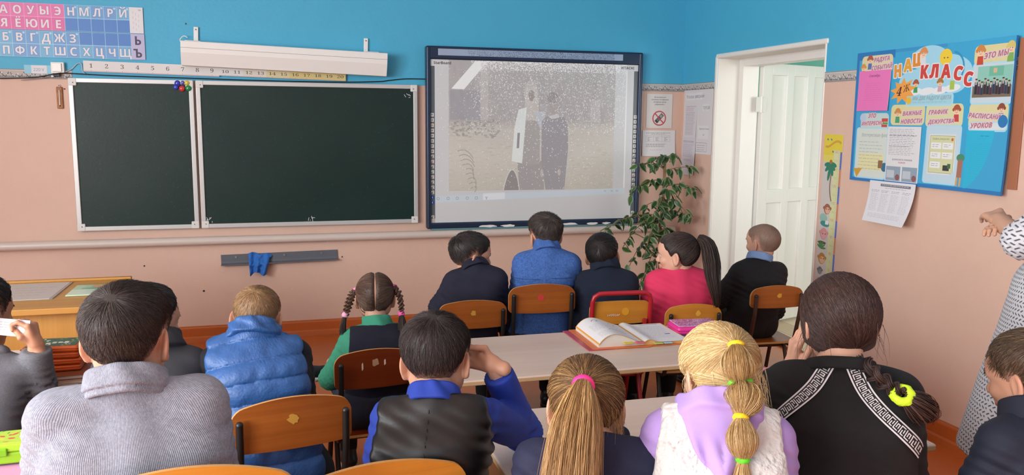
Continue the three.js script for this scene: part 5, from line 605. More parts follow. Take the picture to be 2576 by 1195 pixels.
function capGeo(thick, color) {                                     // hair cap: skull radius plus thickness by direction
  const n = 84, m = 52, pos = [], col = [], idx = [], d = V();
  for (let j = 0; j <= m; j++) for (let i = 0; i <= n; i++) { const ph = i / n * 6.28319, th = j / m * Math.PI; d.set(Math.sin(th) * Math.sin(ph), Math.cos(th), Math.sin(th) * Math.cos(ph)); const r = rad(d), t = thick(d, r); pos.push(d.x * (r + t), d.y * (r + t), d.z * (r + t)); const k = 0.92 + 0.16 * h3(i, j, 9); const q = typeof color === 'function' ? color(d, r) : color; col.push(q[0] * k, q[1] * k, q[2] * k); }
  for (let j = 0; j < m; j++) for (let i = 0; i < n; i++) { const a = j * (n + 1) + i, b = a + 1, c = a + n + 1, e = c + 1; idx.push(a, c, b, b, c, e); }
  const g = new THREE.BufferGeometry(); g.setAttribute('position', new THREE.Float32BufferAttribute(pos, 3)); g.setAttribute('color', new THREE.Float32BufferAttribute(col, 3)); g.setIndex(idx); g.computeVertexNormals(); return g;
}
const azDeg = (d) => Math.abs(Math.atan2(d.x, d.z)) * 57.2958;
const lin = (c) => { const k = C(c); return [k.r, k.g, k.b]; };
const vary = (c, a) => { const k = 1 + rr(-a, a), w = rr(-a, a) * 0.15; return [Math.max(0, c[0] * (k + w)), Math.max(0, c[1] * k), Math.max(0, c[2] * (k - w))]; };
// styles return {hair geometry, tail geometry?, ties: [[point, radius, colour, axis]]}; all in head axes
const onCap = (d, thick, lift = 0) => { const r = rad(d); return d.clone().multiplyScalar(r + Math.max(thick(d, r), 0.001) + lift); };
function randDir() { const y = rr(-0.95, 1), a = rr(0, 6.28319), s = Math.sqrt(1 - y * y); return V(s * Math.sin(a), y, s * Math.cos(a)); }
const slerpDir = (a, b, t) => { const w = Math.acos(clamp(a.dot(b), -1, 1)); if (w < 1e-4) return a.clone(); const s = Math.sin(w); return a.clone().multiplyScalar(Math.sin((1 - t) * w) / s).addScaledVector(b, Math.sin(t * w) / s).normalize(); };
function shortHair({ color, color2, top = 0.016, side = 0.006, n = 2200, len = 0.035, line = 'boy', lift = 0.004, whorl = V(0.012, 0.72, -0.69), width = 0.0011, fade = 0.05, scalp = '#9c7260' }) {
  const hl = HL[line], W = whorl.clone().normalize();
  const thick = (d, r) => { const y = d.y * r, s = y - hl(azDeg(d)); const full = lerp(side, top, sstep(0.015, 0.075, y + 0.02 * Math.max(0, -d.z))); return s < 0 ? -0.005 * Math.min(1, -s / 0.006) : full * sstep(0, azDeg(d) > 75 ? 0.05 : 0.03, s) + 0.0008; };
  const c = lin(color), c2 = lin(color2 ?? color), sc = lin(scalp), S = new Strands(); let made = 0, tries = 0;
  const shown = (d, r) => azDeg(d) > 75 ? sstep(-0.004, fade, d.y * r - hl(azDeg(d))) : 1;   // cropped hair lets the scalp show at the nape
  while (made < n && tries++ < n * 12) {
    const d = made % 9 == 0 ? W.clone().addScaledVector(randDir(), rr(0.02, 0.3)).normalize() : randDir(), r = rad(d); if (d.y * r - hl(azDeg(d)) < 0.002 || rnd() > 0.25 + shown(d, r)) continue; made++;
    const ax = W.clone().cross(d); if (ax.lengthSq() < 1e-5) ax.set(1, 0, 0); ax.normalize(); ax.applyAxisAngle(d, rr(-0.35, 0.35)); const depth = clamp(thick(d, r) / top, 0.25, 1), L = len * depth * rr(0.6, 1.15) * (0.3 + 0.7 * shown(d, r)), pts = [], lf = lift * rr(-0.2, 1) * depth;
    for (let k = 0; k < 4; k++) { const q = d.clone().applyAxisAngle(ax, k / 3 * L / 0.09); const rr_ = rad(q), t = thick(q, rr_); pts.push(q.multiplyScalar(rr_ + Math.max(t, 0.0004) * (0.96 + 0.12 * k / 3) + lf * Math.pow(k / 3, 1.5) + (k == 0 ? -0.0012 : 0.0003))); }
    S.add(pts, width * (0.5 + 0.5 * shown(d, r)), width * 0.25, vary(rnd() < 0.3 ? c2 : c, 0.35));
  }
  const cap = capGeo(thick, (d, r) => { const k = shown(d, r); return c.map((x, i) => lerp(sc[i], x * 0.8, k)); }); return { geo: joinIdx([cap, S.geo()]) };
}
function pulledHair({ color, color2, line = 'girl', ties, n = 1500, bulk = 0.012, part, width = 0.0011, wisps = 0, fly = 0.002, region }) {
  const hl = HL[line], c = lin(color), c2 = lin(color2 ?? color), T = ties.map(t => t.clone().normalize()), S = new Strands();
  const thick = (d, r) => { const y = d.y * r, s = y - hl(azDeg(d)); if (s < 0) return -0.005 * Math.min(1, -s / 0.006); if (part) { const e = part(d); if (e < 0.0024) return -0.004; } return bulk * sstep(-0.004, 0.02, s) * (part ? sstep(0, 0.012, part(d)) * 0.7 + 0.3 : 1) + 0.0006; };
  let made = 0, tries = 0;
  while (made < n && tries++ < n * 14) {
    const d = randDir(), r = rad(d); if (d.y * r - hl(azDeg(d)) < 0.0 || (part && part(d) < 0.003)) continue; made++;
    const t = T.length > 1 ? (region ? T[region(d)] : T[d.x > 0 ? 0 : 1]) : T[0], pts = []; const ang = Math.acos(clamp(d.dot(t), -1, 1)), end = Math.min(1, rr(0.45, 1.0) + 0.02 / (ang + 0.05)), m = 6, lf = fly * rr(-0.4, 1), wob = rr(-0.05, 0.05);
    for (let k = 0; k < m; k++) { const u = k / (m - 1) * end; const q = slerpDir(d, t, u); q.applyAxisAngle(t, wob * Math.sin(Math.PI * u)); const R = rad(q); pts.push(q.multiplyScalar(R + Math.max(thick(q, R), 0.0005) + lf * Math.sin(Math.PI * u) + 0.0002)); }
    S.add(pts, width, width * 0.6, vary(rnd() < 0.35 ? c2 : c, 0.18));
  }
  for (let k = 0; k < wisps; k++) { const a = rr(1.2, 2.9) * (k % 2 ? 1 : -1), d = V(Math.sin(a), rr(-0.45, 0.1), Math.cos(a)).normalize(), p = onCap(d, thick), o = d.clone().setY(0).normalize(); const L = rr(0.03, 0.1), pts = []; for (let i = 0; i < 5; i++) { const u = i / 4; pts.push(V(p.x + o.x * (0.012 * u + 0.01 * Math.sin(u * 3 + k)), p.y - L * u, p.z + o.z * 0.01 * u + rr(-0.002, 0.002))); } S.add(pts, 0.0006, 0.0002, vary(c2, 0.2)); }
  const cap = capGeo(thick, c.map(x => x * 0.8)); return { geo: joinIdx([cap, S.geo()]), thick };
}
// a hanging bundle of hair along a curve; radius(u)
function tail(points, radius, { color, color2, n = 260, width = 0.0012, spread = 0.2, seg = 14, squash = 1 }) {
  const cv = new THREE.CatmullRomCurve3(points), c = lin(color), c2 = lin(color2 ?? color), S = new Strands(), fr = cv.computeFrenetFrames(seg, false);
  const P = []; for (let k = 0; k <= seg; k++) P.push(cv.getPoint(k / seg));
  { const pts = P.map(p => p.clone()); const base = S.p.length / 3, sides = 10; for (let k = 0; k <= seg; k++) for (let s = 0; s < sides; s++) { const a = s / sides * 6.28319, r = radius(k / seg) * 0.82, n0 = fr.normals[k], b0 = fr.binormals[k], nx = n0.x * Math.cos(a) + b0.x * Math.sin(a), ny = n0.y * Math.cos(a) + b0.y * Math.sin(a), nz = n0.z * Math.cos(a) + b0.z * Math.sin(a); S.p.push(pts[k].x + nx * r, pts[k].y + ny * r, pts[k].z + nz * r); S.n.push(nx, ny, nz); S.c.push(c[0] * 0.7, c[1] * 0.7, c[2] * 0.7); } for (let k = 0; k < seg; k++) for (let s = 0; s < sides; s++) { const a = base + k * sides + s, b = base + k * sides + (s + 1) % sides; S.i.push(a, b, a + sides, b, b + sides, a + sides); } }
  for (let i = 0; i < n; i++) { const a0 = rr(0, 6.28319), q = Math.sqrt(rr(0.45, 1)), tw = rr(-0.5, 0.5), e = rr(0.85, 1.0), st = rnd() < 0.12 ? rr(0, 0.15) : 0, loose = 1 + spread * rr(-0.2, 1) * rr(0, 1), pts = []; for (let k = 0; k <= seg; k++) { const u = st + (e - st) * k / seg, kk = Math.min(seg, Math.round(u * seg)), p = cv.getPoint(u), a = a0 + tw * u, r = radius(u) * q * lerp(1, loose, u), n0 = fr.normals[kk], b0 = fr.binormals[kk]; pts.push(V(p.x + (n0.x * Math.cos(a) + b0.x * Math.sin(a)) * r, p.y + (n0.y * Math.cos(a) + b0.y * Math.sin(a)) * r, p.z + (n0.z * Math.cos(a) + b0.z * Math.sin(a)) * r)); } S.add(pts, width, width * 0.4, vary(rnd() < 0.35 ? c2 : c, 0.25)); }
  return S.geo();
}
function plait(points, r, { color, color2, turns = 6, n = 84 }) {
  const cv = new THREE.CatmullRomCurve3(points), N = 36, fr = cv.computeFrenetFrames(N, false), S = new Strands(), c = lin(color), c2 = lin(color2 ?? color);
  for (let s = 0; s < 3; s++) for (let q = 0; q < n / 3; q++) { const oa = rr(0, 6.3), orr = Math.sqrt(rnd()) * r * 0.5, pts = []; for (let k = 0; k <= N; k++) { const u = k / N, w = lerp(1, 0.7, u), ph = u * turns * 6.28319 + s * 2.0944, a = Math.sin(ph) * r * w, b = Math.sin(2 * ph) * r * 0.5 * w, p = cv.getPoint(u), n0 = fr.normals[k], b0 = fr.binormals[k], x = a + Math.cos(oa) * orr * w, y = b + Math.sin(oa) * orr * w; pts.push(V(p.x + b0.x * x + n0.x * y, p.y + b0.y * x + n0.y * y, p.z + b0.z * x + n0.z * y)); } S.add(pts, r * 0.11, r * 0.1, vary(rnd() < 0.3 ? c2 : c, 0.25), 4); }
  return S.geo();
}
// --- hand: wrist at the origin, fingers along +y, palm to +z, thumb at +x
const handCache = {};
function handGeo(curl, thumb) {
  const key = curl + '_' + thumb; if (handCache[key]) return handCache[key];
  const fx = [0.024, 0.008, -0.008, -0.023], fl = [0.92, 1.02, 0.97, 0.78], parts = [], pal = [];
  for (let i = 0; i < 4; i++) pal.push(rc(V(fx[i] * 0.55, 0.004, 0), V(fx[i], 0.064, -0.003 * Math.abs(i - 1.5)), 0.0115, 0.0092)); const palm = U(0.014, [...pal, rc(V(0.008, 0.012, 0.006), V(0.016, 0.04, 0.008), 0.013, 0.011)]);
  const chains = []; for (let i = 0; i < 4; i++) { let p = V(fx[i], 0.064, 0), a = 0; const L = [0.033, 0.022, 0.018].map(l => l * fl[i]), ch = []; for (let k = 0; k < 3; k++) { a += curl * (0.8 + 0.25 * k); const q = V(p.x + fx[i] * 0.06, p.y + Math.cos(a) * L[k], p.z + Math.sin(a) * L[k]); ch.push(rc(p, q, 0.0082 - 0.0008 * k, 0.0074 - 0.0008 * k)); p = q; } chains.push(U(0.003, ch)); }
  { const p0 = V(0.014, 0.014, 0.006), p1 = V(0.034, 0.036, 0.012 + 0.012 * thumb), p2 = V(0.040 - 0.022 * thumb, 0.058, 0.016 + 0.022 * thumb), p3 = V(0.040 - 0.036 * thumb, 0.076, 0.018 + 0.030 * thumb); chains.push(U(0.004, [rc(p0, p1, 0.012, 0.0095), rc(p1, p2, 0.0092, 0.0085), rc(p2, p3, 0.0085, 0.007)])); }
  const wrist = rc(V(0, -0.03, 0), V(0, 0.008, 0), 0.021, 0.02);
  const f = (x, y, z) => { let d = smin(palm(x, y, z), wrist(x, y, z), 0.014); for (let i = 0; i < 5; i++) d = smin(d, chains[i](x, y, z), 0.005); return d; };
  return handCache[key] = paint(nets(f, V(-0.05, -0.06, -0.03), V(0.07, 0.16, 0.10), 0.0046), () => [1, 0.97, 0.96]);
}
function placeHand(wrist, dir, palmN, s, left, curl, thumb) {
  const y = dir.clone().normalize(), z = palmN.clone().addScaledVector(y, -palmN.dot(y)).normalize(), x = y.clone().cross(z); const g = handGeo(curl, thumb).clone(); const m = new THREE.Matrix4().makeBasis(x, y, z).setPosition(wrist);
  if (left) { g.scale(-1, 1, 1); const a = g.index.array; for (let i = 0; i < a.length; i += 3) { const t = a[i]; a[i] = a[i + 1]; a[i + 1] = t; } const nn = g.attributes.normal; }
  g.scale(s, s, s); g.applyMatrix4(m); return g;
}
// --- the figure
const M_hair = std('#ffffff', 0.56, { vertexColors: true }), M_hairSoft = std('#ffffff', 0.55, { vertexColors: true });
const skins = {}; const skinMat = (c) => skins[c] ??= phys(c, 0.52, { vertexColors: true, sheen: 0.15, sheenRoughness: 0.6 });
const M_eyeW = phys('#e9e4de', 0.15, { vertexColors: true });
const eyeGeo = (() => { const g = new THREE.SphereGeometry(0.0118, 20, 16); g.rotateX(Math.PI / 2); return paint(g, (x, y, z) => { const r = Math.hypot(x, y); return z > 0 && r < 0.0028 ? [0.01, 0.01, 0.01] : z > 0 && r < 0.0056 ? [0.10, 0.055, 0.03] : [0.6, 0.57, 0.54]; }); })();
const cloth = (color, o = {}) => { const { kind = 'weave', rough = 0.85, ...r } = o; const t = kind == 'rib' ? rep(T_rib, 20, 6) : kind == 'fuzz' ? rep(T_fuzz, 5, 5) : rep(T_weave, 55, 55); return phys(color, rough, { bumpMap: t, bumpScale: kind == 'rib' ? 0.0007 : kind == 'fuzz' ? 0.004 : 0.0006, sheen: 0.2, sheenRoughness: 0.7, sheenColor: C(color).lerp(C('#ffffff'), 0.06), ...r }); };
function person(o) {
  const p0 = V(...o.pelvis), base = V(p0.x, 0, p0.z), L = (a) => V(...a).sub(base), S = o.size ?? 1;
  const t = thing('person', o.label, 'person', [base.x, 0, base.z], 0, o.group);
  const P = L(o.pelvis), N = L(o.neck), H = L(o.head), yaw = o.yaw ?? 0, syaw = o.shoulderYaw ?? yaw;
  const fwd = (a) => V(-Math.sin(a), 0, -Math.cos(a)), lef = (a) => V(-Math.cos(a), 0, Math.sin(a));
  const F = fwd(yaw), Lv = lef(yaw), SF = fwd(syaw), SL = lef(syaw); SL.y = o.shoulderRoll ?? 0; SL.normalize();
  const hs = o.headScale ?? 1.04, HM = new THREE.Matrix4().compose(H, new THREE.Quaternion().setFromEuler(new THREE.Euler(o.headRot[1], Math.PI + o.headRot[0], o.headRot[2], 'YXZ')), V(hs, hs, hs));
  const hw = o.shoulder ?? 0.155, shj = hw - 0.050 * S;               // outer half width -> joint offset
  const drop = o.drop ?? 0.062; const sh = [1, -1].map(s => N.clone().addScaledVector(SL, s * shj).add(V(0, -drop * S, 0)));
  const spine = N.clone().sub(P), W = P.clone().addScaledVector(spine, 0.36).addScaledVector(SF, -(o.slump ?? 0.02)), Ch = P.clone().addScaledVector(spine, 0.72).addScaledVector(SF, -(o.slump ?? 0.02) * 0.9);
  const hip = [1, -1].map(s => P.clone().addScaledVector(Lv, s * 0.072 * S)), tr = o.girth ?? 1;
  const rib = [1, -1].map(s => Ch.clone().addScaledVector(SL, s * Math.min(0.07 * S * tr, shj - 0.03))), wai = [1, -1].map(s => W.clone().addScaledVector(Lv, s * 0.058 * S * tr));
  const arms = [0, 1].map(i => { const s = i ? -1 : 1, a = o.arms?.[i ? 'R' : 'L'], e = a?.elbow ? L(a.elbow) : sh[i].clone().addScaledVector(SL, s * 0.035).addScaledVector(SF, 0.06 * S).add(V(0, -0.225 * S, 0)), w = a?.wrist ? L(a.wrist) : e.clone().addScaledVector(SF, 0.17 * S).addScaledVector(SL, -s * 0.07).add(V(0, -0.05 * S, 0)); return { e, w, ...a }; });
  const seatY = P.y - 0.075 * S;
  const legs = [0, 1].map(i => { const s = i ? -1 : 1, a = o.legs?.[i ? 'R' : 'L'], k = a?.knee ? L(a.knee) : o.standing ? hip[i].clone().add(V(0, -0.40 * S, 0)).addScaledVector(F, 0.02) : hip[i].clone().addScaledVector(F, 0.36 * S).addScaledVector(Lv, s * 0.03).setY(seatY + 0.055 * S), an = a?.ankle ? L(a.ankle) : o.standing ? hip[i].clone().setY(0.07) : k.clone().addScaledVector(F, 0.05).setY(0.075); const fd = a?.foot ? V(...a.foot).normalize() : F.clone().addScaledVector(Lv, s * 0.15).normalize(); return { k, an, fd }; });
  const G = (e) => {                                                  // bones of the body grown by e
    const torso = [rc(P, W, 0.074 * S * tr + e, 0.068 * S * tr + e), rc(W, Ch, 0.068 * S * tr + e, 0.068 * S * tr + e), rc(Ch, N.clone().add(V(0, -0.035 * S, 0)), 0.068 * S * tr + e, 0.042 * S + e)];
    for (const i of [0, 1]) torso.push(rc(hip[i], wai[i], 0.068 * S * tr + e, 0.056 * S * tr + e), rc(wai[i], rib[i], 0.056 * S * tr + e, 0.058 * S * tr + e), rc(rib[i], sh[i].clone().lerp(N, 0.24).add(V(0, -0.012, 0)), 0.056 * S + e, 0.036 * S + e), rc(N.clone().add(V(0, -0.012 * S, 0)), sh[i], 0.032 * S + e, 0.034 * S + e));
    const arm = (i, cut = 1) => { const { e: q, w } = arms[i], ww = q.clone().lerp(w, cut), k = o.armScale ?? 1; return U(0.02, [rc(sh[i], q, 0.038 * S * k + e, 0.033 * S * k + e), rc(q, ww, 0.033 * S * k + e, lerp(0.033, 0.023, cut) * S * k + e)]); };
    const leg = (i, cut = 1) => { const { k, an } = legs[i], c = k.clone().lerp(an, cut); return U(0.03, [rc(hip[i], k, 0.074 * S + e, 0.05 * S + e), rc(k, c, 0.049 * S + e, lerp(0.049, 0.034, cut) * S + e)]); };
    return { torso: U(0.036, torso), arm, leg };
  };
  const ctx = { o, t, P, N, H, HM, W, Ch, S, sh, hip, rib, arms, legs, F, Lv, SF, SL, G, base, seatY };
  // bounds
  const pts = [P, N, ...sh, ...arms.flatMap(a => [a.e, a.w]), ...legs.flatMap(l => [l.k, l.an])]; const bb = (l, m) => { const b = new THREE.Box3().setFromPoints(l); return [b.min.addScalar(-m), b.max.addScalar(m)]; };
  const up = [P, N, ...sh, ...arms.flatMap(a => [a.e, a.w])]; ctx.bbUp = (m = 0.15) => bb(up, m); ctx.bbAll = (m = 0.15) => bb(pts, m); ctx.bbLow = (m = 0.13) => bb([P, ...hip, ...legs.flatMap(l => [l.k, l.an])], m);
  const UV = (g, axis = P) => { const p = g.attributes.position, uv = new Float32Array(p.count * 2); for (let i = 0; i < p.count; i++) { const u = (p.getY(i) - P.y) / (N.y - P.y), x = p.getX(i) - lerp(P.x, N.x, u) - SF.x * 0.03, z = p.getZ(i) - lerp(P.z, N.z, u) - SF.z * 0.03; const a = Math.atan2(x * SL.x + z * SL.z, -(x * SF.x + z * SF.z)); uv[2 * i] = a * 0.15; uv[2 * i + 1] = p.getY(i); } g.setAttribute('uv', new THREE.BufferAttribute(uv, 2)); return g; };
  ctx.UV = UV; const cell = o.cell ?? 0.009;
  ctx.wear = (name, f, mat, [mn, mx] = ctx.bbUp(), h = cell) => mesh(name, UV(nets(f, mn, mx, h)), mat, t);
  // skin: continuous body plus head and hands
  const g0 = G(0), nk = V(0, -0.045, -0.022).applyMatrix4(HM), neckB = rc(N.clone().add(V(0, -0.03, 0)), nk, 0.046 * S, 0.044 * hs);
  const A0 = g0.arm(0), A1 = g0.arm(1), L0 = g0.leg(0), L1 = g0.leg(1); const bodyF = (x, y, z) => { let d = smin(g0.torso(x, y, z), neckB(x, y, z), 0.035); d = smin(d, A0(x, y, z), 0.02); d = smin(d, A1(x, y, z), 0.02); d = smin(d, L0(x, y, z), 0.03); return smin(d, L1(x, y, z), 0.03); };
  const [bm, bM] = bb([...pts, nk], 0.13); const list = [nets(bodyF, bm, bM, 0.018), HEAD.clone().applyMatrix4(HM)];
  arms.forEach((a, i) => { const d = a.handDir ? V(...a.handDir) : a.w.clone().sub(a.e), n = a.palm ? V(...a.palm) : V(0, -1, 0); list.push(placeHand(a.w, d, n, 0.92 * S, i == 0, a.curl ?? 0.35, a.thumb ?? 0.3)); });
  mesh('body', joinIdx(list), skinMat(o.skin ?? '#c99a80'), t);
  for (const s of [1, -1]) { const e = mesh('eye', eyeGeo, M_eyeW, t); e.applyMatrix4(HM.clone().multiply(new THREE.Matrix4().makeTranslation(s * 0.031, -0.001, 0.0705))); }
  // hair
  const hair = o.hair(ctx); const hm = mesh('hair', hair.geo, o.softHair ? M_hairSoft : M_hair, t); hm.applyMatrix4(HM);
  const HI = HM.clone().invert();
  for (const tg of hair.tails ?? []) mesh(tg.name ?? 'ponytail', tg.geo, o.softHair ? M_hairSoft : M_hair, hm);
  for (const ti of hair.ties ?? []) { const g = new THREE.TorusGeometry(ti.r, ti.w ?? 0.006, 10, 26); if (ti.fuzzy) { const p = g.attributes.position; for (let i = 0; i < p.count; i++) { const k = 1 + 0.1 * noise3(p.getX(i) * 500, p.getY(i) * 500, p.getZ(i) * 500); p.setXYZ(i, p.getX(i) * k, p.getY(i) * k, p.getZ(i) * (0.9 + 0.3 * h3(i, 1, 1))); } g.computeVertexNormals(); } g.scale(1, 1, ti.long ?? 1); g.applyQuaternion(new THREE.Quaternion().setFromUnitVectors(V(0, 0, 1), ti.axis.clone().normalize())); g.translate(ti.p.x, ti.p.y, ti.p.z); const m = mesh('hair_tie', g, std(ti.c, 0.6), hm); m.userData.label = ti.label; }
  { const c = lin(o.brow ?? '#2b1d17'); for (const s of [1, -1]) { const B = new Strands(); for (let k = 0; k < 26; k++) { const u = rr(0, 1), x = s * lerp(0.012, 0.046, u), y = 0.021 + 0.006 * Math.sin(Math.PI * Math.min(1, u * 1.2)) - 0.005 * u * u + rr(-0.0018, 0.0018); let z = 0.1; for (let q = 0; q < 30; q++) z -= headField(x, y, z) * 0.8; B.add([V(x, y, z), V(x + s * 0.004, y + 0.001 - 0.001 * u, z - 0.0004 + 0.0008), V(x + s * 0.008, y - 0.0005, z - 0.002)], 0.0007, 0.0003, vary(c, 0.2)); } const m = mesh('eyebrow', B.geo(), M_hair, t); m.applyMatrix4(HM); } }
  o.clothes(ctx); return t;
}
// --- garments. fold noise grows the cloth unevenly
const folds = (amp, fx, fy, fz, s = 0) => (x, y, z) => amp * (noise3(x * fx + s, y * fy + s, z * fz) * 0.65 + noise3(x * fx * 2.1, y * fy * 2.1 + 7, z * fz * 2.1 + s) * 0.35);
function neckCut(c, r0 = 0.06, up = 0.012) { const d = c.H.clone().sub(c.N).normalize().lerp(V(0, 1, 0), 0.4).normalize(); return { d, plane: (x, y, z) => (x - c.N.x) * d.x + (y - c.N.y) * d.y + (z - c.N.z) * d.z - up * c.S }; }
function top(c, name, mat, { e = 0.012, sleeve = 0.93, hem = -0.10, amp = 0.004, freq = [7, 12, 7], neckUp = 0.014, sleeves = true, collar, cell, seedN = 0, puff = 0, armhole = 0.012 } = {}) {
  const g = c.G(e), nz = folds(amp, ...freq, seedN), nc = neckCut(c, 0.06, neckUp), a0 = g.arm(0, sleeve), a1 = g.arm(1, sleeve), hy = c.P.y + hem * c.S;
  const cuffs = c.arms.map(a => { const q = a.e.clone().lerp(a.w, sleeve), d = q.clone().sub(a.e).normalize(); return (x, y, z) => (x - q.x) * d.x + (y - q.y) * d.y + (z - q.z) * d.z; });
  const cut = c.sh.map((s, i) => { const d = c.SL.clone().multiplyScalar(i ? -1 : 1).add(V(0, 0.12, 0)).normalize(); const q = s.clone().addScaledVector(c.SL, (i ? -1 : 1) * armhole); return (x, y, z) => (x - q.x) * d.x + (y - q.y) * d.y + (z - q.z) * d.z; });
  if (collar) collarPart(c, 'collar', mat, collar, 0.0045);
  const nearE = (i) => { const q = c.arms[i].e; return (x, y, z) => Math.exp(-((x - q.x) ** 2 + (y - q.y) ** 2 + (z - q.z) ** 2) / 0.004); }, n0 = nearE(0), n1 = nearE(1);
  const pit = c.sh.map((s, i) => s.clone().addScaledVector(c.SL, (i ? -1 : 1) * -0.01).add(V(0, -0.075 * c.S, 0)));
  return c.wear(name, (x, y, z) => {
    let d = g.torso(x, y, z); d = smax(d, nc.plane(x, y, z), 0.008); d = smax(d, hy - y, 0.01);
    if (sleeves) { const b0 = smax(a0(x, y, z), cuffs[0](x, y, z), 0.006), b1 = smax(a1(x, y, z), cuffs[1](x, y, z), 0.006); d = smin(d, b0, 0.016); d = smin(d, b1, 0.016); }
    else { d = smax(d, cut[0](x, y, z), 0.008); d = smax(d, cut[1](x, y, z), 0.008); }
    if (d < 0.06 && d > -0.06) { let k = 1; const dn = (x - c.N.x) ** 2 + (y - c.N.y) ** 2 + (z - c.N.z) ** 2; k *= 1 - 0.75 * Math.exp(-dn / 0.008); let w = nz(x, y, z) * k; for (const q of pit) { const r2 = (x - q.x) ** 2 + (y - q.y) ** 2 + (z - q.z) ** 2; if (r2 < 0.03) w += amp * 1.2 * Math.exp(-r2 / 0.006) * Math.sin((y - q.y) * 190 + (x - q.x) * 90); } if (sleeves) { const el_ = n0(x, y, z) + n1(x, y, z); if (el_ > 0.02) w += amp * 1.3 * el_ * Math.sin((x + y * 1.4 + z) * 170); } d += w; if (puff) d += puff(x, y, z); }
    return d;
  }, mat, c.bbUp(0.14), cell);
}
const bandCollar = (r0, r1, y0, y1, th = 0.007) => (c) => {          // a tube of cloth round the neck
  const up = c.H.clone().add(V(0, -0.05, 0)).sub(c.N).normalize().lerp(V(0, 1, 0), 0.5).normalize(), a = c.N.clone().addScaledVector(up, y0 * c.S), b = c.N.clone().addScaledVector(up, y1 * c.S), h = b.clone().sub(a).length();
  return (x, y, z) => { const px = x - a.x, py = y - a.y, pz = z - a.z, t = px * up.x + py * up.y + pz * up.z, r = Math.sqrt(Math.max(0, px * px + py * py + pz * pz - t * t)), R = lerp(r0, r1, clamp(t / h, 0, 1)) * c.S; return smax(Math.abs(r - R - 0.0025 * Math.sin(5 * Math.atan2(px, pz) + t * 60)) - Math.max(th, 0.007), Math.abs(t - h / 2) - h / 2, 0.008); };
};
function collarPart(c, name, mat, spec, cell = 0.005) { const f = spec(c); const m = 0.13 * c.S; return c.wear(name, f, mat, [c.N.clone().addScalar(-m), c.N.clone().addScalar(m)], cell); }
function trousers(c, mat, { e = 0.012, cut = 0.93, name = 'trousers' } = {}) { const g = c.G(e), l0 = g.leg(0, cut), l1 = g.leg(1, cut), nz = folds(0.004, 8, 8, 8), y1 = c.P.y + 0.06; return c.wear(name, (x, y, z) => { let d = smax(g.torso(x, y, z), y - y1, 0.01); d = smin(d, l0(x, y, z), 0.03); d = smin(d, l1(x, y, z), 0.03); return d + (Math.abs(d) < 0.05 ? nz(x, y, z) : 0); }, mat, c.bbLow(), 0.016); }
function shoes(c, mat, soleMat) { c.legs.forEach((l) => { const S = c.S, f = l.fd, a = l.an, yy = 0.075 * S, s = V(0, 1, 0).cross(f).normalize(), up = f.clone().cross(s).normalize(); const B = (u, v, w = 0) => a.clone().addScaledVector(f, u * S).addScaledVector(up, v * S).addScaledVector(s, w * S);
  const fu = U(0.02, [rc(B(-0.035, -0.035), B(0.10, -0.045), 0.034 * S, 0.030 * S), rc(B(0.10, -0.045), B(0.145, -0.048), 0.033 * S, 0.022 * S), rc(B(-0.01, -0.03), B(-0.012, 0.01), 0.036 * S, 0.035 * S)]), q = B(0, -0.055); const pl = (x, y, z) => -((x - q.x) * up.x + (y - q.y) * up.y + (z - q.z) * up.z);
  const [mn, mx] = (() => { const b = new THREE.Box3().setFromPoints([B(-0.05, 0.04), B(0.16, -0.06), B(0.05, 0)]); return [b.min.addScalar(-0.06), b.max.addScalar(0.06)]; })();
  c.wear('shoe', (x, y, z) => smax(fu(x, y, z), pl(x, y, z), 0.004), mat, [mn, mx], 0.009);
  const so = U(0.02, [rc(B(-0.035, -0.064), B(0.10, -0.064), 0.037 * S, 0.036 * S), rc(B(0.10, -0.064), B(0.145, -0.064), 0.036 * S, 0.026 * S)]); c.wear('shoe_sole', (x, y, z) => { const h = -pl(x, y, z); return smax(so(x, y, z), Math.abs(h + 0.009 * S) - 0.01 * S, 0.004); }, soleMat, [mn, mx], 0.009); }); }
// ---------------------------------------------------------------- the people
const toHead = (c) => { const inv = c.HM.clone().invert(); return (a) => V(...a).sub(c.base).applyMatrix4(inv); };
const M_navyT = cloth('#12141f', { rough: 0.9 }), M_blackT = cloth('#101115', { rough: 0.9 }), M_shoeB = std('#15151a', 0.4), M_soleG = std('#8d8c8a', 0.6), M_soleB = std('#1a1a1c', 0.6), M_soleW = std('#c9c7c4', 0.6);
const jacket = (color, o = {}) => (c) => { top(c, 'jacket', cloth(color, { rough: 0.8 }), { e: 0.017, amp: 0.004, neckUp: 0.02, ...o }); };
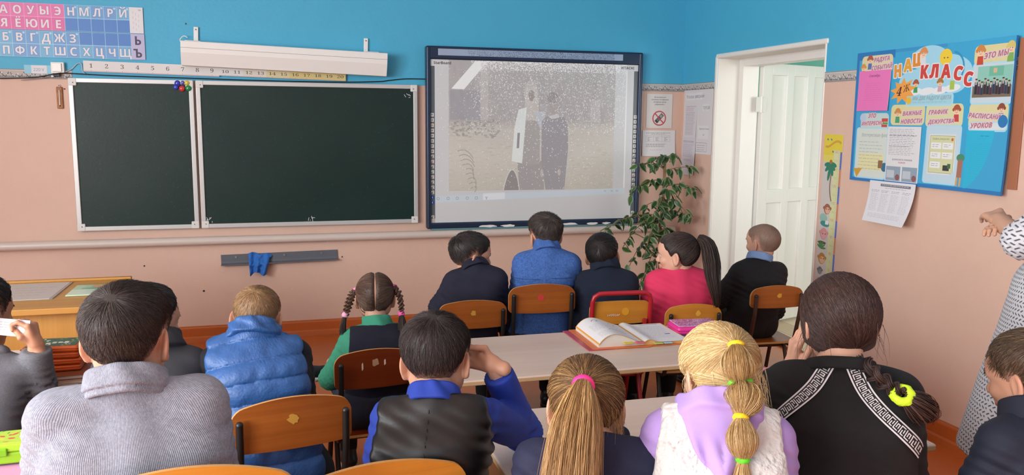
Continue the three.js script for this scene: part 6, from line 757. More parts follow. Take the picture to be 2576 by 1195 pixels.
// front row, left to right
person({ label: 'boy in a navy blazer in the front row, turned in profile to the right', pelvis: [2.16, 0.46, 2.22], neck: [2.2, 0.85, 2.215], head: [2.191, 0.902, 2.167], headRot: [-1.42, 0.12, 0.05], headScale: 1.0, yaw: -0.2, shoulderYaw: -0.3, shoulder: 0.152, shoulderRoll: -0.06, cell: 0.011, skin: '#c8957a',
  arms: { L: { elbow: [2.03, 0.66, 2.18], wrist: [2.12, 0.56, 2.02] } }, hair: () => shortHair({ color: '#2a2322', color2: '#40352f', n: 1500, top: 0.02, side: 0.008, len: 0.032, lift: 0.007 }),
  clothes: (c) => { jacket('#12142b', { collar: bandCollar(0.066, 0.058, -0.012, 0.03, 0.005) })(c); trousers(c, M_navyT); shoes(c, M_shoeB, std('#6fae3a', 0.5)); } });
person({ label: 'boy in a heathered blue shirt, tallest of the front row, before the whiteboard', pelvis: [2.515, 0.485, 2.245], neck: [2.55, 0.93, 2.26], head: [2.556, 0.996, 2.205], headRot: [0.12, 0.08, -0.03], headScale: 0.97, yaw: -0.2, shoulderYaw: -0.28, shoulder: 0.168, cell: 0.011, skin: '#c9977c', size: 1.05,
  hair: () => shortHair({ color: '#3b322e', color2: '#57493f', n: 1700, top: 0.024, side: 0.005, len: 0.034, lift: 0.006 }),
  clothes: (c) => { top(c, 'shirt', cloth('#4a74bd', { map: rep(T_heatherStrong, 3.2, 3.2), rough: 0.9 }), { e: 0.015, amp: 0.005, hem: -0.12, collar: bandCollar(0.062, 0.056, -0.01, 0.048, 0.005) }); const y = c.N.y - 0.118; c.wear('yoke_seam', (() => { const g = c.G(0.0172).torso; return (x, yy, z) => smax(g(x, yy, z), Math.abs(yy - y - 0.004 * Math.sin(x * 20)) - 0.002, 0.001); })(), cloth('#2b4778'), c.bbUp(), 0.006); trousers(c, M_navyT); shoes(c, M_shoeB, M_soleB); } });
person({ label: 'boy in a dark navy high-collared jumper with black hair, behind the red-framed chair', pelvis: [2.815, 0.445, 2.4], neck: [2.818, 0.842, 2.365], head: [2.825, 0.908, 2.305], headRot: [-0.46, -0.18, -0.1], headScale: 0.98, yaw: -0.3, shoulder: 0.156, cell: 0.011, skin: '#c49478',
  hair: () => shortHair({ color: '#1b1614', color2: '#2e2622', n: 1600, top: 0.015, side: 0.009, len: 0.032, lift: 0.003 }),
  clothes: (c) => { top(c, 'jumper', cloth('#0f1a2e', { rough: 0.95 }), { e: 0.017, amp: 0.004, collar: bandCollar(0.066, 0.066, -0.012, 0.05, 0.008) }); trousers(c, M_navyT); shoes(c, M_shoeB, M_soleB); } });
person({ label: 'girl in a crimson top with a long dark ponytail, facing left', pelvis: [3.18, 0.44, 2.42], neck: [3.175, 0.85, 2.445], head: [3.163, 0.92, 2.437], headRot: [0.88, 0.06, -0.02], headScale: 0.98, yaw: -0.15, shoulderYaw: -0.22, shoulder: 0.165, cell: 0.010, skin: '#d0a188', girth: 1.15, armScale: 1.12,
  hair: (c) => { const L = toHead(c), pts = [[3.246, 1.009, 2.494], [3.272, 0.992, 2.526], [3.285, 0.905, 2.56], [3.275, 0.828, 2.60], [3.285, 0.734, 2.62], [3.30, 0.69, 2.60]].map(L), tie = pts[0].clone(), h = pulledHair({ color: '#2c211e', color2: '#46352d', ties: [tie], n: 1500, bulk: 0.011, fly: 0.003 });
    return { geo: h.geo, tails: [{ geo: tail(pts, (u) => 0.013 + 0.026 * Math.sin(Math.PI * Math.min(1, u * 1.15 + 0.05)) * (1 - 0.25 * u), { color: '#2c211e', color2: '#4a382f', n: 340, spread: 0.9, width: 0.0014 }) }], ties: [{ p: pts[0].clone().lerp(pts[1], 0.1), r: 0.011, w: 0.004, c: '#231a1c', axis: pts[1].clone().sub(pts[0]), label: 'dark hair tie' }] }; },
  clothes: (c) => { top(c, 'top', cloth('#d8335e', { rough: 0.85 }), { e: 0.012, amp: 0.005, sleeve: 0.6, hem: -0.04 }); trousers(c, M_blackT); shoes(c, M_shoeB, M_soleB); const e = mesh('earring', new THREE.SphereGeometry(0.0035, 10, 8), std('#d8c27a', 0.25, { metalness: 0.8 }), c.t); e.position.copy(V(0.083, -0.044, -0.006).applyMatrix4(c.HM)); } });
person({ label: 'boy with a shaved head in a black jacket sitting near the doorway', pelvis: [3.75, 0.475, 2.18], neck: [3.757, 0.83, 2.23], head: [3.79, 0.925, 2.206], headRot: [0.3, 0.02, 0.0], headScale: 0.97, yaw: 0.0, shoulderYaw: -0.12, shoulder: 0.152, cell: 0.011, skin: '#cda08a', arms: { L: { elbow: [3.57, 0.62, 2.16], wrist: [3.55, 0.54, 2.0] } },
  hair: () => shortHair({ color: '#8c7060', color2: '#6d5547', scalp: '#b8917e', top: 0.003, side: 0.002, n: 2200, len: 0.006, lift: 0.001, width: 0.0004 }),
  clothes: (c) => { top(c, 'jacket', cloth('#121318', { rough: 0.8 }), { e: 0.018, amp: 0.004, neckUp: 0.01 }); collarPart(c, 'shirt_collar', cloth('#86a7d8'), bandCollar(0.062, 0.058, 0.0, 0.042, 0.005)); trousers(c, M_blackT); shoes(c, M_shoeB, M_soleB); } });
// second row
person({ label: 'girl with two braids in a green shirt and dark pinafore', pelvis: [1.64, 0.425, 2.83], neck: [1.662, 0.728, 2.745], head: [1.661, 0.836, 2.7], headRot: [-0.1, 0.12, 0.0], headScale: 0.95, size: 0.95, yaw: -0.05, shoulder: 0.152, cell: 0.010, skin: '#d3a48a', slump: 0.03,
  arms: { L: { elbow: [1.475, 0.52, 2.74], wrist: [1.52, 0.47, 2.58] } }, legs: { R: { knee: [1.80, 0.45, 2.55], ankle: [1.50, 0.52, 2.53], foot: [-0.9, 0.1, 0.25] } },
  hair: (c) => { const L = toHead(c), l = [[1.588, 0.862, 2.68], [1.566, 0.845, 2.70], [1.55, 0.81, 2.715], [1.537, 0.775, 2.724]].map(L), r = [[1.734, 0.874, 2.716], [1.752, 0.856, 2.75], [1.758, 0.815, 2.775], [1.757, 0.782, 2.784]].map(L), l2 = [[1.537, 0.775, 2.724], [1.529, 0.745, 2.735], [1.523, 0.70, 2.75]].map(L), r2 = [[1.757, 0.782, 2.784], [1.757, 0.74, 2.81], [1.753, 0.675, 2.84]].map(L);
    const h = pulledHair({ color: '#4a362c', color2: '#6d5242', ties: [l[0], r[0]], n: 1900, bulk: 0.009, part: (d) => d.y > -0.9 ? Math.abs(d.x * 0.085) : 1, fly: 0.0015 }), o = { color: '#4a3429', color2: '#6b4c3a' }; const ax = (a, b) => b.clone().sub(a);
    return { geo: h.geo, tails: [{ name: 'braid', geo: plait(l, 0.0165, { ...o, turns: 2.6 }) }, { name: 'braid', geo: plait(r, 0.0155, { ...o, turns: 2.6 }) }, { name: 'braid_end', geo: tail(l2, (u) => 0.008 + 0.008 * u, { color: '#2c211c', n: 110 }) }, { name: 'braid_end', geo: tail(r2, (u) => 0.008 + 0.01 * Math.sin(u * 3), { color: '#3a2c26', n: 130 }) }],
      ties: [{ p: l[0], r: 0.013, w: 0.006, c: '#e58ab4', axis: ax(l[0], l[1]), label: 'pink hair tie' }, { p: r[0], r: 0.014, w: 0.0075, c: '#e85a9e', axis: ax(r[0], r[1]), label: 'pink hair tie' }, { p: l2[0], r: 0.009, w: 0.006, long: 2, c: '#e9a9c4', axis: ax(l2[0], l2[1]), label: 'pale pink hair tie' }, { p: r2[0], r: 0.009, w: 0.006, long: 2, c: '#e858a4', axis: ax(r2[0], r2[1]), label: 'bright pink hair tie' }] }; },
  clothes: (c) => { top(c, 'shirt', cloth('#3f9f80', { rough: 0.85 }), { e: 0.012, amp: 0.004, collar: bandCollar(0.060, 0.055, -0.01, 0.042, 0.006) }); top(c, 'pinafore', cloth('#12162a', { rough: 0.9 }), { e: 0.021, sleeves: false, amp: 0.002, neckUp: 0.006 });
    const g = c.G(0.02), nz = folds(0.008, 18, 4, 18); c.wear('skirt', (x, y, z) => { let d = smax(g.torso(x, y, z), y - c.P.y - 0.05, 0.01); d = smin(d, smin(g.leg(0, 0.01)(x, y, z), g.leg(1, 0.01)(x, y, z), 0.05), 0.05); return d + nz(x, y, z); }, cloth('#ffffff', { map: canvasTex(128, 128, (q, w, h) => { q.fillStyle = '#1b2233'; q.fillRect(0, 0, w, h); q.fillStyle = '#39455c'; q.fillRect(0, 20, w, 26); q.fillRect(20, 0, 26, h); q.fillStyle = '#74808f'; q.fillRect(0, 90, w, 5); q.fillRect(90, 0, 5, h); }) }), c.bbLow(), 0.012);
    trousers(c, M_blackT, { e: 0.006, name: 'tights' }); shoes(c, M_shoeB, M_soleW); } });
person({ label: 'boy with short fair hair in a quilted blue vest', pelvis: [1.27, 0.475, 3.55], neck: [1.205, 0.885, 3.455], head: [1.212, 0.932, 3.36], headRot: [-0.12, 0.28, 0.06], headScale: 0.93, yaw: 0.1, shoulderYaw: 0.06, shoulder: 0.170, skin: '#d2a084', slump: 0.03, shoulderRoll: -0.02,
  hair: () => shortHair({ color: '#8d6c4a', color2: '#b8956a', top: 0.009, side: 0.004, n: 2600, len: 0.018, lift: 0.0015, width: 0.0007 }), brow: '#8a6a4a',
  clothes: (c) => { top(c, 'jumper', cloth('#14161d', { rough: 0.95 }), { e: 0.012, amp: 0.004 });
    const ax = c.N.clone().sub(c.P).normalize(); const q = (x, y, z) => { const s = ((x - c.P.x) * ax.x + (y - c.P.y) * ax.y + (z - c.P.z) * ax.z) / 0.062 + 0.1 * Math.sin(x * 14) + 0.15; const f = Math.abs(Math.sin(Math.PI * s)); return 0.011 * (1 - Math.pow(f, 0.45)) + 0.003 * noise3(x * 38, y * 11, z * 38) * f - 0.004; };
    top(c, 'padded_vest', phys('#2b5690', 0.5, { bumpMap: rep(T_fuzz, 6, 6), bumpScale: 0.0012, sheen: 0.2 }), { e: 0.03, sleeves: false, armhole: 0.024, amp: 0.004, freq: [16, 22, 16], hem: -0.12, neckUp: 0.016, puff: q, cell: 0.0075, collar: (k) => { const b = bandCollar(0.076, 0.070, -0.012, 0.042, 0.012)(k); return (x, y, z) => b(x, y, z) + 0.003 * Math.sin(y * 210 + x * 30) * 0.7; } });
    trousers(c, M_blackT); shoes(c, M_shoeB, M_soleG); } });
person({ label: 'boy in a pale grey ribbed turtleneck with dark hair, nearest at the left', pelvis: [1.05, 0.545, 4.38], neck: [0.994, 1.045, 4.352], head: [0.992, 1.122, 4.302], headRot: [-0.2, 0.14, 0.0], headScale: 0.98, size: 1.1, yaw: 0.08, shoulder: 0.183, drop: 0.05, skin: '#c8977c', cell: 0.0075, girth: 1.12, armScale: 1.08,
  hair: () => shortHair({ color: '#332b29', color2: '#574b46', top: 0.018, side: 0.008, n: 6500, len: 0.032, lift: 0.003, width: 0.0006 }),
  clothes: (c) => { top(c, 'turtleneck', cloth('#9da0ae', { kind: 'rib', map: rep(T_heather, 4, 4), rough: 0.95 }), { e: 0.012, amp: 0.0045, freq: [6, 9, 6], neckUp: 0.008, sleeve: 0.95, collar: (k) => { const a = bandCollar(0.064, 0.060, -0.03, 0.0, 0.007)(k), b = bandCollar(0.068, 0.061, -0.018, 0.024, 0.008)(k); return (x, y, z) => Math.min(a(x, y, z), b(x, y, z)); } }); trousers(c, M_blackT); shoes(c, M_shoeB, M_soleG); } });
person({ label: 'child in a charcoal hoodie mostly hidden behind the boy in the grey turtleneck', pelvis: [0.89, 0.485, 3.52], neck: [0.905, 0.872, 3.43], head: [0.893, 0.94, 3.40], headRot: [-0.75, 0.05, 0], headScale: 1.04, yaw: -0.1, shoulder: 0.165, skin: '#c8967c', cell: 0.011, hair: () => shortHair({ color: '#2b2422', n: 1200, top: 0.02, side: 0.012 }),
  clothes: (c) => { top(c, 'hoodie', cloth('#33343a'), { e: 0.018, amp: 0.005, collar: bandCollar(0.085, 0.075, -0.02, 0.04, 0.016) }); trousers(c, M_blackT); shoes(c, M_shoeB, M_soleG); } });
person({ label: 'child in a grey hoodie at the left edge holding up a sheet of paper', pelvis: [0.40, 0.475, 3.40], neck: [0.415, 0.852, 3.315], head: [0.405, 0.965, 3.27], headRot: [-0.45, 0.02, 0.06], headScale: 1.05, yaw: -0.25, shoulder: 0.155, skin: '#c08a6c', cell: 0.010,
  arms: { R: { elbow: [0.565, 0.745, 3.33], wrist: [0.578, 0.885, 3.355], handDir: [-0.25, 0.95, -0.15], palm: [-1, 0.1, -0.2], curl: 0.95, thumb: 0.95 } }, hair: () => shortHair({ color: '#2a2220', n: 1500, top: 0.02, side: 0.01 }),
  clothes: (c) => { top(c, 'hoodie', cloth('#74757d', { map: rep(T_heather, 7, 7) }), { e: 0.016, amp: 0.006, sleeve: 0.88 }); const h = U(0.03, [rc(c.N.clone().addScaledVector(c.SF, -0.06).add(V(0, -0.02, 0)), c.N.clone().addScaledVector(c.SF, -0.085).add(V(0, -0.1, 0)), 0.05, 0.02), rc(c.N.clone().addScaledVector(c.SL, 0.06).add(V(0, 0.005, 0)), c.N.clone().addScaledVector(c.SF, -0.07).add(V(0, -0.03, 0)), 0.03, 0.04), rc(c.N.clone().addScaledVector(c.SL, -0.06).add(V(0, 0.005, 0)), c.N.clone().addScaledVector(c.SF, -0.07).add(V(0, -0.03, 0)), 0.03, 0.04)]), nz = folds(0.008, 14, 14, 14); c.wear('hood', (x, y, z) => h(x, y, z) + nz(x, y, z), cloth('#74757d', { map: rep(T_heather, 7, 7) }), [c.N.clone().addScalar(-0.2), c.N.clone().addScalar(0.2)], 0.009); trousers(c, M_blackT); shoes(c, M_shoeB, M_soleG); } });
{ const m = mesh('paper_slip', new THREE.BoxGeometry(0.13, 0.05, 0.001, 10, 2, 1), std('#fff', 0.8, { map: canvasTex(260, 100, (g, w, h) => { g.fillStyle = '#d5d2d6'; g.fillRect(0, 0, w, h); lines(g, 16, 240, 20, 5, 15, '#a9a6b0', 3); }) })); const p = m.geometry.attributes.position; for (let i = 0; i < p.count; i++) p.setZ(i, p.getZ(i) + 0.01 * Math.sin(p.getX(i) * 20)); m.geometry.computeVertexNormals(); m.position.set(0.505, 0.94, 3.345); m.rotation.set(-0.2, -0.2, -0.12); tag(m, 'white paper slip held up by the child at the left edge', 'paper'); }
person({ label: 'boy in a black satin waistcoat over a bright blue shirt, cheek on his hand', pelvis: [1.56, 0.495, 4.225], neck: [1.632, 0.895, 4.175], head: [1.654, 0.97, 4.098], headRot: [-0.36, 0.34, -0.06], headScale: 1.0, yaw: -0.1, shoulderYaw: -0.22, shoulder: 0.150, drop: 0.04, shoulderRoll: -0.06, skin: '#c6967b', cell: 0.0075,
  arms: { R: { elbow: [1.905, 0.735, 4.03], wrist: [1.805, 0.945, 4.085], handDir: [-0.75, 0.25, -0.45], palm: [-0.55, 0.35, 0.55], curl: 0.75, thumb: 0.6 } },
  hair: () => shortHair({ color: '#2a2221', color2: '#4a3e3a', top: 0.02, side: 0.011, n: 6000, len: 0.034, lift: 0.005, whorl: V(-0.05, 0.8, -0.6), width: 0.0006 }),
  clothes: (c) => { top(c, 'shirt', cloth('#193aa0', { rough: 0.7 }), { e: 0.013, amp: 0.0055, sleeve: 0.86, collar: bandCollar(0.063, 0.058, -0.012, 0.034, 0.006) });
    const v = top(c, 'waistcoat', phys('#0b0c0f', 0.36, { bumpMap: rep(T_weave, 70, 70), bumpScale: 0.0002 }), { e: 0.024, sleeves: false, armhole: 0.034, amp: 0.009, freq: [7, 15, 7], neckUp: 0.012, hem: -0.1, seedN: 3, cell: 0.0075 });
    const g = c.G(0.0275).torso, nz = folds(0.009, 7, 15, 7, 3); const sp = (x, y, z) => { const dx = (x - c.Ch.x) * c.SL.x + (z - c.Ch.z) * c.SL.z, t = (y - c.P.y) / (c.N.y - c.P.y); return Math.abs(dx - 0.012 * Math.sin(t * 4)) - 0.0016; }; c.wear('centre_seam', (x, y, z) => { const back = (x - c.Ch.x) * c.SF.x + (z - c.Ch.z) * c.SF.z; return smax(smax(smax(g(x, y, z) + nz(x, y, z), sp(x, y, z), 0.001), back, 0.001), Math.max(y - c.N.y - 0.006, c.P.y - 0.09 - y), 0.001); }, std('#0b0b0e', 0.6), c.bbUp(0.12), 0.0045); trousers(c, M_blackT); shoes(c, M_shoeB, M_soleG); } });
// third row, the girls at the second desk
person({ label: 'girl with a long fair ponytail in a bright pink hair tie, in a navy top', pelvis: [1.93, 0.46, 4.53], neck: [1.915, 0.885, 4.485], head: [1.935, 0.93, 4.4], headRot: [-0.33, 0.42, 0.02], headScale: 1.0, yaw: -0.25, shoulderYaw: -0.32, shoulder: 0.165, drop: 0.05, skin: '#d6a68c', cell: 0.0075, softHair: true,
  arms: { R: { elbow: [2.05, 0.72, 4.30], wrist: [2.03, 0.865, 4.335], handDir: [0.02, 0.95, 0.05], palm: [-0.9, 0.0, 0.2], curl: 0.25, thumb: 0.2 } },
  hair: (c) => { const L = toHead(c), pts = [[1.899, 1.012, 4.478], [1.882, 1.008, 4.512], [1.862, 0.972, 4.545], [1.845, 0.92, 4.568], [1.835, 0.87, 4.582], [1.825, 0.80, 4.592], [1.82, 0.74, 4.60]].map(L); const h = pulledHair({ color: '#6d5136', color2: '#a98453', ties: [pts[0]], n: 6500, bulk: 0.012, wisps: 80, fly: 0.005, width: 0.00055 });
    return { geo: h.geo, tails: [{ geo: tail(pts, (u) => 0.016 + 0.030 * sstep(0, 0.45, u) + 0.01 * u, { color: '#a37d4e', color2: '#d0ab76', n: 1700, spread: 0.55, seg: 12, width: 0.0007 }) }], ties: [{ p: pts[0].clone().lerp(pts[1], 0.25), r: 0.0165, w: 0.0085, c: '#ff2f8e', axis: pts[1].clone().sub(pts[0]), label: 'bright pink hair tie', long: 1.3 }] }; },
  clothes: (c) => { top(c, 'top', cloth('#131a3a', { rough: 0.75 }), { e: 0.014, amp: 0.006, neckUp: 0.012, sleeve: 0.8 }); trousers(c, M_blackT); shoes(c, M_shoeB, M_soleG); } });
person({ label: 'blonde girl in a white fur vest and lilac hood with yellow and green hair ties', pelvis: [2.185, 0.47, 4.63], neck: [2.165, 0.958, 4.575], head: [2.204, 1.018, 4.503], headRot: [-0.05, 0.3, -0.08], headScale: 0.98, yaw: -0.3, shoulderYaw: -0.42, shoulder: 0.155, drop: 0.055, skin: '#dcae94', cell: 0.0075, softHair: true,
  arms: { L: { elbow: [2.045, 0.74, 4.46], wrist: [2.10, 0.72, 4.28] } },
  hair: (c) => { const L = toHead(c), out = (v, k) => { const d = v.clone().normalize(); return d.multiplyScalar(rad(d) + k); }, t0 = L([2.192, 1.098, 4.58]), p = [[2.192, 1.098, 4.58], [2.182, 1.07, 4.61], [2.190, 1.034, 4.612], [2.176, 1.008, 4.648], [2.160, 0.982, 4.668], [2.152, 0.945, 4.69], [2.152, 0.906, 4.695], [2.145, 0.857, 4.705], [2.14, 0.795, 4.712]].map(L); p[0] = out(p[0], 0.018); p[1] = out(p[1], 0.026); p[2] = out(p[2], 0.022);
    const o = { color: '#b8945e', color2: '#e0c592', width: 0.0006, seg: 9 }, h = pulledHair({ color: '#c4a26c', color2: '#e8d09e', ties: [t0, p[2]], region: (d) => d.y > rr(0.0, 0.2) ? 0 : 1, n: 6500, bulk: 0.012, wisps: 80, fly: 0.004, width: 0.00055 }); const ax = (i) => p[Math.min(8, i + 1)].clone().sub(p[i - 1]);
    return { geo: h.geo, tails: [{ geo: tail([p[0], p[1], p[2]], (u) => 0.012 + 0.022 * Math.sin(Math.PI * u), { ...o, n: 380, spread: 0.5 }) }, { geo: tail([p[2], p[3], p[4]], (u) => 0.012 + 0.030 * Math.sin(Math.PI * Math.min(1, u * 1.05)), { ...o, n: 460, spread: 0.3 }) }, { geo: tail([p[4], p[5], p[6]], (u) => 0.011 + 0.021 * Math.sin(Math.PI * u), { ...o, n: 380, spread: 0.25 }) }, { geo: tail([p[6], p[7], p[8]], (u) => 0.010 + 0.016 * Math.sin(2.2 * u), { ...o, n: 260, spread: 0.2 }) }],
      ties: [{ p: p[0], r: 0.0115, w: 0.006, c: '#f0c81c', axis: p[1].clone().sub(p[0]), fuzzy: true, label: 'yellow terry hair tie' }, { p: p[2], r: 0.0185, w: 0.0075, c: '#5fdc2a', axis: ax(2), fuzzy: true, label: 'lime green terry hair tie' }, { p: p[4], r: 0.0105, w: 0.006, c: '#f0c81c', axis: ax(4), fuzzy: true, label: 'yellow terry hair tie' }, { p: p[6], r: 0.0095, w: 0.006, c: '#5fdc2a', axis: ax(6), fuzzy: true, label: 'lime green terry hair tie' }] }; },
  clothes: (c) => { top(c, 'lilac_hoodie', cloth('#ab90d0', { rough: 0.9 }), { e: 0.016, amp: 0.005, sleeve: 0.5 }); const fz = folds(0.003, 90, 90, 90), sm = folds(0.006, 12, 9, 12, 5);
    top(c, 'fur_vest', cloth('#cbc9c7', { kind: 'fuzz', rough: 1, sheen: 0.6 }), { e: 0.032, sleeves: false, armhole: 0.022, amp: 0.0, hem: -0.14, neckUp: 0.012, puff: (x, y, z) => fz(x, y, z) + sm(x, y, z), cell: 0.006 });
    const B = c.SF.clone().multiplyScalar(-1), tg = c.G(0.036).torso, nz = folds(0.007, 14, 10, 14, 2), ring = bandCollar(0.080, 0.074, -0.02, 0.026, 0.013)(c);
    c.wear('lilac_hood', (x, y, z) => { const dx = x - c.N.x, dz = z - c.N.z, l = dx * c.SL.x + dz * c.SL.z, bk = dx * B.x + dz * B.z, u = c.N.y - y; const v = (Math.abs(l) - (0.080 - 0.66 * Math.max(0, u))) * 0.82; let d = smax(smax(tg(x, y, z) - 0.012 * sstep(-0.02, 0.06, u), v, 0.022), Math.max(-bk - 0.01, -u - 0.03), 0.01); d = smin(d, ring(x, y, z), 0.03); return d + (Math.abs(d) < 0.04 ? nz(x, y, z) + 0.004 * Math.sin(Math.abs(l) * 160 + u * 60) * sstep(0.0, 0.05, u) : 0); }, cloth('#ab90d2', { rough: 0.9 }), [c.N.clone().addScalar(-0.2), c.N.clone().addScalar(0.2)], 0.006); trousers(c, M_blackT); shoes(c, M_shoeB, M_soleG); } });
person({ label: 'girl in a black tracksuit top with white patterned bands and a low dark braid', pelvis: [2.61, 0.48, 4.49], neck: [2.575, 0.985, 4.43], head: [2.598, 1.086, 4.385], headRot: [-0.32, 0.16, -0.03], headScale: 1.02, size: 1.07, yaw: -0.45, shoulderYaw: -0.68, shoulder: 0.180, drop: 0.055, skin: '#cf9f86', cell: 0.0075, girth: 1.05, shoulderRoll: -0.03,
  arms: { L: { elbow: [2.47, 0.745, 4.22], wrist: [2.535, 0.945, 4.295], handDir: [0.12, 0.95, 0.05], palm: [0.8, 0.0, 0.3], curl: 0.3, thumb: 0.3 } },
  hair: (c) => { const L = toHead(c), pts = [[2.595, 1.01, 4.478], [2.588, 0.995, 4.53], [2.605, 0.975, 4.566], [2.62, 0.962, 4.585]].map(L), e = [[2.62, 0.962, 4.585], [2.65, 0.945, 4.592], [2.685, 0.92, 4.585], [2.70, 0.895, 4.575]].map(L); const h = pulledHair({ color: '#35231f', color2: '#553c35', line: 'long', ties: [pts[0]], n: 6000, bulk: 0.015, wisps: 22, fly: 0.002, width: 0.0006 });
    return { geo: h.geo, tails: [{ name: 'braid', geo: plait(pts, 0.017, { color: '#2f201c', color2: '#4a352e', turns: 1.6, n: 60 }) }, { name: 'braid_end', geo: tail(e, (u) => 0.012 + 0.016 * Math.sin(Math.PI * u), { color: '#2f201c', color2: '#5a433a', n: 320, spread: 0.9 }) }], ties: [{ p: e[0].clone().lerp(pts[0], 0.0), r: 0.016, w: 0.010, c: '#c4ea28', axis: L([2.62, 0.962, 4.585]).sub(L([2.45, 1.15, 4.75])), fuzzy: true, label: 'lime yellow scrunchie' }] }; },
  clothes: (c) => { const E = 0.017; top(c, 'tracksuit_top', cloth('#0c0d10', { rough: 0.85, sheen: 0.1 }), { e: E, amp: 0.004, sleeve: 0.93, neckUp: 0.012, collar: bandCollar(0.070, 0.066, -0.012, 0.016, 0.006) });
    // printed bands running from the neck down over each shoulder blade and sleeve
    const T = canvasTex(1024, 128, (g, w, h) => { g.fillStyle = '#0f1012'; g.fillRect(0, 0, w, h); g.fillStyle = '#d5d5d8'; g.fillRect(0, 0, w, 14); g.fillRect(0, h - 14, w, 14); for (let i = 0; i < 16; i++) { const x = i * 64, f = i % 2; g.fillRect(x + 4, 26, 10, 76); g.fillRect(x + 4, f ? 26 : 92, 52, 10); g.fillRect(x + 24, f ? 48 : 26, 10, 44); g.fillRect(x + 24, f ? 82 : 26, 34, 10); g.fillRect(x + 46, 48, 10, 36); } });
    const g = c.G(E), a0 = g.arm(0), a1 = g.arm(1), nz = folds(0.004, 7, 12, 7), fld = (x, y, z) => smin(smin(g.torso(x, y, z), a0(x, y, z), 0.016), a1(x, y, z), 0.016);
    const drop = (p, dir) => { const q = p.clone(); for (let k = 0; k < 40; k++) { const d = fld(q.x, q.y, q.z); q.addScaledVector(dir, -d * 0.7); } const e = 0.004, n = V(fld(q.x + e, q.y, q.z) - fld(q.x - e, q.y, q.z), fld(q.x, q.y + e, q.z) - fld(q.x, q.y - e, q.z), fld(q.x, q.y, q.z + e) - fld(q.x, q.y, q.z - e)).normalize(); return [q, n]; };
    const B = c.SF.clone().multiplyScalar(-1);
    for (const s of [1, -1]) { const n = 40, m = 6, wd = 0.034, rows = []; for (let i = 0; i <= n; i++) { const u = i / n; const st = c.N.clone().addScaledVector(c.SL, s * 0.028).addScaledVector(B, 0.06).add(V(0, 0.02, 0)), md = c.N.clone().addScaledVector(c.SL, s * 0.075).addScaledVector(B, 0.12).add(V(0, -0.06, 0)), en = c.N.clone().addScaledVector(c.SL, s * 0.18).addScaledVector(B, 0.08).add(V(0, -0.15, 0)); const a = st.clone().lerp(md, u), b = md.clone().lerp(en, u), p = a.lerp(b, u); rows.push(p); }
      const pos = [], uv = [], idx = []; rows.forEach((p, i) => { const tg = rows[Math.min(n, i + 1)].clone().sub(rows[Math.max(0, i - 1)]).normalize(); const [q, nn] = drop(p, B.clone().add(V(0, 0.7, 0)).normalize()); const side = tg.clone().cross(nn).normalize(); for (let j = 0; j <= m; j++) { const r = q.clone().addScaledVector(side, (j / m - 0.5) * wd).addScaledVector(nn, 0.01); const [w, wn] = drop(r, nn); w.addScaledVector(wn, 0.0032); pos.push(w.x, w.y, w.z); uv.push(i / n, j / m); } }); for (let i = 0; i < n; i++) for (let j = 0; j < m; j++) { const a = i * (m + 1) + j, b = a + 1, d = a + m + 1, e = d + 1; idx.push(a, b, d, b, e, d); }
      const bg = new THREE.BufferGeometry(); bg.setAttribute('position', new THREE.Float32BufferAttribute(pos, 3)); bg.setAttribute('uv', new THREE.Float32BufferAttribute(uv, 2)); bg.setIndex(idx); bg.computeVertexNormals(); const bm = mesh('patterned_band', bg, std('#fff', 0.7, { map: T, side: THREE.DoubleSide }), c.t); bm.userData.label = 'white key-patterned band'; }
    trousers(c, M_blackT); shoes(c, M_shoeB, M_soleG); } });
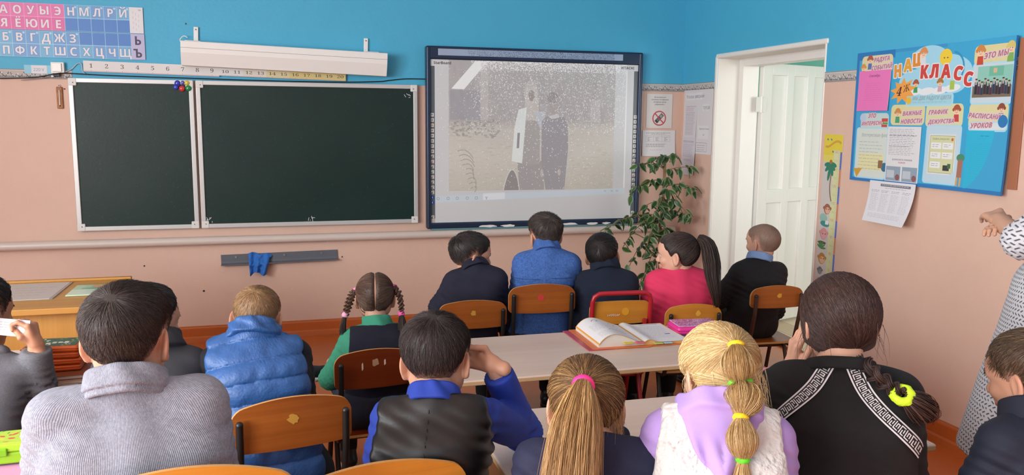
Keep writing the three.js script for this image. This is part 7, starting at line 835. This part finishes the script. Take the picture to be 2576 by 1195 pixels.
person({ label: 'child with brown hair in a dark navy jacket at the lower right edge, facing left', pelvis: [3.10, 0.45, 4.57], neck: [3.06, 0.85, 4.54], head: [3.085, 0.934, 4.492], headRot: [0.26, 0.24, 0.0], headScale: 1.03, yaw: 0.1, shoulder: 0.160, drop: 0.05, skin: '#c6947a', cell: 0.009,
  hair: () => shortHair({ color: '#4d3b2b', color2: '#7a6247', top: 0.02, side: 0.013, n: 4200, len: 0.05, lift: 0.003, line: 'girl', width: 0.0008 }),
  clothes: (c) => { top(c, 'jacket', cloth('#172033', { rough: 0.7 }), { e: 0.018, amp: 0.005, collar: bandCollar(0.072, 0.066, -0.015, 0.045, 0.008) }); trousers(c, M_blackT); shoes(c, M_shoeB, M_soleG); } });
// the teacher at the right edge
person({ label: 'woman in a grey patterned dress standing with folded arms at the right edge', standing: true, size: 1.2, pelvis: [3.82, 0.92, 3.93], neck: [3.83, 1.395, 3.92], head: [3.815, 1.525, 3.90], headRot: [1.2, 0.0, 0.0], headScale: 1.14, yaw: 0.6, shoulder: 0.19, skin: '#c69a80', cell: 0.010,
  arms: { L: { elbow: [3.60, 1.195, 3.97], wrist: [3.70, 1.235, 3.78], palm: [0.3, -0.9, 0.2] }, R: { elbow: [3.94, 1.15, 3.72], wrist: [3.745, 1.20, 3.78], palm: [0.3, -0.9, 0.2] } },
  hair: () => shortHair({ color: '#3a2a22', n: 1600, top: 0.022, side: 0.02, line: 'long', len: 0.06 }),
  clothes: (c) => { const m = cloth('#ffffff', { map: (() => { const t = canvasTex(128, 128, (g, w, h) => { g.fillStyle = '#c9cbd0'; g.fillRect(0, 0, w, h); g.fillStyle = '#4c5058'; for (let j = 0; j < 8; j++) for (let i = 0; i < 8; i++) { g.save(); g.translate(i * 16 + (j % 2) * 8, j * 16 + 8); g.rotate(j % 2 ? 0.7 : -0.7); g.fillRect(-6, -2.2, 12, 4.4); g.restore(); } }); t.wrapS = t.wrapT = THREE.RepeatWrapping; t.repeat.set(9, 9); return t; })() }); top(c, 'dress_top', m, { e: 0.02, sleeve: 0.1, amp: 0.005, hem: -0.1 });
    const g = c.G(0.02), nz = folds(0.006, 10, 3, 10), lo = c.P.clone().setY(0.42), skc = rc(c.P.clone().add(V(0, 0.08, 0)), lo, 0.14, 0.27); c.wear('dress_skirt', (x, y, z) => { const d = smin(smax(g.torso(x, y, z), y - c.P.y - 0.05, 0.01), skc(x, y, z), 0.06); return smax(d, 0.42 - y, 0.01) + nz(x, y, z); }, m, [V(-0.36, 0.3, -0.36), V(0.36, 1.2, 0.36)], 0.014); shoes(c, M_shoeB, M_soleB); } });
renderer.render(scene, camera);
